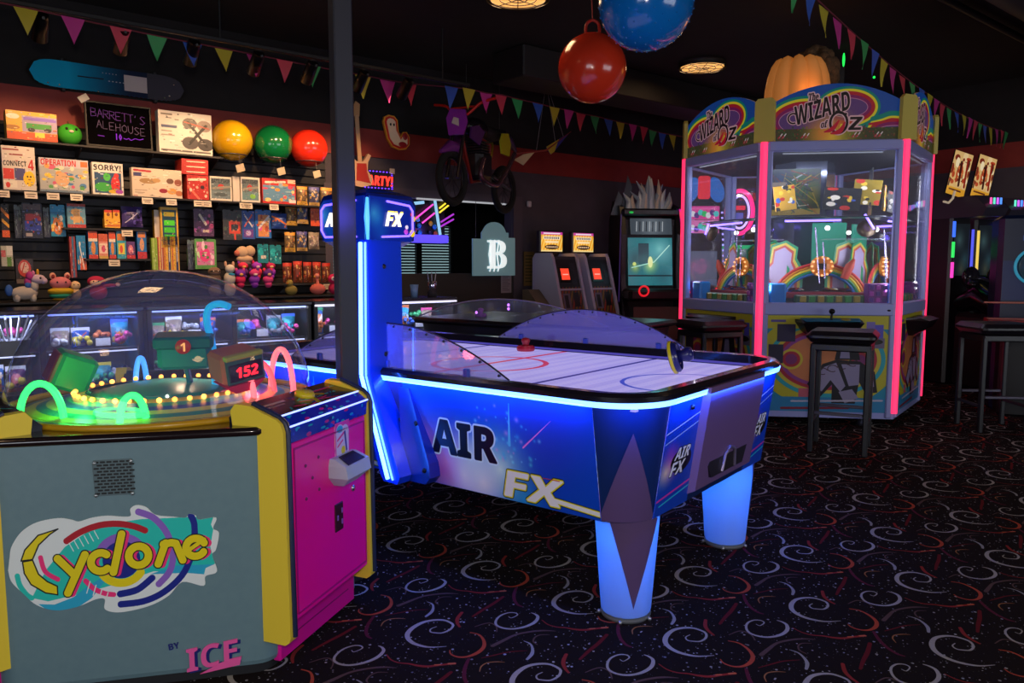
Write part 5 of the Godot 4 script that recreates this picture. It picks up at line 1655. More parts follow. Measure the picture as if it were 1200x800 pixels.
func stool(label: String, p: Vector3, yaw: float) -> void:
	var t := thing("bar_stool", label, "stool", p, yaw)
	t.scale = Vector3(1.05, 1.04, 1.05)
	var g := Shape.new()
	g.cbox(Vector3(0, 0.785, 0), Vector3(0.43, 0.075, 0.43), 0.03, Basis(), 4)
	part(t, "seat", g.done(), mat("16121a", 0.38))
	g = Shape.new()
	g.cbox(Vector3(0, 0.715, 0), Vector3(0.37, 0.05, 0.37), 0.008)
	part(t, "seat_frame", g.done(), mat("121018", 0.4))
	for c in [[1, 1], [1, -1], [-1, 1], [-1, -1]]:
		part(t, "leg", one_box(Vector3(0.036, 0.72, 0.036), 0.005), mat("100e14", 0.4), at(c[0] * 0.168, 0.36, c[1] * 0.168))
	for e in [-1.0, 1.0]:
		part(t, "stretcher", one_box(Vector3(0.3, 0.022, 0.022), 0.004), mat("5f5a68", 0.3, 0.6), at(0, 0.27, e * 0.168))
		part(t, "stretcher", one_box(Vector3(0.022, 0.022, 0.3), 0.004), mat("2a2630", 0.4), at(e * 0.168, 0.2, 0))

func stools() -> void:
	stool("black square bar stool in front of the pusher's main window", Vector3(2.34, 0, -5.4), deg_to_rad(-28))
	stool("black bar stool standing alone right of the coin pusher", Vector3(3.86, 0, -6.1), deg_to_rad(-4))
	stool("black bar stool half hidden behind the lit hockey table", Vector3(1.66, 0, -6.42), deg_to_rad(20))

# the print on each kind of package: ground colour, then shapes in a square of 128
const PACKS := [
	["d9a520", ["r", 40, 20, 88, 70, "9a8aa8"], ["r", 44, 26, 80, 14, "7a5ac0"], ["r", 50, 52, 62, 24, "2a8a2a"], ["d", 62, 80, 9, "141414", 9], ["d", 102, 78, 9, "141414", 9], ["r", 0, 92, 128, 36, "c84a1c"], ["r", 70, 90, 24, 22, "e8c040"], ["d", 18, 26, 16, "e0d8c0", 12], ["d", 16, 74, 18, "a86a18", 10]],
	["d2cac0", ["r", 0, 0, 128, 128, "d2cac0"], ["d", 74, 34, 17, "55504e", 17], ["d", 108, 38, 17, "8a7a74", 17], ["d", 74, 92, 19, "4a4444", 19], ["d", 110, 94, 19, "3a3636", 19], ["l", 70, 30, 112, 98, "14120f", 7], ["l", 112, 36, 72, 94, "14120f", 7], ["l", 62, 30, 118, 44, "b04a34", 4], ["r", 8, 44, 36, 8, "3a4870"], ["r", 8, 10, 26, 5, "6a6058"], ["r", 8, 60, 24, 4, "908880"], ["r", 8, 72, 30, 4, "908880"], ["r", 6, 116, 116, 5, "5a5450"]],
	["cbbfb4", ["r", 6, 10, 60, 4, "8a2a28"], ["r", 30, 24, 50, 4, "8a3a38"], ["t", "CONNECT", 6, 44, 86, 14, "2a2020", 0.0], ["t", "4", 98, 38, 22, 30, "c02828", 0.0], ["r", 4, 66, 40, 30, "c8382c"], ["r", 46, 64, 40, 34, "4a4878"], ["d", 100, 92, 22, "e8bc14", 22], ["d", 94, 86, 3, "3a2a10", 3], ["d", 106, 86, 3, "3a2a10", 3], ["r", 4, 100, 50, 20, "d8cfc0"], ["d", 20, 112, 8, "c83a2c", 8]],
	["b8b4bc", ["t", "OPERATION", 6, 6, 88, 22, "c02020", 0.0], ["r", 0, 34, 128, 90, "a8a8a4"], ["n", 3, 30, ["d89a50", "4a78a8", "c85a78", "e8c040", "5a9a50", "e0d0b8"], 11], ["r", 106, 8, 18, 20, "d06a30"], ["d", 58, 78, 18, "d0a478", 26], ["r", 0, 118, 128, 10, "6a7a8a"]],
	["d6cec4", ["t", "SORRY!", 8, 10, 110, 22, "1c1818", 0.0], ["r", 10, 40, 108, 80, "28486a"], ["d", 44, 96, 34, "3a9a38", 18], ["d", 60, 56, 14, "4ab040", 16], ["d", 94, 84, 18, "c82820", 34], ["d", 98, 50, 10, "d83428", 10], ["d", 90, 112, 26, "c8a020", 8], ["d", 108, 112, 16, "9a3aa0", 8]],
	["cdbca8", ["l", 10, 12, 46, 14, "a82430", 9], ["r", 6, 22, 20, 16, "3a3a6a"], ["d", 42, 56, 22, "9a7a4c", 12], ["d", 62, 52, 10, "b08a58", 9], ["d", 96, 52, 9, "6a4a38", 12], ["d", 116, 56, 9, "8a4a34", 16], ["d", 78, 96, 10, "8a1828", 10], ["d", 100, 96, 12, "c89048", 14], ["d", 118, 104, 9, "b06a40", 12], ["r", 8, 96, 30, 4, "a09080"], ["r", 8, 106, 24, 4, "a09080"]],
	["b42a1e", ["l", 12, 26, 108, 20, "ecd8c0", 12], ["l", 10, 60, 70, 124, "d86a50", 12], ["d", 90, 62, 12, "3a1a18", 10], ["n", 6, 12, ["e8c8b0", "d8a890", "8a1c16"], 9]],
	["b42a1e", ["l", 36, 64, 100, 60, "ecd8c0", 26]],
	["d2c8ba", ["r", 8, 12, 110, 104, "5a6668"], ["t", "BATTLESHIP", 12, 16, 102, 20, "1a1c24", 0.0], ["d", 64, 54, 18, "b03028", 14], ["l", 18, 64, 112, 52, "8a8478", 12], ["r", 8, 76, 110, 40, "6a7a80"], ["d", 60, 94, 40, "4a5456", 10]],
	["d2c8ba", ["r", 10, 12, 106, 104, "5a6668"], ["t", "BATTLESHIP", 14, 16, 98, 20, "1a1c24", 0.0], ["d", 60, 54, 18, "b03028", 14], ["l", 20, 62, 110, 50, "8a8478", 12], ["r", 10, 76, 106, 40, "5f7f86"], ["d", 78, 96, 18, "7ab83a", 12]],
	["b8281e", ["r", 4, 36, 118, 78, "5a86a8"], ["l", 16, 22, 84, 16, "e8dccc", 11], ["n", 10, 16, ["8aa8b8", "d8903a", "c84a68", "e0c878"], 12], ["r", 100, 104, 26, 16, "d8d0d0"], ["r", 96, 4, 30, 18, "d8b8a0"]],
	["6a5234", ["n", 11, 26, ["c8a050", "8a6a3a", "2a2a34", "d8b878", "a84a2a"], 13], ["r", 0, 0, 128, 22, "d8942a"], ["r", 0, 100, 128, 28, "d8a848"]],
	["3c3a58", ["n", 12, 26, ["8a7a90", "c8a050", "2a2a44", "d8c0a0", "3a68a8"], 13], ["r", 0, 0, 128, 22, "4a4a9a"], ["r", 0, 104, 128, 24, "c8a058"]],
	["141010", ["l", 0, 20, 128, 50, "d8781a", 16], ["l", 0, 60, 128, 86, "d8981a", 14], ["r", 0, 100, 128, 28, "d85a14"]],
	["22263a", ["r", 20, 40, 90, 24, "8a2a38"], ["r", 16, 66, 100, 34, "28389a"], ["n", 14, 14, ["8a7a84", "141420", "3a4ab0", "a83a44"], 9], ["r", 10, 6, 108, 20, "5a4a50"], ["r", 20, 108, 40, 12, "a89a98"]],
	["34384a", ["n", 15, 22, ["5a6470", "242834", "7a8a90", "3a4a44"], 14], ["r", 0, 0, 128, 20, "5a6a6e"]],
	["2a88b0", ["r", 0, 0, 128, 30, "28a0d0"], ["d", 62, 84, 44, "d8782a", 34], ["n", 16, 14, ["e8c04a", "e0d8d8", "a8302a", "3a2a20"], 10], ["d", 92, 54, 14, "d8d0c8", 12]],
	["6a9cb0", ["r", 0, 0, 128, 16, "a83228"], ["r", 0, 108, 128, 20, "b83a30"], ["n", 17, 12, ["d8a868", "e8c898", "c88a48"], 14], ["r", 40, 30, 48, 70, "d0a468"]],
	["e0a41c", ["r", 0, 0, 128, 40, "c8381c"], ["d", 64, 70, 28, "7a3a14", 24]],
	["e0a820", ["r", 0, 80, 128, 30, "c86a1c"], ["n", 19, 8, ["a83a18", "f0d060"], 12]],
	["3d2f70", ["n", 20, 22, ["6a5ab8", "2a1f50", "b8b0d0", "50409a", "1a1838"], 14], ["l", 20, 100, 110, 30, "c8c4dc", 5]],
	["d8a41c", ["r", 14, 10, 100, 108, "1c4a58"], ["r", 26, 42, 76, 16, "4cd818"], ["r", 26, 64, 76, 16, "44c814"], ["r", 26, 86, 76, 16, "3cb810"], ["r", 26, 16, 76, 14, "d8c020"]],
	["4a2450", ["n", 22, 18, ["8a3a80", "2a1430", "6a4a8a", "b83a7a"], 13], ["l", 40, 30, 76, 70, "d8d0c0", 14], ["r", 56, 96, 40, 12, "c8b8a8"]],
	["343438", ["n", 23, 12, ["4a5a44", "5a5048", "242428"], 14], ["r", 40, 50, 74, 50, "c8402c"], ["r", 54, 62, 46, 26, "343438"], ["r", 72, 96, 12, 30, "c8402c"], ["n", 24, 5, ["c86a4a"], 9]],
	["2050a8", ["l", 30, 20, 100, 70, "e4dcd8", 9], ["l", 100, 20, 30, 70, "d8584a", 9], ["r", 20, 84, 90, 36, "6a3a90"], ["d", 64, 100, 24, "b8a8d8", 12]],
	["1f66b8", ["r", 24, 24, 84, 96, "d88a4a"], ["n", 25, 12, ["e8d0b0", "c8502c", "e0a868", "d8589a"], 14], ["l", 30, 80, 110, 30, "ece4e0", 12]],
	["2a4a98", ["n", 26, 12, ["1a3070", "5a7ac0", "c86a2a"], 13], ["l", 10, 30, 120, 90, "d8742a", 14]],
	["cc4c1a", ["n", 27, 10, ["a8340f", "e07a3a", "8a2a10"], 14]],
	["1f7cb4", ["r", 40, 84, 88, 44, "d85a1c"], ["l", 40, 30, 90, 120, "ece4d8", 12], ["n", 28, 9, ["0f4a80", "e8a040", "ece4d8"], 10]],
	["982c1e", ["r", 50, 0, 40, 128, "3a6a90"], ["n", 29, 10, ["d8c8b8", "c85a3a"], 8]],
	["2a7cb8", ["r", 0, 0, 128, 34, "d8501c"], ["r", 0, 34, 128, 14, "e8d8c0"], ["d", 64, 78, 30, "d88a3a", 30], ["r", 0, 108, 128, 20, "c83a1c"]],
	["d88a70", ["r", 0, 0, 128, 40, "c8582c"], ["r", 10, 50, 108, 50, "ecd0b8"], ["d", 64, 76, 26, "d84a6a", 18], ["r", 0, 112, 128, 16, "c8a040"]],
	["2a98b4", ["r", 10, 14, 108, 30, "d87a1c"], ["r", 20, 56, 88, 50, "e0cc3a"], ["d", 60, 82, 22, "d8502c", 18]],
	["5a2c6c", ["d", 62, 60, 36, "e07a8a", 34], ["r", 0, 100, 128, 28, "c02a24"], ["n", 33, 6, ["f0d0c0", "3a1840"], 9]],
	["1f6ab4", ["r", 0, 96, 128, 32, "c0241c"], ["d", 64, 64, 30, "d8986a", 28], ["r", 14, 10, 100, 24, "d8803a"]],
	["8cac2c", ["r", 40, 0, 16, 128, "c8d870"], ["n", 35, 8, ["5a7a1c", "d8e0a0"], 8]],
	["b4422a", ["r", 30, 0, 24, 128, "e0c05a"], ["r", 80, 0, 14, 128, "d8d0a0"]],
	["dca81c", ["r", 70, 0, 40, 128, "24285a"], ["l", 90, 34, 92, 90, "e8e0d0", 12], ["r", 10, 0, 14, 128, "c84a1c"]],
	["5a9a48", ["r", 14, 14, 100, 96, "d07aa8"], ["d", 60, 66, 30, "e83a88", 30], ["d", 52, 30, 9, "f0d0e0", 20], ["n", 38, 12, ["4a8a3a", "f0c0d8", "c8e0b0"], 10]],
	["14848e", ["d", 40, 50, 30, "1cb0b8", 26], ["d", 94, 50, 26, "0c5a66", 24], ["r", 40, 76, 56, 22, "e0d4c4"], ["n", 39, 8, ["3ac8c8", "0c5058"], 10]],
	["14808a", ["d", 40, 50, 30, "1cb0b8", 26], ["d", 94, 60, 26, "0c5a66", 24], ["n", 40, 12, ["3ac8c8", "0c5058", "a8e0d8"], 10]],
	["8c7c6a", ["n", 41, 26, ["c8b8a0", "6a5a68", "a88a8a", "d8ccb8"], 13]],
	["6a2c18", ["r", 0, 0, 128, 24, "c0281c"], ["n", 42, 22, ["c89858", "8a4a20", "e0b878", "a83a20", "4a1c10"], 13]],
	["743018", ["r", 0, 0, 128, 24, "c83020"], ["n", 43, 22, ["d8a868", "7a3a20", "c83a24", "4a1c10", "a8742a"], 13]],
	["b4b2a0", ["r", 60, 0, 68, 60, "d8d4c8"], ["r", 60, 70, 50, 58, "5a8a2c"], ["r", 0, 30, 50, 40, "c85a5a"]],
	["342c2c", ["d", 64, 50, 46, "c8423a", 42], ["d", 64, 46, 30, "e0b8a8", 28], ["l", 64, 26, 46, 66, "c83a2c", 8], ["r", 0, 104, 128, 24, "7a6a60"]],
]
const CELLS := 8
var atlas: StandardMaterial3D

func make_atlas() -> void:
	var all := Image.create(1024, 1024, false, Image.FORMAT_RGB8)
	all.fill(Color("c8beb2"))
	var rng := RandomNumberGenerator.new()
	for i in PACKS.size():
		var p := Print.new(128, 128, PACKS[i][0])
		for q in range(1, PACKS[i].size()):
			var o: Array = PACKS[i][q]
			match o[0]:
				"r":
					p.rect(o[1], o[2], o[3], o[4], o[5])
				"d":
					p.disc(o[1], o[2], o[3], Color(o[4]), o[5])
				"l":
					p.line([Vector2(o[1], o[2]), Vector2(o[3], o[4])], Color(o[5]), o[6])
				"n":
					rng.seed = o[1]
					for k in o[2]:
						p.disc(rng.randf_range(10, 118), rng.randf_range(28, 108), rng.randf_range(0.4, 1.0) * o[4], Color(o[3][k % o[3].size()]), rng.randf_range(0.3, 1.0) * o[4])
		# fine print: small dabs of the pack's own colours
		rng.seed = 500 + i
		for k in 64:
			var c := p.im.get_pixel(rng.randi() % 128, rng.randi() % 128)
			c = c.lerp(Color.WHITE if rng.randf() < 0.45 else Color.BLACK, rng.randf_range(0.1, 0.6))
			var at_ := Vector2(rng.randf_range(4, 124), rng.randf_range(4, 124))
			if rng.randf() < 0.5:
				p.im.fill_rect(Rect2i(int(at_.x), int(at_.y), 3 + rng.randi() % 11, 1 + rng.randi() % 3), c)
			else:
				p.disc(at_.x, at_.y, rng.randf_range(0.8, 2.2), c)
		for q in range(1, PACKS[i].size()):
			var o: Array = PACKS[i][q]
			if o[0] == "t":
				p.text(o[1], Rect2(o[2], o[3], o[4], o[5]), Color(o[6]), o[7])
		all.blit_rect(p.im, Rect2i(0, 0, 128, 128), Vector2i(i % CELLS, i / CELLS) * 128)
	atlas = printed(ImageTexture.create_from_image(all), 0.4)

func cell_rect(i: int) -> Rect2:
	return Rect2((i % CELLS) / 8.0 + 0.002, (i / CELLS) / 8.0 + 0.002, 0.121, 0.121)

func two(front: Shape, rest: Shape, side: Material, fm: Material = null) -> ArrayMesh:
	var m := front.done()
	m.surface_set_material(0, fm if fm else atlas)
	rest.st.generate_normals()
	rest.st.index()
	rest.st.commit(m)
	m.surface_set_material(1, side)
	return m

func package(shape: String, w: float, h: float, d: float, cell: int, side: String) -> ArrayMesh:
	# centred in x, standing on y = 0, its front at z = 0
	var f := Shape.new()
	var r := Shape.new()
	var u := cell_rect(cell)
	if shape == "box":
		f.face(Vector3(-w / 2, 0, 0), Vector3(w / 2, 0, 0), Vector3(w / 2, h, 0), Vector3(-w / 2, h, 0), Vector3(0, 0, 1), u)
		r.cbox(Vector3(0, h / 2, -d / 2 - 0.0008), Vector3(w, h, d), 0.002)
	elif shape == "pack":
		var pl := PackedVector2Array([Vector2(-w / 2, 0), Vector2(w / 2, 0), Vector2(w / 2, h * 0.97), Vector2(w * 0.44, h), Vector2(w * 0.08, h), Vector2(w * 0.07, h * 0.955), Vector2(-w * 0.07, h * 0.955), Vector2(-w * 0.08, h), Vector2(-w * 0.44, h), Vector2(-w / 2, h * 0.97)])
		f.prism(pl, -0.004, 0.0, Transform3D(), u)
		r.cbox(Vector3(0, h * 0.42, -d / 2 - 0.004), Vector3(w * 0.8, h * 0.6, d), 0.006)
	else:
		var n := 7
		var v := func(i: int, j: int) -> Vector3:
			var a := float(i) / n
			var b := float(j) / n
			return Vector3((a - 0.5) * w * (1.0 - 0.08 * sin(PI * b)), b * h, d * 0.5 * pow(maxf(sin(PI * a) * sin(PI * clampf(b * 1.1, 0, 1)), 0.0), 0.6) - d * 0.5)
		f.group += 1
		for i in n:
			for j in n:
				var q := [v.call(i, j), v.call(i + 1, j), v.call(i + 1, j + 1), v.call(i, j + 1)]
				var uv := []
				for c in [[i, j], [i + 1, j], [i + 1, j + 1], [i, j + 1]]:
					uv.append(u.position + Vector2(float(c[0]) / n, 1.0 - float(c[1]) / n) * u.size)
				f.tri(q[0], q[1], q[2], Vector3(0, 0, 1), f.group, uv[0], uv[1], uv[2])
				f.tri(q[0], q[2], q[3], Vector3(0, 0, 1), f.group, uv[0], uv[2], uv[3])
		r.cbox(Vector3(0, h / 2, -d * 0.62), Vector3(w * 0.94, h * 0.96, d * 0.3), 0.006)
	return two(f, r, mat(side, 0.45))

func prize_wall() -> void:
	make_atlas()
	var slats := get_node("wall_slats")
	# shelves on brackets
	var shelf := func(label: String, t0: float, t1: float, h: float, d: float, tags: Array) -> Node3D:
		var o := thing("wall_shelf", label, "shelf")
		o.transform = wall_xf * at((t0 + t1) / 2, h, 0.03)
		part(o, "board", one_box(Vector3(t1 - t0, 0.018, d), 0.003), mat("1b1719", 0.5), at(0, -0.009, d / 2))
		var n := int((t1 - t0) / 0.6) + 2
		for k in n:
			var x := lerpf(-(t1 - t0) / 2 + 0.04, (t1 - t0) / 2 - 0.04, float(k) / (n - 1))
			part(o, "bracket", one_prism(pts([0, -0.018, d * 0.85, -0.018, d * 0.85, -0.03, 0.02, -0.11, 0, -0.11]), -0.004, 0.004), mat("2a2220", 0.5), turned(Vector3(x, 0, 0), -PI / 2))
		for x in tags:
			part(o, "price_tag", card(0.085, 0.052, 0.002), tag_print(), turned(Vector3(x - (t0 + t1) / 2, -0.035, d + 0.004), 0.0, -0.15))
		return o
	shelf.call("top black shelf carrying the chalkboard and the drone box", -1.3, 0.93, 2.262, 0.3, [])
	shelf.call("long black second shelf lined with board games", -1.3, 2.0, 1.88, 0.3, [-0.736, -0.555, -0.407, -0.246, 0.279, 0.47, 0.697, 0.761, 1.094, 1.125, 1.371])
	shelf.call("short black shelf holding sweets and the violet foil pack", -0.34, 0.3, 1.61, 0.22, [0.13])
	shelf.call("short black shelf holding the row of cartons", -0.2, 0.31, 1.362, 0.22, [0.02])
	shelf.call("narrow ledge under the tall sweet boxes", 0.3, 0.6, 1.262, 0.2, [])
	shelf.call("upper step of the plush shelf carrying red snack bags", 0.95, 2.02, 1.136, 0.27, [1.9])
	shelf.call("deep black bottom shelf lined with plush toys", -1.5, 2.02, 1.03, 0.48, [])
	for r in MERCH:
		var w: float = (r[5] - r[4]) * 0.97
		var h: float = r[7] - r[6]
		solo(r[0], r[1], r[2], package(r[12], w, h, r[9], r[10], r[11]), null, wall_xf * at((r[4] + r[5]) / 2, r[6], r[8] + 0.03), r[3])
		if r[12] == "pack" or (r[12] == "pouch" and r[6] > 1.4 and r[6] < 1.8):
			part(slats, "peg_hook", one_tube([Vector3(0, 0, 0.03), Vector3(0, 0, r[8] + 0.05), Vector3(0, 0.012, r[8] + 0.056)], 0.0035, 5), mat("6a6a70", 0.3, 0.8), at((r[4] + r[5]) / 2, r[7] - h * 0.02, 0))
	# chalkboard
	var cb := thing("chalkboard", "black chalkboard with violet handwriting on the top shelf", "chalkboard")
	cb.transform = wall_xf * turned(Vector3(0.1, 2.264, 0.3), 0, -0.06)
	var p := Print.new(768, 552, "050406")
	chalk(p, "BARRETT'S", Vector2(50, 70), Vector2(66, 110), Color("583a84"), Vector2(74, 6))
	chalk(p, "ALEHOUSE", Vector2(110, 226), Vector2(60, 100), Color("5e5272"), Vector2(76, 8))
	chalk(p, "10", Vector2(330, 390), Vector2(26, 74), Color("6a2ed0"), Vector2(44, 2), 13.0)
	p.line(smooth([Vector2(430, 440), Vector2(460, 450), Vector2(490, 436), Vector2(520, 456), Vector2(570, 430), Vector2(620, 440), Vector2(670, 424)]), Color("6a2ed0"), 10)
	p.line([Vector2(120, 430), Vector2(190, 436)], Color("5a2aa0"), 12)
	var chalk_face := printed(p.half(), 1.0)
	chalk_face.metallic_specular = 0.1
	part(cb, "board", one_box(Vector3(0.5, 0.36, 0.014), 0.003), mat("0c0908", 0.6), at(0, 0.18, 0))
	part(cb, "chalk_face", one_slab(Vector3(-0.235, 0.015, 0.0075), Vector3(0.235, 0.015, 0.0075), Vector3(0.235, 0.345, 0.0075), Vector3(-0.235, 0.345, 0.0075), 0.001), chalk_face)
	part(cb, "paper_tag", one_box(Vector3(0.075, 0.05, 0.002), 0.0005), mat("cfc6ba", 0.8), turned(Vector3(-0.25, 0.37, 0.01), 0, 0, 0.6))
	# balls in rings beside the top shelf
	for b in [["yellow", "c99a12", 1.016, 0.178], ["dark green", "0d6a38", 1.393, 0.172], ["red", "e0301c", 1.744, 0.176]]:
		var o := solo("play_ball", "shiny %s play ball resting in a wire ring on the prize wall" % b[0], "ball", one_ball(Vector3.ONE * b[3], 32, 20), mat(b[1], 0.16, 0.0, 0.5), wall_xf * at(b[2], 2.42, 0.3), "balls beside the top shelf")
		var ring := []
		for k in 25:
			ring.append(Vector3(cos(TAU * k / 24) * 0.12, 0, sin(TAU * k / 24) * 0.12))
		var rg := thing("ball_ring", "wire ring bracket holding up the %s play ball" % b[0], "bracket", Vector3.ZERO, 0, "ball ring brackets")
		rg.transform = wall_xf * at(b[2], 2.29, 0.3)
		part(rg, "ring", one_tube(ring, 0.005, 6), mat("5a5a60", 0.3, 0.8))
		part(rg, "arm", one_tube([Vector3(0, 0, -0.12), Vector3(0, -0.01, -0.27)], 0.006, 6), mat("5a5a60", 0.3, 0.8))
		part(rg, "paper_tag", one_box(Vector3(0.09, 0.065, 0.002), 0.0005), mat("b8a890", 0.8), turned(Vector3(0.03, -0.12, 0.1), 0.3, 0, 0.3))
		part(rg, "tag_thread", one_tube([Vector3(0.02, 0, 0.1), Vector3(0.03, -0.1, 0.1)], 0.0015, 4), mat("8a8078", 0.7))
	# green apple-like plush
	var ap := thing("round_plush", "bright green round plush with a small face on the top shelf", "plush toy")
	ap.transform = wall_xf * at(-0.25, 2.262, 0.22)
	part(ap, "body", one_ball(Vector3(0.088, 0.085, 0.088), 20, 12), mat("2f9a1e", 0.8), at(0, 0.085, 0))
	for e in [-0.03, 0.035]:
		part(ap, "eye", one_ball(Vector3.ONE * 0.011, 8, 6), mat("14100c", 0.3), at(e, 0.12, 0.075))
	part(ap, "beak", one_ball(Vector3(0.018, 0.012, 0.014), 8, 6), mat("e0c8b0", 0.5), at(0.0, 0.1, 0.085))
	part(ap, "stalk", one_tube([Vector3(0, 0.16, 0), Vector3(-0.01, 0.19, 0)], 0.007, 6), mat("5a3018", 0.8))
	plush_toys()
	# snowboard on the black wall above
	var sn := thing("snowboard", "teal to black snowboard mounted flat on the dark upper wall", "snowboard")
	sn.transform = wall_xf * turned(Vector3(0.1, 2.842, 0.075), 0, 0, 0.0)
	var sb := PackedVector2Array()
	for k in 33:
		var x := lerpf(-0.585, 0.585, k / 32.0)
		var e := absf(x) / 0.585
		sb.append(Vector2(x, 0.118 * sqrt(maxf(1.0 - pow(e, 7), 0.0)) * (1.0 - 0.12 * (1.0 - e * e))))
	for k in range(31, 0, -1):
		sb.append(Vector2(sb[k].x, -sb[k].y))
	var sp := Print.new(512, 128, "0f7aa0")
	for x in 512:
		var f := clampf((x - 120) / 200.0, 0, 1)
		sp.rect(x, 0, 1, 128, Color("14a8d4").lerp(Color("202a44"), f).to_html(false))
	sp.rect(380, 0, 132, 128, "45434c")
	sp.line([Vector2(150, 62), Vector2(230, 60)], Color("26242c"), 6)
	for k in 5:
		sp.disc(250 + k * 12, 66, 3, Color("a8a8b0"))
		sp.disc(230 + k * 11, 30, 2.4, Color("a0a0a8"))
	part(sn, "deck", one_prism(sb, -0.006, 0.006), printed(sp.texture(), 0.14))
	part(sn, "edge_card", one_box(Vector3(0.18, 0.13, 0.002), 0.0005), mat("c8b8b4", 0.8), at(0.19, 0.0, 0.009))
	for x in [-0.35, 0.35]:
		part(sn, "wall_mount", one_box(Vector3(0.03, 0.26, 0.05), 0.004), mat("202024", 0.5), at(x, 0, -0.03))
	for e in [[-0.46, -0.08], [-0.38, -0.085], [-0.1, -0.1], [0.42, -0.08], [0.46, -0.06], [0.5, 0.04]]:
		part(sn, "bolt", one_ball(Vector3(0.007, 0.007, 0.004), 8, 5), mat("d0c8b8", 0.2, 0.9), at(e[0], e[1], 0.008))

func chalk(p: Print, s: String, o: Vector2, size: Vector2, c: Color, step: Vector2, width := 7.0) -> void:
	# handwriting as chalk strokes on a unit square
	var f := {"B": [[0, 0, 0, 1], [0, 0, 0.8, 0.1, 0.8, 0.4, 0, 0.48], [0, 0.48, 0.9, 0.6, 0.9, 0.9, 0, 1]], "A": [[0, 1, 0.5, 0, 1, 1], [0.2, 0.6, 0.8, 0.6]], "R": [[0, 1, 0, 0], [0, 0, 0.85, 0.1, 0.8, 0.45, 0, 0.52], [0.3, 0.52, 0.95, 1]], "E": [[0.9, 0, 0, 0, 0, 1, 0.9, 1], [0, 0.5, 0.7, 0.5]], "T": [[0, 0, 1, 0], [0.5, 0, 0.5, 1]], "'": [[0.3, 0, 0.2, 0.25]], "S": [[0.9, 0.1, 0.4, 0, 0.05, 0.2, 0.5, 0.5, 0.95, 0.75, 0.5, 1, 0, 0.9]], "L": [[0, 0, 0, 1, 0.8, 1]], "H": [[0, 0, 0, 1], [0.9, 0, 0.9, 1], [0, 0.5, 0.9, 0.5]], "O": [[0.5, 0, 0, 0.3, 0.05, 0.75, 0.5, 1, 0.95, 0.75, 0.95, 0.25, 0.5, 0]], "U": [[0, 0, 0.05, 0.75, 0.5, 1, 0.9, 0.75, 0.95, 0]], "1": [[0.4, 0, 0.4, 1]], "0": [[0.5, 0, 0, 0.5, 0.5, 1, 1, 0.5, 0.5, 0]]}
	for ch in s:
		for q in f[ch]:
			var a := []
			for k in range(0, q.size(), 2):
				a.append(o + Vector2(q[k], q[k + 1]) * size)
			p.line(a, c, width)
		o += step

func tag_print() -> StandardMaterial3D:
	if not mats.has("tag"):
		var p := Print.new(64, 40, "cfc3b4")
		p.rect(8, 12, 48, 5, "4a4038")
		p.rect(14, 24, 36, 6, "6a5a50")
		mats["tag"] = printed(p.texture(), 0.8)
	return mats["tag"]

func blob(parts: Array, c: String, rough := 0.9) -> ArrayMesh:
	var g := Shape.new()
	for q in parts:
		g.ball(Vector3(q[0], q[1], q[2]), Vector3(q[3], q[4], q[5]), 12, 8)
	return g.done()

func plush(n: String, label: String, t: float, h: float, off: float, scale: float, turn: float, parts: Array) -> void:
	var o := thing(n, label, "plush toy", Vector3.ZERO, 0, "plush toys on the bottom shelf")
	o.transform = wall_xf * turned(Vector3(t, h, off), turn).scaled_local(Vector3.ONE * scale)
	for q in parts:
		if q[0] in ["body", "puff", "neck", "base", "head", "mane"]:
			part(o, q[0], blob(q[2], q[1]), mat(q[1], 0.85))
		else:
			for e in q[2]:
				part(o, q[0], blob([e], q[1]), mat(q[1], 0.85))

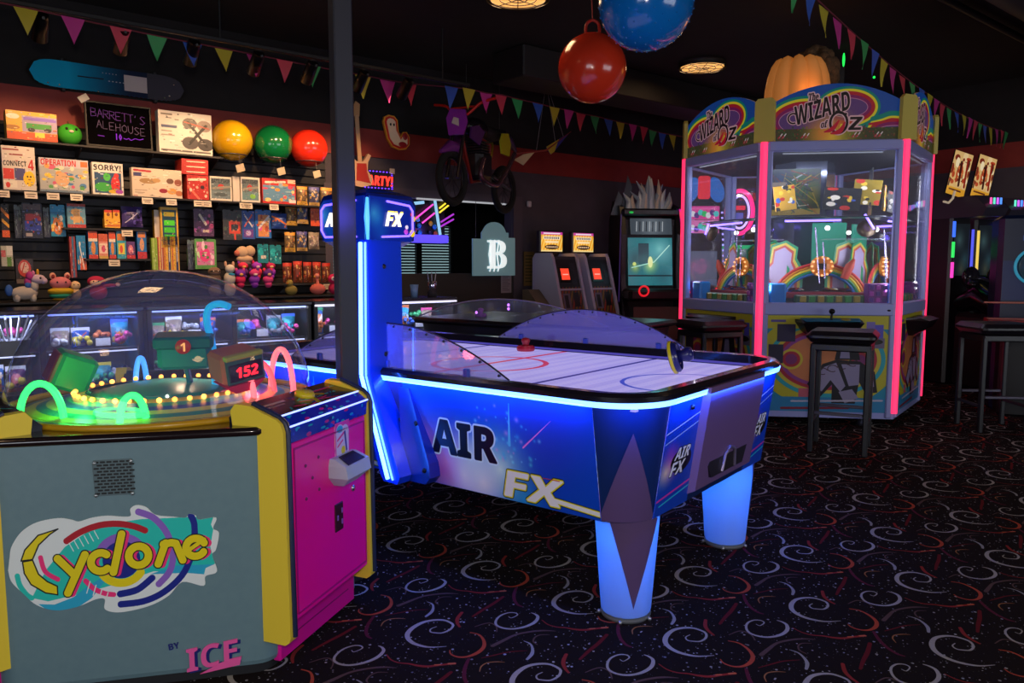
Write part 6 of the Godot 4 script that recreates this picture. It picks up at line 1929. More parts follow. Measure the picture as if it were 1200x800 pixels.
func plush_toys() -> void:
	var Y := 1.03
	var unicorn := [["body", "c8bcb4", [[0, 0.3, 0, 0.42, 0.24, 0.22], [-0.25, 0.12, 0.12, 0.09, 0.14, 0.09], [0.25, 0.12, 0.12, 0.09, 0.14, 0.09], [-0.25, 0.12, -0.1, 0.09, 0.14, 0.09], [0.25, 0.12, -0.1, 0.09, 0.14, 0.09], [0.3, 0.55, 0.05, 0.14, 0.22, 0.14]]], ["head", "d0b8cc", [[0.42, 0.78, 0.08, 0.24, 0.17, 0.17], [0.58, 0.72, 0.1, 0.13, 0.12, 0.12]]], ["mane", "b83a8a", [[0.18, 0.88, 0.05, 0.13, 0.18, 0.14], [0.12, 0.68, 0.02, 0.12, 0.16, 0.13]]], ["tail", "3a6ac0", [[-0.46, 0.4, 0, 0.12, 0.2, 0.1]]], ["scarf", "3a6ac0", [[0.1, 0.58, 0.1, 0.1, 0.1, 0.08]]], ["horn", "d8a030", [[0.42, 1.02, 0.08, 0.045, 0.12, 0.045]]], ["ear", "d07aa8", [[0.27, 0.98, 0.12, 0.06, 0.1, 0.05]]], ["eye", "201820", [[0.46, 0.82, 0.24, 0.035, 0.04, 0.02]]]]
	plush("unicorn_plush", "cream unicorn plush with a magenta mane facing the cat plush", -0.64, Y, 0.36, 0.22, 0.1, unicorn)
	plush("cat_plush", "pink cat plush sitting in a yellow and green striped bowl", -0.395, Y, 0.36, 0.21, 0.0, [["bowl", "d0a81c", [[0, 0.36, 0, 0.44, 0.16, 0.36]]], ["stripe", "2a9a7a", [[0, 0.2, 0, 0.4, 0.12, 0.33]]], ["bowl_base", "c8901c", [[0, 0.06, 0, 0.3, 0.06, 0.26]]], ["head", "d87a84", [[0, 0.66, 0, 0.36, 0.24, 0.3]]], ["ear", "e0a088", [[-0.24, 0.92, 0, 0.11, 0.14, 0.09], [0.24, 0.92, 0, 0.11, 0.14, 0.09]]], ["inner_ear", "8a2a2a", [[-0.24, 0.91, 0.07, 0.06, 0.08, 0.04], [0.24, 0.91, 0.07, 0.06, 0.08, 0.04]]], ["eye", "1a1418", [[-0.14, 0.7, 0.28, 0.03, 0.035, 0.02], [0.14, 0.7, 0.28, 0.03, 0.035, 0.02]]]])
	plush("monkey_plush", "crimson monkey plush with a cream face peeking over the dome", -0.13, Y, 0.36, 0.22, -0.1, [["body", "a81c50", [[0.0, 0.28, 0, 0.3, 0.28, 0.24], [0.35, 0.52, 0, 0.3, 0.07, 0.07]]], ["head", "b0204c", [[-0.05, 0.68, 0.02, 0.3, 0.2, 0.22]]], ["face", "e0b098", [[-0.08, 0.64, 0.16, 0.2, 0.12, 0.1]]], ["hand", "e0b098", [[0.66, 0.56, 0, 0.08, 0.08, 0.07]]], ["eye", "1a1418", [[-0.16, 0.68, 0.25, 0.025, 0.03, 0.02], [0.0, 0.68, 0.25, 0.025, 0.03, 0.02]]]])
	plush("cream_plush", "small cream plush squeezed between the cat bowl and the red spined box", -0.29, Y, 0.34, 0.16, 0.0, [["body", "c8a880", [[0, 0.3, 0, 0.26, 0.3, 0.24]]], ["head", "d8b890", [[0, 0.74, 0, 0.24, 0.22, 0.22]]], ["eye", "1a1418", [[-0.08, 0.78, 0.2, 0.025, 0.03, 0.02], [0.1, 0.78, 0.2, 0.025, 0.03, 0.02]]]])
	plush("raccoon_plush", "grey brown masked plush under the pink rabbit pack", 0.79, Y + 0.1, 0.38, 0.2, 0.0, [["body", "5a463c", [[0, 0.3, 0, 0.3, 0.28, 0.24]]], ["head", "8a6a58", [[0, 0.62, 0.04, 0.28, 0.2, 0.22]]], ["mask", "20181a", [[0, 0.64, 0.16, 0.24, 0.06, 0.1]]], ["eye", "d8d0c8", [[-0.1, 0.65, 0.24, 0.03, 0.03, 0.02], [0.1, 0.65, 0.24, 0.03, 0.03, 0.02]]], ["base", "6a5a50", [[0, -0.2, 0, 0.28, 0.3, 0.22]]]])
	plush("puppy_plush", "white puppy plush with a blue collar beside the masked plush", 0.93, Y + 0.1, 0.36, 0.2, 0.0, [["body", "c8bcb0", [[0, 0.3, 0, 0.26, 0.32, 0.22], [0, -0.15, 0, 0.26, 0.34, 0.22]]], ["head", "d8ccc0", [[0.02, 0.74, 0.04, 0.22, 0.2, 0.2]]], ["ear", "d0a088", [[-0.16, 0.95, 0, 0.06, 0.13, 0.05], [0.18, 0.95, 0, 0.06, 0.13, 0.05]]], ["collar", "2a9ac8", [[0.05, 0.5, 0.1, 0.16, 0.06, 0.14]]]])
	var cols := ["c81c5a", "7a2ab0", "d03a80", "5a2080", "e0305a", "a83ac8"]
	for k in 6:
		plush("small_plush", "%s small creature plush, number %s in the mixed row over the dome" % [["crimson", "violet", "rose", "plum", "scarlet", "lilac"][k], ["one", "two", "three", "four", "five", "six"][k]], 1.05 + (k % 3) * 0.13 + (k / 3) * 0.06, 1.136 + (k / 3) * 0.07, 0.2 + 0.09 * (1 - k / 3), 0.12, 0.0, [["body", cols[k], [[0, 0.35, 0, 0.42, 0.36, 0.36], [0, 0.0, 0, 0.3, 0.3, 0.3]]], ["head", cols[(k + 1) % 6], [[0, 0.85, 0.02, 0.4, 0.3, 0.34]]], ["muzzle", ["e0a050", "e8c0c8", "d8b080"][k % 3], [[0, 0.75, 0.3, 0.16, 0.12, 0.1]]], ["ear", cols[(k + 2) % 6], [[-0.28, 1.1, 0, 0.12, 0.16, 0.1], [0.28, 1.1, 0, 0.12, 0.16, 0.1]]]])
	plush("cloud_plush", "cream and peach puffy plush hanging above the violet plushes", 1.13, 1.36, 0.2, 0.2, 0.0, [["puff", "c8a888", [[-0.1, 0.35, 0, 0.3, 0.28, 0.2], [0.25, 0.4, 0, 0.26, 0.26, 0.2], [0.0, 0.05, 0, 0.4, 0.18, 0.18]]], ["cheek", "c06a58", [[-0.36, 0.3, 0.05, 0.14, 0.14, 0.12]]], ["tassel", "6a5a60", [[0.0, -0.15, 0.0, 0.3, 0.16, 0.14]]]])
	plush("duck_plush", "dull yellow duck plush sitting before the red snack bags", 1.478, Y, 0.42, 0.16, 0.2, [["body", "8a7a3c", [[0, 0.3, 0, 0.38, 0.3, 0.3]]], ["head", "a08a44", [[-0.12, 0.72, 0.04, 0.2, 0.2, 0.2], [-0.08, 0.5, 0.02, 0.12, 0.2, 0.12]]], ["beak", "c8781c", [[-0.3, 0.7, 0.08, 0.1, 0.05, 0.08]]]])
	plush("flamingo_plush", "salmon pink flamingo plush with a curved neck on the bottom shelf", 1.743, Y, 0.42, 0.18, 0.0, [["body", "d86a60", [[0, 0.3, 0, 0.44, 0.3, 0.32]]], ["neck", "d8786a", [[0.0, 0.62, 0, 0.09, 0.2, 0.09], [-0.02, 0.82, 0, 0.09, 0.16, 0.09]]], ["head", "e08878", [[-0.04, 1.0, 0.02, 0.15, 0.13, 0.13]]], ["beak", "d8a020", [[-0.16, 0.96, 0.04, 0.08, 0.05, 0.05]]]])
	plush("owl_plush", "magenta owl plush with big white eyes next to the steel post", 1.911, Y, 0.42, 0.17, 0.0, [["body", "b81450", [[0, 0.34, 0, 0.32, 0.34, 0.26]]], ["head", "d01c60", [[0, 0.88, 0.02, 0.36, 0.28, 0.28]]], ["eye", "e8dcd8", [[-0.15, 0.9, 0.26, 0.12, 0.12, 0.05], [0.15, 0.9, 0.26, 0.12, 0.12, 0.05]]], ["pupil", "201018", [[-0.14, 0.9, 0.31, 0.05, 0.05, 0.02], [0.16, 0.9, 0.31, 0.05, 0.05, 0.02]]], ["tag", "d8b8a0", [[0, 0.3, 0.26, 0.14, 0.1, 0.03]]]])

func display_counters() -> void:
	# glass prize counters in front of the wall, end to end; the local frame stands at the counter front
	var units := [[-2.6, -1.32], [-1.3, -0.02], [0.0, 1.28], [1.3, 2.74]]
	var names := ["leftmost glass prize counter, mostly behind the dome game", "glass prize counter seen through the dome with white labelled trays", "glass prize counter filled with bagged trinkets behind the dome", "glass prize counter nearest the bar opening with a white lit edge"]
	var rng := RandomNumberGenerator.new()
	rng.seed = 60
	for i in units.size():
		var t0: float = units[i][0]
		var t1: float = units[i][1]
		var w := t1 - t0
		var o := thing("display_counter", names[i], "display case")
		o.transform = wall_xf * at((t0 + t1) / 2, 0, 1.3)
		var black := mat("131217", 0.4)
		part(o, "base", one_box(Vector3(w, 0.44, 0.5), 0.006), black, at(0, 0.22, -0.25))
		part(o, "back_panel", one_box(Vector3(w, 0.54, 0.02), 0.004), mat("17161c", 0.5), at(0, 0.71, -0.49))
		part(o, "counter_top", one_box(Vector3(w + 0.01, 0.03, 0.52), 0.006), mat("3a3644", 0.22), at(0, 0.995, -0.25))
		part(o, "inner_shelf", one_box(Vector3(w - 0.06, 0.016, 0.42), 0.003), mat("26252c", 0.4), at(0, 0.71, -0.27))
		for e in [-w / 2 + 0.02, 0.0, w / 2 - 0.02]:
			part(o, "upright", one_box(Vector3(0.04, 0.54, 0.48), 0.004), black, at(e, 0.71, -0.25))
		part(o, "glass_front", one_box(Vector3(w - 0.06, 0.53, 0.005), 0.001), pane("dfe8ff", 0.04), at(0, 0.71, -0.006))
		for e in [-w / 4, w / 4]:
			part(o, "led_strip", one_box(Vector3(w / 2 - 0.08, 0.012, 0.014), 0.003), glow("c8d0ff" if i == 3 else "7a90ff", 2.6, "d0d8ff"), at(e, 0.968, -0.03))
			part(o, "led_strip", one_box(Vector3(w / 2 - 0.08, 0.01, 0.012), 0.003), glow("c8d0ff", 1.4, "d0d8ff"), at(e, 0.694, -0.07))
		strip_light(Vector3(-w / 2 + 0.06, 0.96, -0.05), Vector3(w / 2 - 0.06, 0.96, -0.05), Vector3(0, -1, -0.45), 0.03, "ccd4ff", 0.4, o)
		strip_light(Vector3(-w / 2 + 0.06, 0.685, -0.08), Vector3(w / 2 - 0.06, 0.685, -0.08), Vector3(0, -1, -0.3), 0.03, "ccd4ff", 0.2, o)
		if i == 3:
			part(o, "edge_light", one_box(Vector3(w, 0.016, 0.012), 0.003), glow("e8e4f4", 1.0, "e0e0f0"), at(0, 0.974, 0.012))
		# trays and trinkets inside, on two levels
		var tone := ["white", "pink", "green", "clear", "blue", "yellow", "silver", "orange"]
		var hue := ["d8dce4", "d84a90", "3aa868", "b8c0cc", "3a6ad0", "d8c83a", "a8acb8", "d8743a"]
		for lv in 2:
			var x := -w / 2 + 0.11
			var k := 0
			while x < w / 2 - 0.1:
				if absf(x) < 0.085:
					x += 0.05
					continue
				var c := rng.randi() % 8
				var y := 0.719 if lv == 1 else 0.441
				var hh := rng.randf_range(0.1, 0.17)
				var ord: String = ["first", "second", "third", "fourth", "fifth", "sixth", "seventh", "eighth", "ninth", "tenth", "eleventh", "twelfth"][mini(k, 11)]
				var where: String = ["far left", "tray lined", "trinket", "white edged"][i]
				if (k + lv + i) % 3 == 2:
					var bn := thing("prize_tray", "%s tray with a white label, %s on the %s shelf of the %s counter" % [tone[c], ord, "upper" if lv else "lower", where], "tray", Vector3.ZERO, 0, "trays in the prize counters")
					bn.transform = o.transform * at(x, y, -0.2)
					part(bn, "tray", one_box(Vector3(0.12, hh * 0.6, 0.16), 0.006), mat("2c3036", 0.3), at(0, hh * 0.3, 0))
					part(bn, "label", one_box(Vector3(0.095, hh * 0.46, 0.002), 0.0005), mat("e8ecf2", 0.7), at(0, hh * 0.34, 0.082))
					part(bn, "contents", trinkets(rng), mat(hue[c], 0.35), at(0, hh * 0.62, 0))
				else:
					var bg := thing("prize_bag", "%s bag of trinkets, %s on the %s shelf of the %s counter" % [tone[c], ord, "upper" if lv else "lower", where], "toy pack", Vector3.ZERO, 0, "bags in the prize counters")
					bg.transform = o.transform * at(x, y, -0.2)
					part(bg, "bag", package("pouch", 0.12, hh * 1.25, 0.1, [38, 39, 40, 41, 25, 33, 20, 24, 16][rng.randi() % 9], hue[c]), null, at(0, 0, 0.05))
					part(bg, "contents", trinkets(rng), mat(hue[c], 0.3), at(0, hh * 0.3, 0.05))
					part(bg, "header", one_box(Vector3(0.12, 0.035, 0.006), 0.001), mat(hue[(c + 3) % 8], 0.6), at(0, hh * 1.25, 0.0))
				x += 0.128
				k += 1
	# what stands on the counter tops
	var wd := thing("wand_bundle", "white plastic wands fanned out in a low tub on the counter", "toy bundle")
	wd.transform = wall_xf * at(-0.84, 0.719, 1.32)
	part(wd, "tub", one_lathe([[0.001, 0], [0.09, 0], [0.11, 0.1], [0.1, 0.1], [0.085, 0.01], [0.001, 0.008]], 18), mat("c8ccd8", 0.35))
	for k in 16:
		var a := k * 2.4
		part(wd, "wand", one_tube([Vector3(cos(a) * 0.04, 0.02, sin(a) * 0.04), Vector3(cos(a) * 0.15, 0.2 + (k % 4) * 0.02, sin(a) * 0.12)], 0.006, 5), mat("d8dce8", 0.4))
	var cu := solo("paper_cup", "blue and white paper cup on the counter end by the bar", "cup", one_lathe([[0.001, 0], [0.03, 0], [0.042, 0.12], [0.038, 0.12], [0.028, 0.006], [0.001, 0.006]], 16), mat("7a9ad0", 0.4), wall_xf * at(2.4, 1.01, 1.1))
	var hd := thing("straw_holder", "chrome straw holder with a few straws on the counter end", "straw holder")
	hd.transform = wall_xf * at(2.6, 1.01, 1.1)
	part(hd, "can", one_lathe([[0.001, 0], [0.045, 0], [0.045, 0.14], [0.04, 0.15], [0.04, 0.01], [0.001, 0.01]], 18), mat("a8a4b8", 0.12, 0.9))
	for k in 3:
		part(hd, "straw", one_tube([Vector3(-0.01 + k * 0.012, 0.02, 0), Vector3(-0.06 + k * 0.05, 0.24, 0.01)], 0.004, 6), mat("b8b4c8", 0.3))

func trinkets(rng: RandomNumberGenerator) -> ArrayMesh:
	var g := Shape.new()
	for k in 7:
		g.ball(Vector3(rng.randf_range(-0.055, 0.055), rng.randf_range(0, 0.05), rng.randf_range(-0.03, 0.05)), Vector3.ONE * rng.randf_range(0.014, 0.026), 7, 5)
	return g.done()

func kiosk_print() -> ImageTexture:
	var p := Print.new(256, 160, "f0a028")
	for k in 9:
		p.line([Vector2(k * 34 - 30, 170), Vector2(k * 34 + 40, -10)], Color("f8d468"), 13)
	p.rect(0, 0, 256, 22, "c83aa0")
	p.rect(28, 6, 200, 10, "f4e8f0")
	p.rect(30, 36, 196, 24, "f8ecd8")
	for k in 8:
		p.rect(40 + k * 23, 40, 14, 16, "3a1c14")
	p.rect(50, 72, 156, 18, "f4d8a8")
	p.disc(128, 122, 84, Color("2a1410"), 20)
	for k in 6:
		p.disc(70 + k * 24, 122, 8, Color("e8c8a0"), 7)
	p.rect(0, 148, 256, 12, "f4d890")
	return p.texture()

func kiosk_panel_print() -> ImageTexture:
	var p := Print.new(256, 384, "4a3a34")
	p.rect(0, 0, 256, 160, "241c2a")
	for k in 12:
		p.line([Vector2(k * 40 - 120, 400), Vector2(k * 40 + 40, 160)], Color("8a6a20" if k % 2 else "a03a28"), 15)
	p.rect(20, 190, 90, 90, "6a6078")
	p.rect(40, 200, 44, 70, "1c1620")
	p.rect(150, 185, 70, 80, "1c1620")
	p.rect(0, 300, 256, 84, "7a2a28")
	p.rect(30, 340, 190, 44, "140f14")
	p.rect(170, 20, 60, 120, "30283a")
	return p.texture()

func back_machines() -> void:
	var kp := printed(kiosk_print(), 0.4, 0.9)
	var pp := printed(kiosk_panel_print(), 0.45)
	var shell_c := mat("b8b2d4", 0.45)
	for i in 2:
		var t := thing("prize_kiosk", ["pale slanted kiosk with an orange lit sign, nearer the bar opening", "pale slanted kiosk with an orange lit sign, nearer the shooting cabinet"][i], "kiosk", Vector3.ZERO, 0, "pale kiosks by the back wall")
		t.transform = wall_xf * at(4.94 + i * 0.54, 0, 0.1)
		var prof := pts([0, 0, 0.6, 0, 0.6, 0.55, 0.58, 0.62, 0.36, 1.4, 0.32, 1.46, 0.05, 1.46, 0, 1.4])
		for e in [-1.0, 1.0]:
			var g := Shape.new()
			g.prism(prof, -0.02, 0.02, turned(Vector3(e * 0.2, 0, 0), -PI / 2))
			part(t, "side_panel", g.done(), shell_c)
		var g2 := Shape.new()
		g2.prism(pts([0.01, 0.02, 0.57, 0.02, 0.57, 0.55, 0.33, 1.42, 0.02, 1.42]), -0.185, 0.185, turned(Vector3.ZERO, -PI / 2))
		part(t, "body", g2.done(), mat("3c3648", 0.5))
		part(t, "front_panel", one_slab(Vector3(-0.17, 0.56, 0.572), Vector3(0.17, 0.56, 0.572), Vector3(0.17, 1.38, 0.345), Vector3(-0.17, 1.38, 0.345), 0.006), pp)
		part(t, "divider", one_box(Vector3(0.36, 0.025, 0.03), 0.004), shell_c, turned(Vector3(0, 1.02, 0.45), 0, -0.27))
		var xf := turned(Vector3(-0.05, 1.2, 0.402), 0, -0.272)
		part(t, "screen_bezel", one_box(Vector3(0.19, 0.19, 0.014), 0.004), mat("120e14", 0.3), xf)
		part(t, "screen", one_box(Vector3(0.135, 0.14, 0.006), 0.002), glow("ff4a30", 1.0, "401010"), xf * at(0, 0.005, 0.009))
		part(t, "screen_caption", one_box(Vector3(0.09, 0.012, 0.003), 0.0005), glow("ffb0a0", 1.0), xf * at(0, 0.0, 0.013))
		part(t, "keypad", one_box(Vector3(0.08, 0.1, 0.012), 0.003), mat("2a2232", 0.4), turned(Vector3(0.12, 1.2, 0.402), 0, -0.272))
		part(t, "lower_box", one_box(Vector3(0.36, 0.45, 0.03), 0.005), mat("56506a", 0.45), at(0, 0.28, 0.585))
		var sg := part(t, "sign_box", one_box(Vector3(0.38, 0.27, 0.08), 0.01), mat("2a2030", 0.4), at(-0.03, 1.6, 0.1))
		part(sg, "lit_sign", one_slab(Vector3(-0.175, -0.118, 0.041), Vector3(0.175, -0.118, 0.041), Vector3(0.175, 0.118, 0.041), Vector3(-0.175, 0.118, 0.041), 0.003), kp)
		part(t, "sign_post", one_box(Vector3(0.2, 0.06, 0.06), 0.005), mat("2a2030", 0.4), at(-0.03, 1.47, 0.1))
		lamp(Vector3(-0.03, 1.6, 0.25), "ffb050", 0.018, 0.08, t)
		if i == 0:
			part(t, "ticket_cabinet", one_prism(pts([0, 0, 0.4, 0, 0.4, 0.75, 0.1, 1.02, 0, 1.02]), -0.09, 0.09), mat("6a5a4a", 0.5), turned(Vector3(-0.33, 0, 0.05), -PI / 2))
	# shooting cabinet
	var t := thing("shooting_cabinet", "tall dark shooting cabinet with a cyan screen and silver spiked crest", "arcade game", Vector3(1.73, 0, -9.97), deg_to_rad(8))
	var dark := mat("120d14", 0.35)
	for e in [-1.0, 1.0]:
		part(t, "side_panel", one_prism(pts([-0.4, 0, 0.5, 0, 0.5, 0.55, 0.25, 0.95, 0.2, 1.2, 0.22, 1.7, 0.1, 2.05, -0.25, 2.15, -0.4, 1.9]), -0.03, 0.03), dark, turned(Vector3(e * 0.36, 0, 0), -PI / 2))
		part(t, "purple_glow_strip", one_box(Vector3(0.012, 1.1, 0.012), 0.002), glow("5a3a90", 0.25), turned(Vector3(e * 0.392, 1.4, 0.16), 0, 0.05))
	part(t, "body", one_box(Vector3(0.68, 1.9, 0.5), 0.01), mat("0e0b12", 0.5), at(0, 0.95, -0.12))
	var scp := Print.new(256, 256, "2a7a84")
	for e in [[60, 120, 90, "1a3c44", 0.9], [180, 60, 100, "8ad8d8", 0.8], [128, 150, 60, "d8f070", 0.9], [40, 160, 40, "c8e060", 0.8], [128, 60, 70, "3aa0a8", 0.6], [200, 210, 90, "1f5a68", 0.8]]:
		scp.soft(e[0], e[1], e[2], Color(e[3]), e[4])
	scp.rect(60, 30, 60, 110, "1a3a44")
	scp.line([Vector2(20, 160), Vector2(150, 130), Vector2(240, 40)], Color("b8f0e0"), 5)
	scp.disc(128, 130, 14, Color("f0f0a0"), 30)
	scp.disc(36, 140, 10, Color("d8e880"))
	scp.rect(0, 200, 256, 8, "0f2a30")
	part(t, "screen", one_slab(Vector3(-0.29, 1.06, 0.2), Vector3(0.29, 1.06, 0.2), Vector3(0.29, 1.66, 0.14), Vector3(-0.29, 1.66, 0.14), 0.006), printed(scp.texture(), 0.2, 0.75))
	lamp(Vector3(0, 1.4, 0.4), "6ac8d0", 0.03, 0.12, t)
	var mp := Print.new(256, 96, "54606c")
	mp.soft(128, 48, 120, Color("a8b4c0"), 0.8)
	for k in 9:
		mp.line([Vector2(40 + k * 20, 20), Vector2(36 + k * 20, 76)], Color("2a2f38" if k % 2 else "d8e0e8"), 6)
	part(t, "lit_sign", one_slab(Vector3(-0.27, 1.7, 0.2), Vector3(0.27, 1.7, 0.2), Vector3(0.27, 1.9, 0.16), Vector3(-0.27, 1.9, 0.16), 0.006), printed(mp.texture(), 0.3, 0.45))
	part(t, "hood", one_box(Vector3(0.74, 0.09, 0.36), 0.02), mat("0c0a10", 0.3), at(0, 1.98, 0.0))
	part(t, "green_light", one_ball(Vector3(0.03, 0.014, 0.014), 8, 5), glow("20c850", 0.8), at(-0.26, 1.975, 0.185))
	var rng := RandomNumberGenerator.new()
	rng.seed = 70
	for k in 15:
		var x := -0.26 + k * 0.036
		var g := Shape.new()
		var hgt := 0.18 + 0.26 * exp(-pow((x - 0.02) / 0.17, 2)) + rng.randf_range(-0.04, 0.06)
		g.tube([Vector3(x, 1.98, 0.05), Vector3(x * 1.1 + rng.randf_range(-0.05, 0.05), 1.98 + hgt * 0.6, 0.05), Vector3(x * 1.2 + rng.randf_range(-0.06, 0.06), 1.98 + hgt, 0.03)], [0.05, 0.038, 0.004], 6)
		part(t, "crest_spike", g.done(), mat(["c4ced8", "a8b4c0", "d0c0b0", "90a0b0"][k % 4], 0.3, 0.2))
	for e in [[-0.3, 0.3, 0.5], [-0.42, 0.1, 0.3]]:
		part(t, "crest_wing", one_prism(pts([0, 0, 0.1, 0.0, 0.16, e[2] * 0.7, 0.1, e[2]]), -0.01, 0.01), mat("3c4854", 0.35), at(e[0] - 0.06, 1.95, 0.0))
	part(t, "control_deck", one_box(Vector3(0.76, 0.14, 0.4), 0.03), dark, at(0, 0.95, 0.35))
	var ring := []
	for k in 17:
		ring.append(Vector3(cos(TAU * k / 16) * 0.06, sin(TAU * k / 16) * 0.06, 0))
	part(t, "red_neon_ring", one_tube(ring, 0.012, 6), glow("e01c28", 1.0), at(-0.2, 1.0, 0.56))
	part(t, "lower_art", one_slab(Vector3(-0.3, 0.4, 0.5), Vector3(0.3, 0.4, 0.5), Vector3(0.3, 0.8, 0.46), Vector3(-0.3, 0.8, 0.46), 0.004), mat("4a2c1c", 0.4))  # plain brown panel below the controls
	# magenta racing cabinet beside it
	var m := thing("racing_cabinet", "dark cabinet with magenta side panels and round blue and red topper", "arcade game", Vector3(2.45, 0, -10.35), deg_to_rad(-4))
	part(m, "body", one_box(Vector3(0.56, 1.75, 0.6), 0.02), dark, at(0.05, 0.875, -0.15))
	var art := Print.new(96, 384, "c0188a")
	rng.seed = 71
	for k in 40:
		art.disc(rng.randf() * 96, rng.randf() * 384, rng.randf_range(5, 18), Color(["e83ab0", "7a1cb0", "ff7ad0", "d83a5a", "5a30c8"][k % 5]), rng.randf_range(8, 30))
	part(m, "magenta_glow_panel", one_slab(Vector3(-0.3, 0.95, 0.17), Vector3(-0.2, 0.95, 0.22), Vector3(-0.2, 2.05, 0.12), Vector3(-0.3, 2.05, 0.08), 0.01), printed(art.texture(), 0.3, 1.3))
	part(m, "screen", one_slab(Vector3(-0.13, 1.05, 0.19), Vector3(0.26, 1.05, 0.19), Vector3(0.26, 1.5, 0.16), Vector3(-0.13, 1.5, 0.16), 0.006), glow("6a7a98", 0.6, "303a50"))
	for e in [["e83aa0", 2.0, 0.15], ["e878c0", 1.82, 0.14]]:
		var mq := Print.new(192, 96, e[0])
		for k in 8:
			mq.disc(20 + k * 22, 46 + (k % 3) * 10, 15, Color(["28c86a", "f0f0f8", "5a1c80", "48d0d0"][k % 4]), 22)
		part(m, "lit_sign", card(0.44, 0.17, 0.06), printed(mq.texture(), 0.3, 0.9), at(0.06, e[1], 0.12))
	part(m, "topper_light_disc", one_ball(Vector3(0.1, 0.17, 0.03), 18, 10), glow("2a78e0", 0.7, "2a60c0"), turned(Vector3(-0.08, 2.3, 0.1), 0, 0, -0.3))
	part(m, "topper_light_disc", one_ball(Vector3(0.1, 0.17, 0.03), 18, 10), glow("2a78e0", 0.7, "2a60c0"), turned(Vector3(0.24, 2.3, 0.1), 0, 0, 0.3))
	part(m, "topper_light_shield", one_box(Vector3(0.16, 0.3, 0.05), 0.04), glow("f02838", 0.9, "c02030"), at(0.08, 2.33, 0.12))
	for k in 13:
		part(m, "violet_led_dot", one_ball(Vector3.ONE * 0.014, 8, 5), glow("a090ff", 2.4), at(0.31 + 0.004 * k, 2.0 - k * 0.07, 0.17))
	part(m, "deck", one_box(Vector3(0.6, 0.16, 0.4), 0.04), dark, at(0.02, 0.92, 0.25))
	var wave := []
	for k in 15:
		wave.append(Vector3(-0.3 + k * 0.044, 1.0 + 0.03 * sin(k * 1.1) - 0.02 * (k % 2), 0.47))
	part(m, "red_neon_wave", one_tube(smooth(wave), 0.026, 8), glow("ff2a20", 1.5, "ff4a30"))
	part(m, "red_neon_wave", one_tube(smooth([Vector3(-0.28, 0.93, 0.47), Vector3(-0.15, 0.9, 0.5), Vector3(0.1, 0.94, 0.49), Vector3(0.3, 0.96, 0.47)]), 0.02, 8), glow("ff2a20", 1.5, "ff4a30"))
	lamp(Vector3(0, 1.3, 0.5), "ff3aa8", 0.05, 0.1, m)
	lamp(Vector3(0.0, 0.9, 0.65), "ff3020", 0.025, 0.08, m)
	# teal claw cabinet with an oval neon sign, seen through the pusher's glass
	var c := thing("claw_cabinet", "teal lit claw cabinet with an oval magenta neon sign behind the pusher", "arcade game", Vector3(3.16, 0, -11.0), deg_to_rad(-15))
	part(c, "base", one_box(Vector3(0.6, 0.85, 0.6), 0.02), mat("5a2468", 0.4), at(0, 0.425, 0))
	part(c, "window_light_box", one_box(Vector3(0.5, 0.66, 0.4), 0.01), glow("1c6a70", 0.5, "1c5058"), at(-0.02, 1.2, -0.06))
	for e in [[-0.29, 0.28], [0.29, 0.28]]:
		part(c, "corner_post", one_box(Vector3(0.035, 0.72, 0.035), 0.004), mat("a0a0b8", 0.3, 0.5), at(e[0], 1.2, e[1]))
	part(c, "glass_front", one_box(Vector3(0.55, 0.68, 0.006), 0.001), pane(), at(0, 1.2, 0.285))
	part(c, "green_light_bar", one_box(Vector3(0.56, 0.04, 0.5), 0.01), glow("18c078", 0.9), at(0, 1.57, 0.02))
	part(c, "sign_post", one_box(Vector3(0.06, 0.24, 0.04), 0.006), dark, at(0.06, 1.68, 0))
	var ov := []
	var ov2 := []
	for k in 33:
		var a := TAU * k / 32
		ov.append(Vector3(0.06 + cos(a) * 0.18, 2.06 + sin(a) * 0.3, 0.03))
		ov2.append(Vector3(0.06 + cos(a) * 0.125, 2.06 + sin(a) * 0.225, 0.035))
	part(c, "sign_back", one_box(Vector3(0.34, 0.56, 0.02), 0.008), mat("20102c", 0.4), at(0.06, 2.06, 0))
	part(c, "magenta_neon_oval", one_tube(ov, 0.028, 8), glow("ff1c80", 1.4, "ff4090"))
	part(c, "white_neon_oval", one_tube(ov2, 0.016, 8), glow("b8b0ff", 1.6, "c8c0ff"))
	part(c, "red_neon_bar", one_box(Vector3(0.15, 0.06, 0.02), 0.006), glow("f02040", 1.0), at(0.06, 2.12, 0.03))
	part(c, "glowing_sign_square", one_box(Vector3(0.1, 0.1, 0.02), 0.006), glow("3a60d0", 0.7), at(0.06, 2.0, 0.03))
	lamp(Vector3(0.06, 2.0, 0.3), "ff40a0", 0.03, 0.1, c)

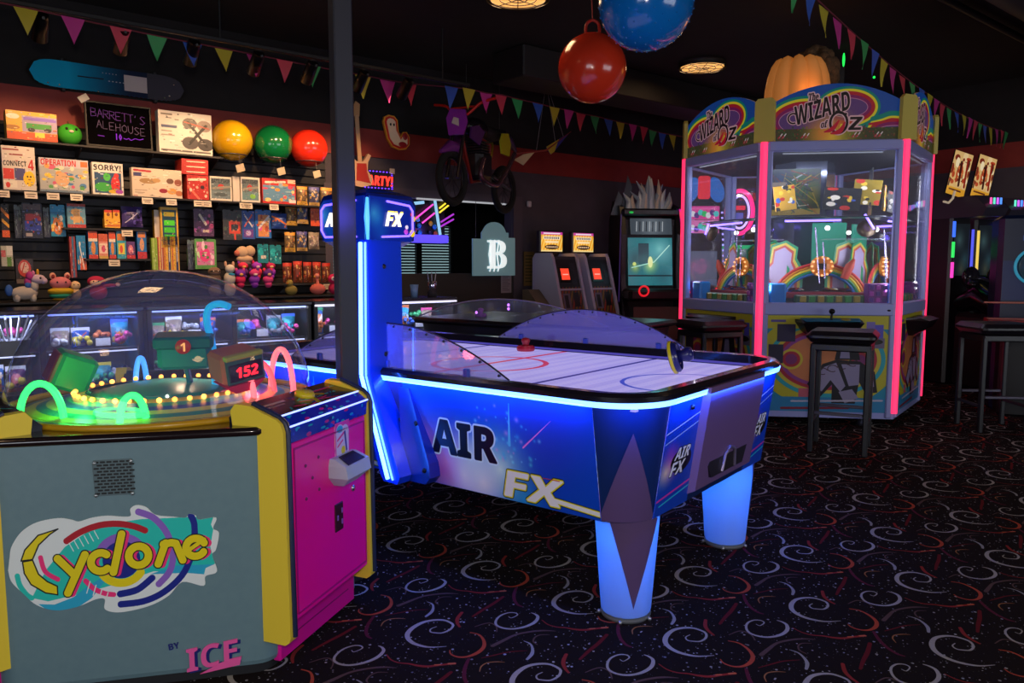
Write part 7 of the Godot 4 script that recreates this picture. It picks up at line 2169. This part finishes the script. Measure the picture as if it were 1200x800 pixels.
func right_machines() -> void:
	var dark := mat("120f14", 0.4)
	var ap := Print.new(192, 256, "d8b070")
	var rng := RandomNumberGenerator.new()
	rng.seed = 80
	for k in 40:
		ap.disc(rng.randf() * 192, rng.randf_range(10, 200), rng.randf_range(8, 28), Color(["e8c890", "b04020", "f0dcb0", "7a2a18", "c86a38", "3a1c18"][k % 6]), rng.randf_range(8, 34))
	ap.rect(0, 210, 192, 46, "d89a28")
	ap.rect(20, 220, 130, 10, "5a2a14")
	ap.line([Vector2(90, 60), Vector2(110, 190)], Color("38120c"), 22)
	ap.line([Vector2(150, 40), Vector2(170, 190)], Color("8a2014"), 20)
	var am := printed(ap.texture(), 0.35, 0.75)
	for i in 2:
		var t := thing("bike_racer", ["motorbike racing cabinet with a warm lit upright sign, nearer the pusher", "motorbike racing cabinet with a warm lit upright sign, farther from the pusher"][i], "arcade game", Vector3(4.9 + i * 0.46, 0, -8.45 - i * 0.32), deg_to_rad(14), "bike racing pair")
		part(t, "tower", one_box(Vector3(0.27, 1.85, 0.4), 0.02), dark, at(0, 0.925, -0.2))
		part(t, "sign_card", one_box(Vector3(0.23, 0.5, 0.02), 0.004), dark, turned(Vector3(0.0, 2.3, -0.08), -0.1, -0.1, -0.28))
		part(t, "lit_sign", one_slab(Vector3(-0.11, -0.245, 0.011), Vector3(0.11, -0.245, 0.011), Vector3(0.11, 0.245, 0.011), Vector3(-0.11, 0.245, 0.011), 0.002), am, turned(Vector3(0.0, 2.3, -0.08), -0.1, -0.1, -0.28))
		lamp(Vector3(-0.05, 2.25, 0.15), "ffc880", 0.02, 0.08, t)
		part(t, "hood", one_prism(pts([-0.35, 1.82, 0.4, 1.82, 0.45, 1.9, 0.3, 2.04, -0.35, 2.04]), -0.14, 0.14), mat("3a3644", 0.35), turned(Vector3(0, 0, 0), -PI / 2))
		for k in 4:
			part(t, "hood_led_strip", one_box(Vector3(0.028, 0.12, 0.01), 0.003), glow(["ff5ab0", "60e0c0", "d060ff", "5090ff"][(k + i) % 4], 1.3), at(-0.04 + k * 0.042, 1.95, 0.4))
		var sp := Print.new(96, 160, "1a2026")
		for e in [[30, 50, 50, "4a6a6c", 0.8], [70, 110, 50, "30505a", 0.8], [50, 140, 40, "6a6a50", 0.5]]:
			sp.soft(e[0], e[1], e[2], Color(e[3]), e[4])
		part(t, "screen", one_slab(Vector3(-0.1, 1.2, 0.01), Vector3(0.1, 1.2, 0.01), Vector3(0.1, 1.76, 0.01), Vector3(-0.1, 1.76, 0.01), 0.006), printed(sp.texture(), 0.2, 0.6))
		for k in 3:
			part(t, "side_led_strip", one_box(Vector3(0.035, 0.17, 0.02), 0.004), glow([["3a70ff", "30e060", "ff40c0"], ["4a50ff", "9040ff", "30e090"]][i][k], 1.2), at(-0.125 if i == 0 else 0.12, 1.7 - k * 0.22, 0.03))
		part(t, "rail_led_strip", one_box(Vector3(0.03, 0.5, 0.02), 0.004), glow("5a60ff" if i == 0 else "ffd860", 0.9), at(0.125 if i == 0 else -0.125, 1.45, 0.03))
		# bike
		part(t, "bike_body", one_tube([Vector3(0, 0.9, 0.05), Vector3(0, 0.98, 0.3), Vector3(0, 0.85, 0.6), Vector3(0, 0.8, 0.95)], [0.1, 0.14, 0.12, 0.07], 12), mat("0f0d12", 0.2))
		part(t, "bike_stand", one_box(Vector3(0.24, 0.8, 0.7), 0.04), dark, at(0, 0.4, 0.4))
		part(t, "handlebar", one_tube([Vector3(-0.16, 1.12, 0.32), Vector3(-0.08, 1.17, 0.22), Vector3(0.08, 1.17, 0.22), Vector3(0.16, 1.12, 0.32)], 0.02, 8), mat("50505c", 0.2, 0.7))
		for e in [-0.16, 0.16]:
			part(t, "grip", one_ball(Vector3(0.04, 0.035, 0.05), 10, 7), mat("15131a", 0.25), at(e, 1.11, 0.34))
		part(t, "windscreen", one_ball(Vector3(0.11, 0.12, 0.05), 12, 8), mat("22202a", 0.1), at(0, 1.18, 0.16))
		part(t, "seat_hump", one_ball(Vector3(0.14, 0.12, 0.2), 12, 8), mat("131118", 0.3), at(0, 0.93, 0.72))
	# blue spin game cut by the frame
	var b := thing("spin_game", "dark blue game cabinet with a cyan ring light at the frame edge", "arcade game", Vector3(4.83, 0, -6.95), deg_to_rad(-25))
	var navy := mat("0c1838", 0.35)
	part(b, "body", one_box(Vector3(0.85, 1.75, 0.5), 0.03), navy, at(0, 0.875, 0))
	part(b, "face_panel", one_slab(Vector3(-0.38, 1.0, 0.255), Vector3(0.38, 1.0, 0.255), Vector3(0.38, 1.7, 0.235), Vector3(-0.38, 1.7, 0.235), 0.005), mat("12225a", 0.3))
	var ring := []
	for k in 33:
		ring.append(Vector3(-0.12 + cos(TAU * k / 32) * 0.17, 1.3 + sin(TAU * k / 32) * 0.16, 0.265))
	part(b, "cyan_ring_light", one_tube(ring, 0.012, 8), glow("2a98b8", 0.5, "2a6880"))
	part(b, "ring_window", one_lathe([[0.001, 0], [0.15, 0], [0.14, 0.012], [0.001, 0.014]], 24), mat("3a5a60", 0.15), Transform3D(Basis(Vector3.RIGHT, PI / 2), Vector3(-0.12, 1.3, 0.252)))
	part(b, "caption_glow", one_box(Vector3(0.28, 0.05, 0.01), 0.004), glow("2a5ab0", 0.35, "2a4a90"), at(-0.1, 1.55, 0.25))
	part(b, "logo_glow", one_ball(Vector3(0.05, 0.035, 0.01), 10, 6), glow("a04a30", 0.3), at(-0.05, 1.64, 0.25))
	part(b, "step", one_prism(pts([-0.5, 0.62, 0.4, 0.62, 0.42, 0.68, 0.3, 0.74, -0.5, 0.74]), 0.2, 0.55), mat("8a1c24", 0.3), at(0, 0.1, 0))
	part(b, "step_edge", one_box(Vector3(0.95, 0.015, 0.02), 0.004), mat("b86a58", 0.3), at(-0.04, 0.98, 0.3))
	part(b, "step_edge", one_box(Vector3(0.95, 0.015, 0.02), 0.004), mat("a85a50", 0.3), at(-0.04, 0.85, 0.555))
	part(b, "step_base", one_box(Vector3(0.8, 0.72, 0.3), 0.02), dark, at(0, 0.36, 0.38))
	# white flexible lamp hung on the wall behind
	solo("curved_wall_lamp", "thin curved white lamp wire on the dark wall right of the pusher", "lamp", one_tube([Vector3(4.55, 1.98, -8.2), Vector3(4.63, 1.97, -8.25), Vector3(4.7, 2.02, -8.3), Vector3(4.72, 2.1, -8.3)], 0.012, 6), glow("b8a890", 0.5, "c8b8a0"))

func hanging_things() -> void:
	# play balls hung from the ceiling
	var r := thing("hopper_ball", "orange red hopper ball with a handle hanging under the blue ball", "ball", Vector3(0.588, 2.745, -5.8))
	part(r, "ball", one_ball(Vector3.ONE * 0.25, 40, 24), mat("d8381e", 0.18, 0.0, 0.4))
	part(r, "handle", one_tube(smooth([Vector3(-0.05, 0.24, 0), Vector3(-0.045, 0.31, 0), Vector3(0, 0.34, 0), Vector3(0.045, 0.31, 0), Vector3(0.05, 0.24, 0)]), 0.011, 8), mat("a82018", 0.3))
	part(r, "string", one_tube([Vector3(0, 0.34, 0), Vector3(-0.02, 0.71, 0)], 0.004, 5), mat("a03028", 0.6))
	var b := thing("exercise_ball", "big glossy blue exercise ball with tiny knobs cut by the top edge", "ball", Vector3(0.841, 2.95, -5.0))
	part(b, "ball", one_ball(Vector3.ONE * 0.297, 48, 30), mat("0c74c4", 0.16, 0.0, 0.4))
	var nub := one_ball(Vector3.ONE * 0.0055, 6, 4)
	for i in 280:
		var y := 1.0 - 2.0 * (i + 0.5) / 280.0
		var a := i * 2.39996
		var v := Vector3(sqrt(1 - y * y) * cos(a), y, sqrt(1 - y * y) * sin(a))
		part(b, "knob", nub, mat("0c74c4", 0.16, 0.0, 0.4), Transform3D(Basis(), v * 0.297))
	part(b, "net_cord", one_tube([Vector3(0, 0.29, 0), Vector3(0, 0.505, 0)], 0.004, 5), mat("303038", 0.6))
	# glowing pumpkin on the pusher's roof
	var p := thing("pumpkin_lamp", "glowing orange ribbed pumpkin with a brown fuzzy top on the pusher's roof", "lamp", Vector3(2.53, 2.29, -7.0))
	for k in 10:
		var g := Shape.new()
		var a := TAU * k / 10
		g.ball(Vector3(cos(a) * 0.15, 0.42, sin(a) * 0.15), Vector3(0.145, 0.42, 0.12), 12, 10, Basis(UP, -a))
		part(p, "pumpkin_light_rib", g.done(), glow("ff9438", 0.2, "cc9a62"))
	var fz := Shape.new()
	var rng := RandomNumberGenerator.new()
	rng.seed = 90
	for k in 60:
		var a := rng.randf() * TAU
		var u := rng.randf_range(-0.4, 1.0)
		fz.ball(Vector3(0.2 + cos(a) * 0.16 * sqrt(1 - u * u), 0.72 + u * 0.2, -0.12 + sin(a) * 0.16 * sqrt(1 - u * u)), Vector3.ONE * rng.randf_range(0.045, 0.075), 7, 5)
	part(p, "fuzzy_top", fz.done(), grainy("4a3420", "7a5a3a", 6.0, 0.95, 0.0, 15))
	lamp(Vector3(0, 0.5, 0.4), "ff9a40", 0.05, 0.15, p)
	# guitar on the wall
	var gt := thing("electric_guitar", "cream electric guitar hanging upright on the wall behind the post", "guitar")
	gt.transform = wall_xf * turned(Vector3(2.385, 2.3, 0.1), 0, 0, 0.06)
	var gb := pts([-0.1, -0.17, 0.0, -0.19, 0.11, -0.17, 0.13, -0.1, 0.08, -0.02, 0.09, 0.06, 0.13, 0.13, 0.1, 0.15, 0.04, 0.07, -0.04, 0.07, -0.1, 0.13, -0.13, 0.1, -0.09, 0.02, -0.09, -0.06, -0.13, -0.12])
	part(gt, "body", one_prism(gb, -0.02, 0.02), mat("d0a888", 0.25))
	part(gt, "pick_guard", one_prism(pts([-0.06, -0.12, 0.1, -0.15, 0.07, -0.03, 0.07, 0.05, -0.04, 0.05]), 0.02, 0.023), mat("a83028", 0.3))
	part(gt, "neck", one_box(Vector3(0.045, 0.46, 0.022), 0.004), mat("c8a078", 0.35), at(0, 0.3, 0.012))
	part(gt, "headstock", one_prism(pts([-0.03, 0, 0.03, 0, 0.045, 0.12, 0.0, 0.15, -0.03, 0.1]), 0.0, 0.016), mat("c89a6a", 0.35), at(0, 0.52, 0))
	for k in 6:
		part(gt, "tuning_peg", one_ball(Vector3(0.012, 0.008, 0.008), 7, 5), mat("b8b0a8", 0.2, 0.9), at(-0.045, 0.545 + k * 0.016, 0.01))
	part(gt, "wall_hanger", one_box(Vector3(0.05, 0.05, 0.1), 0.006), mat("202020", 0.5), at(0, 0.52, -0.05))
	# party sign
	var ps := thing("party_sign", "violet bordered light sign spelling PARTY in red above the score head", "neon sign")
	ps.transform = wall_xf * turned(Vector3(2.59, 2.2, 0.09), 0, 0, 0)
	part(ps, "board", one_box(Vector3(0.37, 0.2, 0.02), 0.004), mat("140c20", 0.4))
	part(ps, "red_neon_lettering", letters("PARTY!", 0.105, 0.012, false, 0.1), glow("ff3028", 1.5, "ff5040"), at(0, -0.01, 0.016).scaled_local(Vector3(0.8, 1, 1)))
	for k in 34:
		var f := k / 34.0 * 4.0
		var q: Vector2 = [Vector2(-0.17 + 0.34 * fmod(f, 1.0), 0.085), Vector2(0.17, 0.085 - 0.17 * fmod(f, 1.0)), Vector2(0.17 - 0.34 * fmod(f, 1.0), -0.085), Vector2(-0.17, -0.085 + 0.17 * fmod(f, 1.0))][int(f)]
		part(ps, "violet_led_dot", one_ball(Vector3(0.011, 0.007, 0.006), 7, 5), glow("6a38ff", 2.2), at(q.x, q.y, 0.013))
	part(ps, "paper_tag", one_box(Vector3(0.06, 0.055, 0.002), 0.0005), mat("b8a8a0", 0.8), at(0.17, 0.1, 0.02))
	# boot-shaped animal sign
	var ll := thing("wall_cutout", "red and cream curved cut-out with a yellow edge and two eyes on the wall", "wall decoration")
	ll.transform = wall_xf * at(2.845, 2.715, 0.06)
	var sh := func(k: float) -> PackedVector2Array:
		return pts([-0.155 + k, 0.1, -0.14 + k, 0.15 - k * 0.6, -0.09 + k * 0.3, 0.175 - k, -0.02 - k * 0.6, 0.17 - k, 0.02 - k, 0.13 - k * 0.5, 0.03 - k, 0.02, 0.05, -0.04 - k, 0.09, 0.015 - k * 0.5, 0.13 - k * 0.5, 0.02 - k, 0.165 - k, -0.03, 0.165 - k, -0.11, 0.12 - k * 0.4, -0.165 + k, 0.04, -0.18 + k, -0.05 + k * 0.4, -0.155 + k * 0.8, -0.11 + k * 0.8, -0.07])
	part(ll, "yellow_edge", one_prism(sh.call(0.0), -0.03, 0.0), mat("f0a030", 0.4))
	part(ll, "red_layer", one_prism(sh.call(0.016), 0.0, 0.008), mat("d82420", 0.4))
	part(ll, "cream_layer", one_prism(sh.call(0.036), 0.008, 0.014), mat("ffd8b0", 0.4))
	for e in [-0.075, -0.035]:
		part(ll, "eye", one_ball(Vector3(0.011, 0.015, 0.006), 8, 6), mat("14100c", 0.3), at(e, 0.075, 0.016))
	part(ll, "red_hoof", one_ball(Vector3(0.05, 0.03, 0.006), 10, 6), mat("b02028", 0.4), at(0.07, -0.12, 0.014))
	part(ll, "red_tail", one_ball(Vector3(0.03, 0.04, 0.006), 10, 6), mat("a01c20", 0.4), at(0.1, -0.03, 0.014))
	dirt_bike()
	# kite
	var k := thing("kite", "yellow and blue bird kite hanging on threads in front of the red band", "kite")
	k.transform = wall_xf * at(4.62, 2.68, 0.4)
	part(k, "wing", one_prism(pts([0.05, 0.02, 0.42, 0.22, 0.2, 0.0, 0.12, -0.06]), -0.003, 0.003), mat("3a3a90", 0.6))
	part(k, "wing_tip", one_prism(pts([0.05, 0.02, 0.25, 0.13, 0.18, -0.02, 0.12, -0.06]), 0.003, 0.006), mat("b8a02a", 0.6))
	part(k, "body", one_tube([Vector3(-0.4, -0.1, 0), Vector3(0.05, -0.02, 0), Vector3(0.45, 0.24, 0)], [0.008, 0.014, 0.004], 6), mat("8a2a28", 0.5))
	part(k, "tail", one_prism(pts([-0.12, -0.05, -0.3, -0.22, -0.44, -0.17, -0.3, -0.1]), -0.003, 0.003), mat("c8b088", 0.6))
	for e in [[-0.1, -0.03], [0.2, 0.08], [0.33, 0.16]]:
		part(k, "thread", one_tube([Vector3(e[0], e[1], 0), Vector3(0.05, 0.76, 0)], 0.003, 4), mat("8a8488", 0.7))
	# pennants
	var cols := [["yellow", "b8a824"], ["magenta", "c02a86"], ["red", "c8324a"], ["green", "2a9a52"], ["blue", "2456b8"]]
	var n := PENNANTS.size() / 3
	var cord := []
	for i in n:
		cord.append(Vector3(PENNANTS[i * 3], PENNANTS[i * 3 + 1], PENNANTS[i * 3 + 2]))
	var dir: Vector3 = (cord[n - 1] - cord[0]).normalized()
	solo("bunting_string", "thin dark cord of the pennants running along the prize wall", "string", one_tube([cord[0] - dir * 1.2] + cord + [cord[n - 1] + dir * 0.5], 0.006, 5), mat("6a2030", 0.7))
	var ordinal := ["first", "second", "third", "fourth", "fifth", "sixth", "seventh"]
	for i in n:
		if i in [9, 13]:
			continue
		flag(cord[i], dir, cols[[0, 1, 2, 3, 4][i % 5]], "%s pennant, %s of its colour on the string along the prize wall" % [cols[i % 5][0], ordinal[i / 5]], 0.17 if i < 9 else 0.2, i)
	var a := Vector3(1.62, 3.02, -4.7)
	var z := Vector3(5.72, 2.83, -9.05)
	var d2 := (z - a).normalized()
	var c2 := []
	for i in 27:
		var f := i / 26.0
		c2.append(a.lerp(z, f) + Vector3(0, -0.16 * sin(PI * f), 0))
	solo("bunting_string", "thin cord of the pennants falling away right of the pusher", "string", one_tube(c2, 0.005, 5), mat("6a2030", 0.7))
	for i in 26:
		flag(c2[i].lerp(c2[i + 1], 0.5), d2, cols[(i + 3) % 5], "%s pennant, %s of its colour on the string right of the pusher" % [cols[(i + 3) % 5][0], ordinal[i / 5]], 0.19, i + 40)

func flag(p: Vector3, dir: Vector3, c: Array, label: String, size: float, i: int) -> void:
	var g := Shape.new()
	var side := dir.cross(UP).normalized()
	var w := size * 0.42
	var rows := []
	for k in 6:
		var f := k / 5.0
		var bend := sin(f * 2.4 + i) * 0.012
		rows.append([p + dir * w * (1 - f) - UP * size * f + side * bend, p - dir * w * (1 - f) - UP * size * f + side * (bend + 0.01 * sin(i * 1.7) * f)])
	for k in 5:
		g.tri(rows[k][0], rows[k][1], rows[k + 1][1], side, 1)
		g.tri(rows[k][0], rows[k + 1][1], rows[k + 1][0], side, 1)
	var m: StandardMaterial3D = mat(c[1], 0.6)
	m.backlight_enabled = true
	m.backlight = Color(0.4, 0.4, 0.4)
	solo("pennant", label, "pennant", g.done(), m, Transform3D(), "plastic pennants")

func dirt_bike() -> void:
	var t := thing("dirt_bike", "dirt bike with red handlebar, violet front plate and yellow side panel hung on the wall", "motorbike")
	t.transform = wall_xf * turned(Vector3(3.5, 2.5, 0.66), deg_to_rad(24)).scaled_local(Vector3.ONE * 0.9)
	var tyre := mat("060506", 0.9)
	var wheel := func(x: float, y: float, r: float) -> MeshInstance3D:
		var rp := []
		for k in 33:
			rp.append(Vector3(x + cos(TAU * k / 32) * r, y + sin(TAU * k / 32) * r, 0))
		var o := part(t, "wheel", one_tube(rp, 0.04, 8), tyre)
		var rim := []
		for k in 33:
			rim.append(Vector3(x + cos(TAU * k / 32) * (r - 0.05), y + sin(TAU * k / 32) * (r - 0.05), 0))
		part(o, "rim", one_tube(rim, 0.014, 6), mat("1a181c", 0.4, 0.5))
		for k in 10:
			var a := TAU * k / 10
			part(o, "spoke", one_tube([Vector3(x, y, 0), Vector3(x + cos(a) * (r - 0.05), y + sin(a) * (r - 0.05), 0)], 0.004, 4), mat("2a282e", 0.4, 0.6))
		return o
	wheel.call(-0.62, -0.36, 0.27)
	wheel.call(0.62, -0.38, 0.26)
	for e in [-0.07, 0.07]:
		part(t, "fork", one_tube([Vector3(-0.62, -0.36, e), Vector3(-0.46, 0.22, e), Vector3(-0.42, 0.34, e)], 0.022, 8), mat("241c22", 0.3, 0.4))
	part(t, "front_plate", one_prism(pts([-0.09, -0.14, 0.08, -0.14, 0.12, 0.05, 0.08, 0.16, -0.1, 0.14, -0.13, 0.0]), -0.015, 0.015), mat("8a2a9a", 0.35), turned(Vector3(-0.52, 0.26, 0), PI / 2 + 0.2, 0.2))
	part(t, "plate_mark", one_prism(pts([-0.04, -0.06, 0.05, -0.02, 0.03, 0.05, -0.03, 0.03]), -0.018, -0.0155), mat("c8b8b0", 0.5), turned(Vector3(-0.52, 0.27, 0), PI / 2 + 0.2, 0.2))
	part(t, "front_fender", one_tube([Vector3(-0.86, -0.1, 0), Vector3(-0.66, -0.02, 0), Vector3(-0.46, -0.02, 0)], [0.02, 0.07, 0.05], 8), mat("6a2478", 0.4))
	part(t, "handlebar", one_tube(smooth([Vector3(-0.34, 0.52, -0.4), Vector3(-0.36, 0.48, -0.22), Vector3(-0.42, 0.36, -0.08), Vector3(-0.42, 0.36, 0.08), Vector3(-0.36, 0.48, 0.22), Vector3(-0.34, 0.52, 0.4)]), 0.016, 8), mat("c82018", 0.35))
	part(t, "crossbar", one_tube([Vector3(-0.37, 0.45, -0.2), Vector3(-0.37, 0.45, 0.2)], 0.012, 6), mat("c82018", 0.35))
	part(t, "frame", one_tube([Vector3(-0.44, 0.28, 0), Vector3(-0.1, 0.18, 0), Vector3(0.25, 0.12, 0), Vector3(0.2, -0.3, 0), Vector3(-0.2, -0.36, 0), Vector3(-0.4, 0.1, 0)], 0.025, 8), mat("7a1c14", 0.4))
	part(t, "engine", one_box(Vector3(0.34, 0.34, 0.24), 0.05), mat("1a161a", 0.45, 0.3), at(-0.02, -0.16, 0))
	for k in 5:
		part(t, "cooling_fin", one_box(Vector3(0.2, 0.012, 0.27), 0.003), mat("38343a", 0.4, 0.5), at(-0.08, -0.02 + k * 0.03, 0))
	part(t, "tank", one_ball(Vector3(0.24, 0.12, 0.12), 16, 10), mat("141018", 0.25), at(-0.1, 0.26, 0))
	part(t, "seat", one_tube([Vector3(0.0, 0.28, 0), Vector3(0.3, 0.24, 0), Vector3(0.62, 0.3, 0)], [0.08, 0.085, 0.05], 10), mat("121014", 0.6))
	for e in [-1.0, 1.0]:
		part(t, "side_panel", one_prism(pts([-0.1, -0.12, 0.1, -0.13, 0.14, 0.02, 0.08, 0.14, -0.08, 0.12, -0.13, 0.02]), -0.01, 0.01), mat("a8a01c", 0.4), turned(Vector3(0.42, 0.14, e * 0.12), 0.0))
		part(t, "tank_shroud", one_prism(pts([-0.18, -0.06, 0.02, -0.12, 0.14, 0.04, 0.0, 0.1, -0.16, 0.06]), -0.01, 0.01), mat("4a1c58", 0.4), at(-0.26, 0.16, e * 0.13))
	part(t, "rear_fender", one_tube([Vector3(0.5, 0.26, 0), Vector3(0.75, 0.24, 0), Vector3(0.95, 0.14, 0)], [0.05, 0.06, 0.02], 8), mat("3a2a50", 0.4))
	part(t, "exhaust", one_tube(smooth([Vector3(-0.15, -0.1, 0.14), Vector3(-0.25, -0.32, 0.16), Vector3(0.1, -0.38, 0.17), Vector3(0.35, -0.2, 0.17), Vector3(0.6, 0.05, 0.16)]), 0.03, 8), mat("6a4a58", 0.25, 0.7))
	part(t, "swing_arm", one_tube([Vector3(0.15, -0.26, 0.08), Vector3(0.62, -0.38, 0.08)], 0.025, 8), mat("4a464e", 0.3, 0.7))
	for e in [[-0.3, 0.4], [0.5, 0.3]]:
		part(t, "hanging_wire", one_tube([Vector3(e[0], e[1], 0), Vector3(e[0], 0.94, 0)], 0.003, 4), mat("606060", 0.4, 0.6))

func ceiling_things() -> void:
	# round caged ceiling lamps
	var spots := [Vector3(0.046, 3.33, -6.1), Vector3(2.02, 3.39, -8.4), Vector3(-1.95, 3.33, -3.7), Vector3(3.1, 3.33, -3.6), Vector3(1.0, 3.33, -1.0), Vector3(-2.6, 3.33, -0.6)]
	var where := ["cut by the picture's top edge", "low over the coin pusher's back", "over the dome game", "over the aisle before the pusher", "above the camera", "behind the camera"]
	for i in spots.size():
		var t := thing("ceiling_lamp", "round warm ceiling lamp behind a wire cage " + where[i], "lamp", spots[i], 0, "round ceiling lamps")
		var up: float = CEILING - spots[i].y
		part(t, "housing", one_lathe([[0.245, 0.0], [0.25, 0.02], [0.24, up], [0.001, up]], 28, false), mat("241c18", 0.5))
		part(t, "lamp_disc", one_lathe([[0.001, 0.012], [0.225, 0.012], [0.225, 0.016], [0.001, 0.016]], 28), glow("ffb860", 1.0, "e8c890"))
		for r in [0.07, 0.14, 0.215]:
			var p := []
			for k in 33:
				p.append(Vector3(cos(TAU * k / 32) * r, 0.0, sin(TAU * k / 32) * r))
			part(t, "cage_ring", one_tube(p, 0.0045, 5), mat("2a1c10", 0.5))
		for k in 8:
			part(t, "cage_bar", one_tube([Vector3(0, -0.002, 0), Vector3(cos(TAU * k / 8) * 0.235, 0.002, sin(TAU * k / 8) * 0.235)], 0.004, 5), mat("2a1c10", 0.5))
		var l := strip_light(Vector3(-0.2, 0.006, 0), Vector3(0.2, 0.006, 0), Vector3.DOWN, 0.4, "ffcf98", CEILING_LAMP, t)
	# track of spot lamps over the prizes
	var tr := thing("lamp_track", "black lamp track hung in front of the prize wall", "lamp track")
	tr.transform = wall_xf * at(0.6, 2.99, 1.31)
	part(tr, "rail", one_box(Vector3(4.6, 0.03, 0.035), 0.004), mat("141214", 0.5))
	for x in [-2.0, 0.0, 2.0]:
		part(tr, "drop_rod", one_tube([Vector3(x, 0.015, 0), Vector3(x, CEILING - 2.99, 0)], 0.008, 6), mat("141214", 0.5))
	var ord := ["first", "second", "third", "fourth", "fifth", "sixth", "seventh"]
	var ts := [-0.57, -0.086, 0.386, 0.862, 1.301, 1.76, 2.197]
	for i in ts.size():
		var t := thing("spot_lamp", "black cylinder spot lamp, %s along the track over the prizes" % ord[i], "lamp", Vector3.ZERO, 0, "spot lamps over the prizes")
		t.transform = wall_xf * turned(Vector3(ts[i], 2.84, 1.295), 0, 0.88)
		part(t, "can", one_lathe([[0.001, 0.13], [0.04, 0.13], [0.045, 0.11], [0.05, -0.06], [0.046, -0.06], [0.04, 0.06], [0.001, 0.06]], 18), mat("070606", 0.35))
		part(t, "lamp_face", one_lathe([[0.001, -0.02], [0.042, -0.02], [0.042, -0.016], [0.001, -0.016]], 16), glow("ffd8a0", 2.5, "e8d8c0"))
		part(t, "yoke", one_tube([Vector3(0, 0.1, 0), Vector3(0, 0.15, 0.06)], 0.01, 6), mat("141214", 0.5))
		var s := SpotLight3D.new()
		s.name = "spot_light"
		t.add_child(s, true)
		s.position = Vector3(0, -0.03, 0)
		s.rotation.x = -PI / 2
		s.light_color = Color("ffc890")
		s.light_energy = TRACK_LAMP
		s.spot_angle = 34.0
		s.spot_angle_attenuation = 0.6
		s.spot_range = 20.0
		s.light_size = 0.03
		s.shadow_enabled = true
	# ducts and pipes under the black ceiling
	solo("air_duct", "dark round air duct under the ceiling beyond the balls", "duct", one_tube([wall_xf * Vector3(1.5, 3.26, 5.2), wall_xf * Vector3(8.6, 3.26, 5.2)], 0.17, 20), mat("1c1518", 0.6))
	solo("air_duct", "dark box shaped air duct over the space before the back wall", "duct", one_box(Vector3(5.2, 0.3, 0.5), 0.01), mat("171215", 0.6), wall_xf * at(6.05, 3.29, 1.2))
	for e in [[0.8, 4.6, "nearer the camera"], [0.2, 5.4, "nearer the balls"]]:
		solo("ceiling_pipe", "thin dark ceiling pipe " + e[2], "pipe", one_tube([wall_xf * Vector3(-5, 3.38, e[1]), wall_xf * Vector3(8.6, 3.38, e[1])], 0.03, 8), mat("1a1618", 0.5))
	for e in [[Vector3(3.31, 3.35, -7.9), "bar"], [Vector3(3.85, 3.3, -8.4), "dot"]]:
		var t := thing("green_indicator", "tiny green glowing indicator %s under the ceiling right of the pumpkin" % e[1], "light", e[0])
		part(t, "green_light", one_ball(Vector3(0.014, 0.07 if e[1] == "bar" else 0.014, 0.014), 8, 6), glow("20e050", 1.5))
		part(t, "mount", one_tube([Vector3(0, 0.01, 0), Vector3(0, CEILING - e[0].y, 0)], 0.004, 5), mat("101010", 0.6))

const CEILING_LAMP := 0.55
const TRACK_LAMP := 1.35
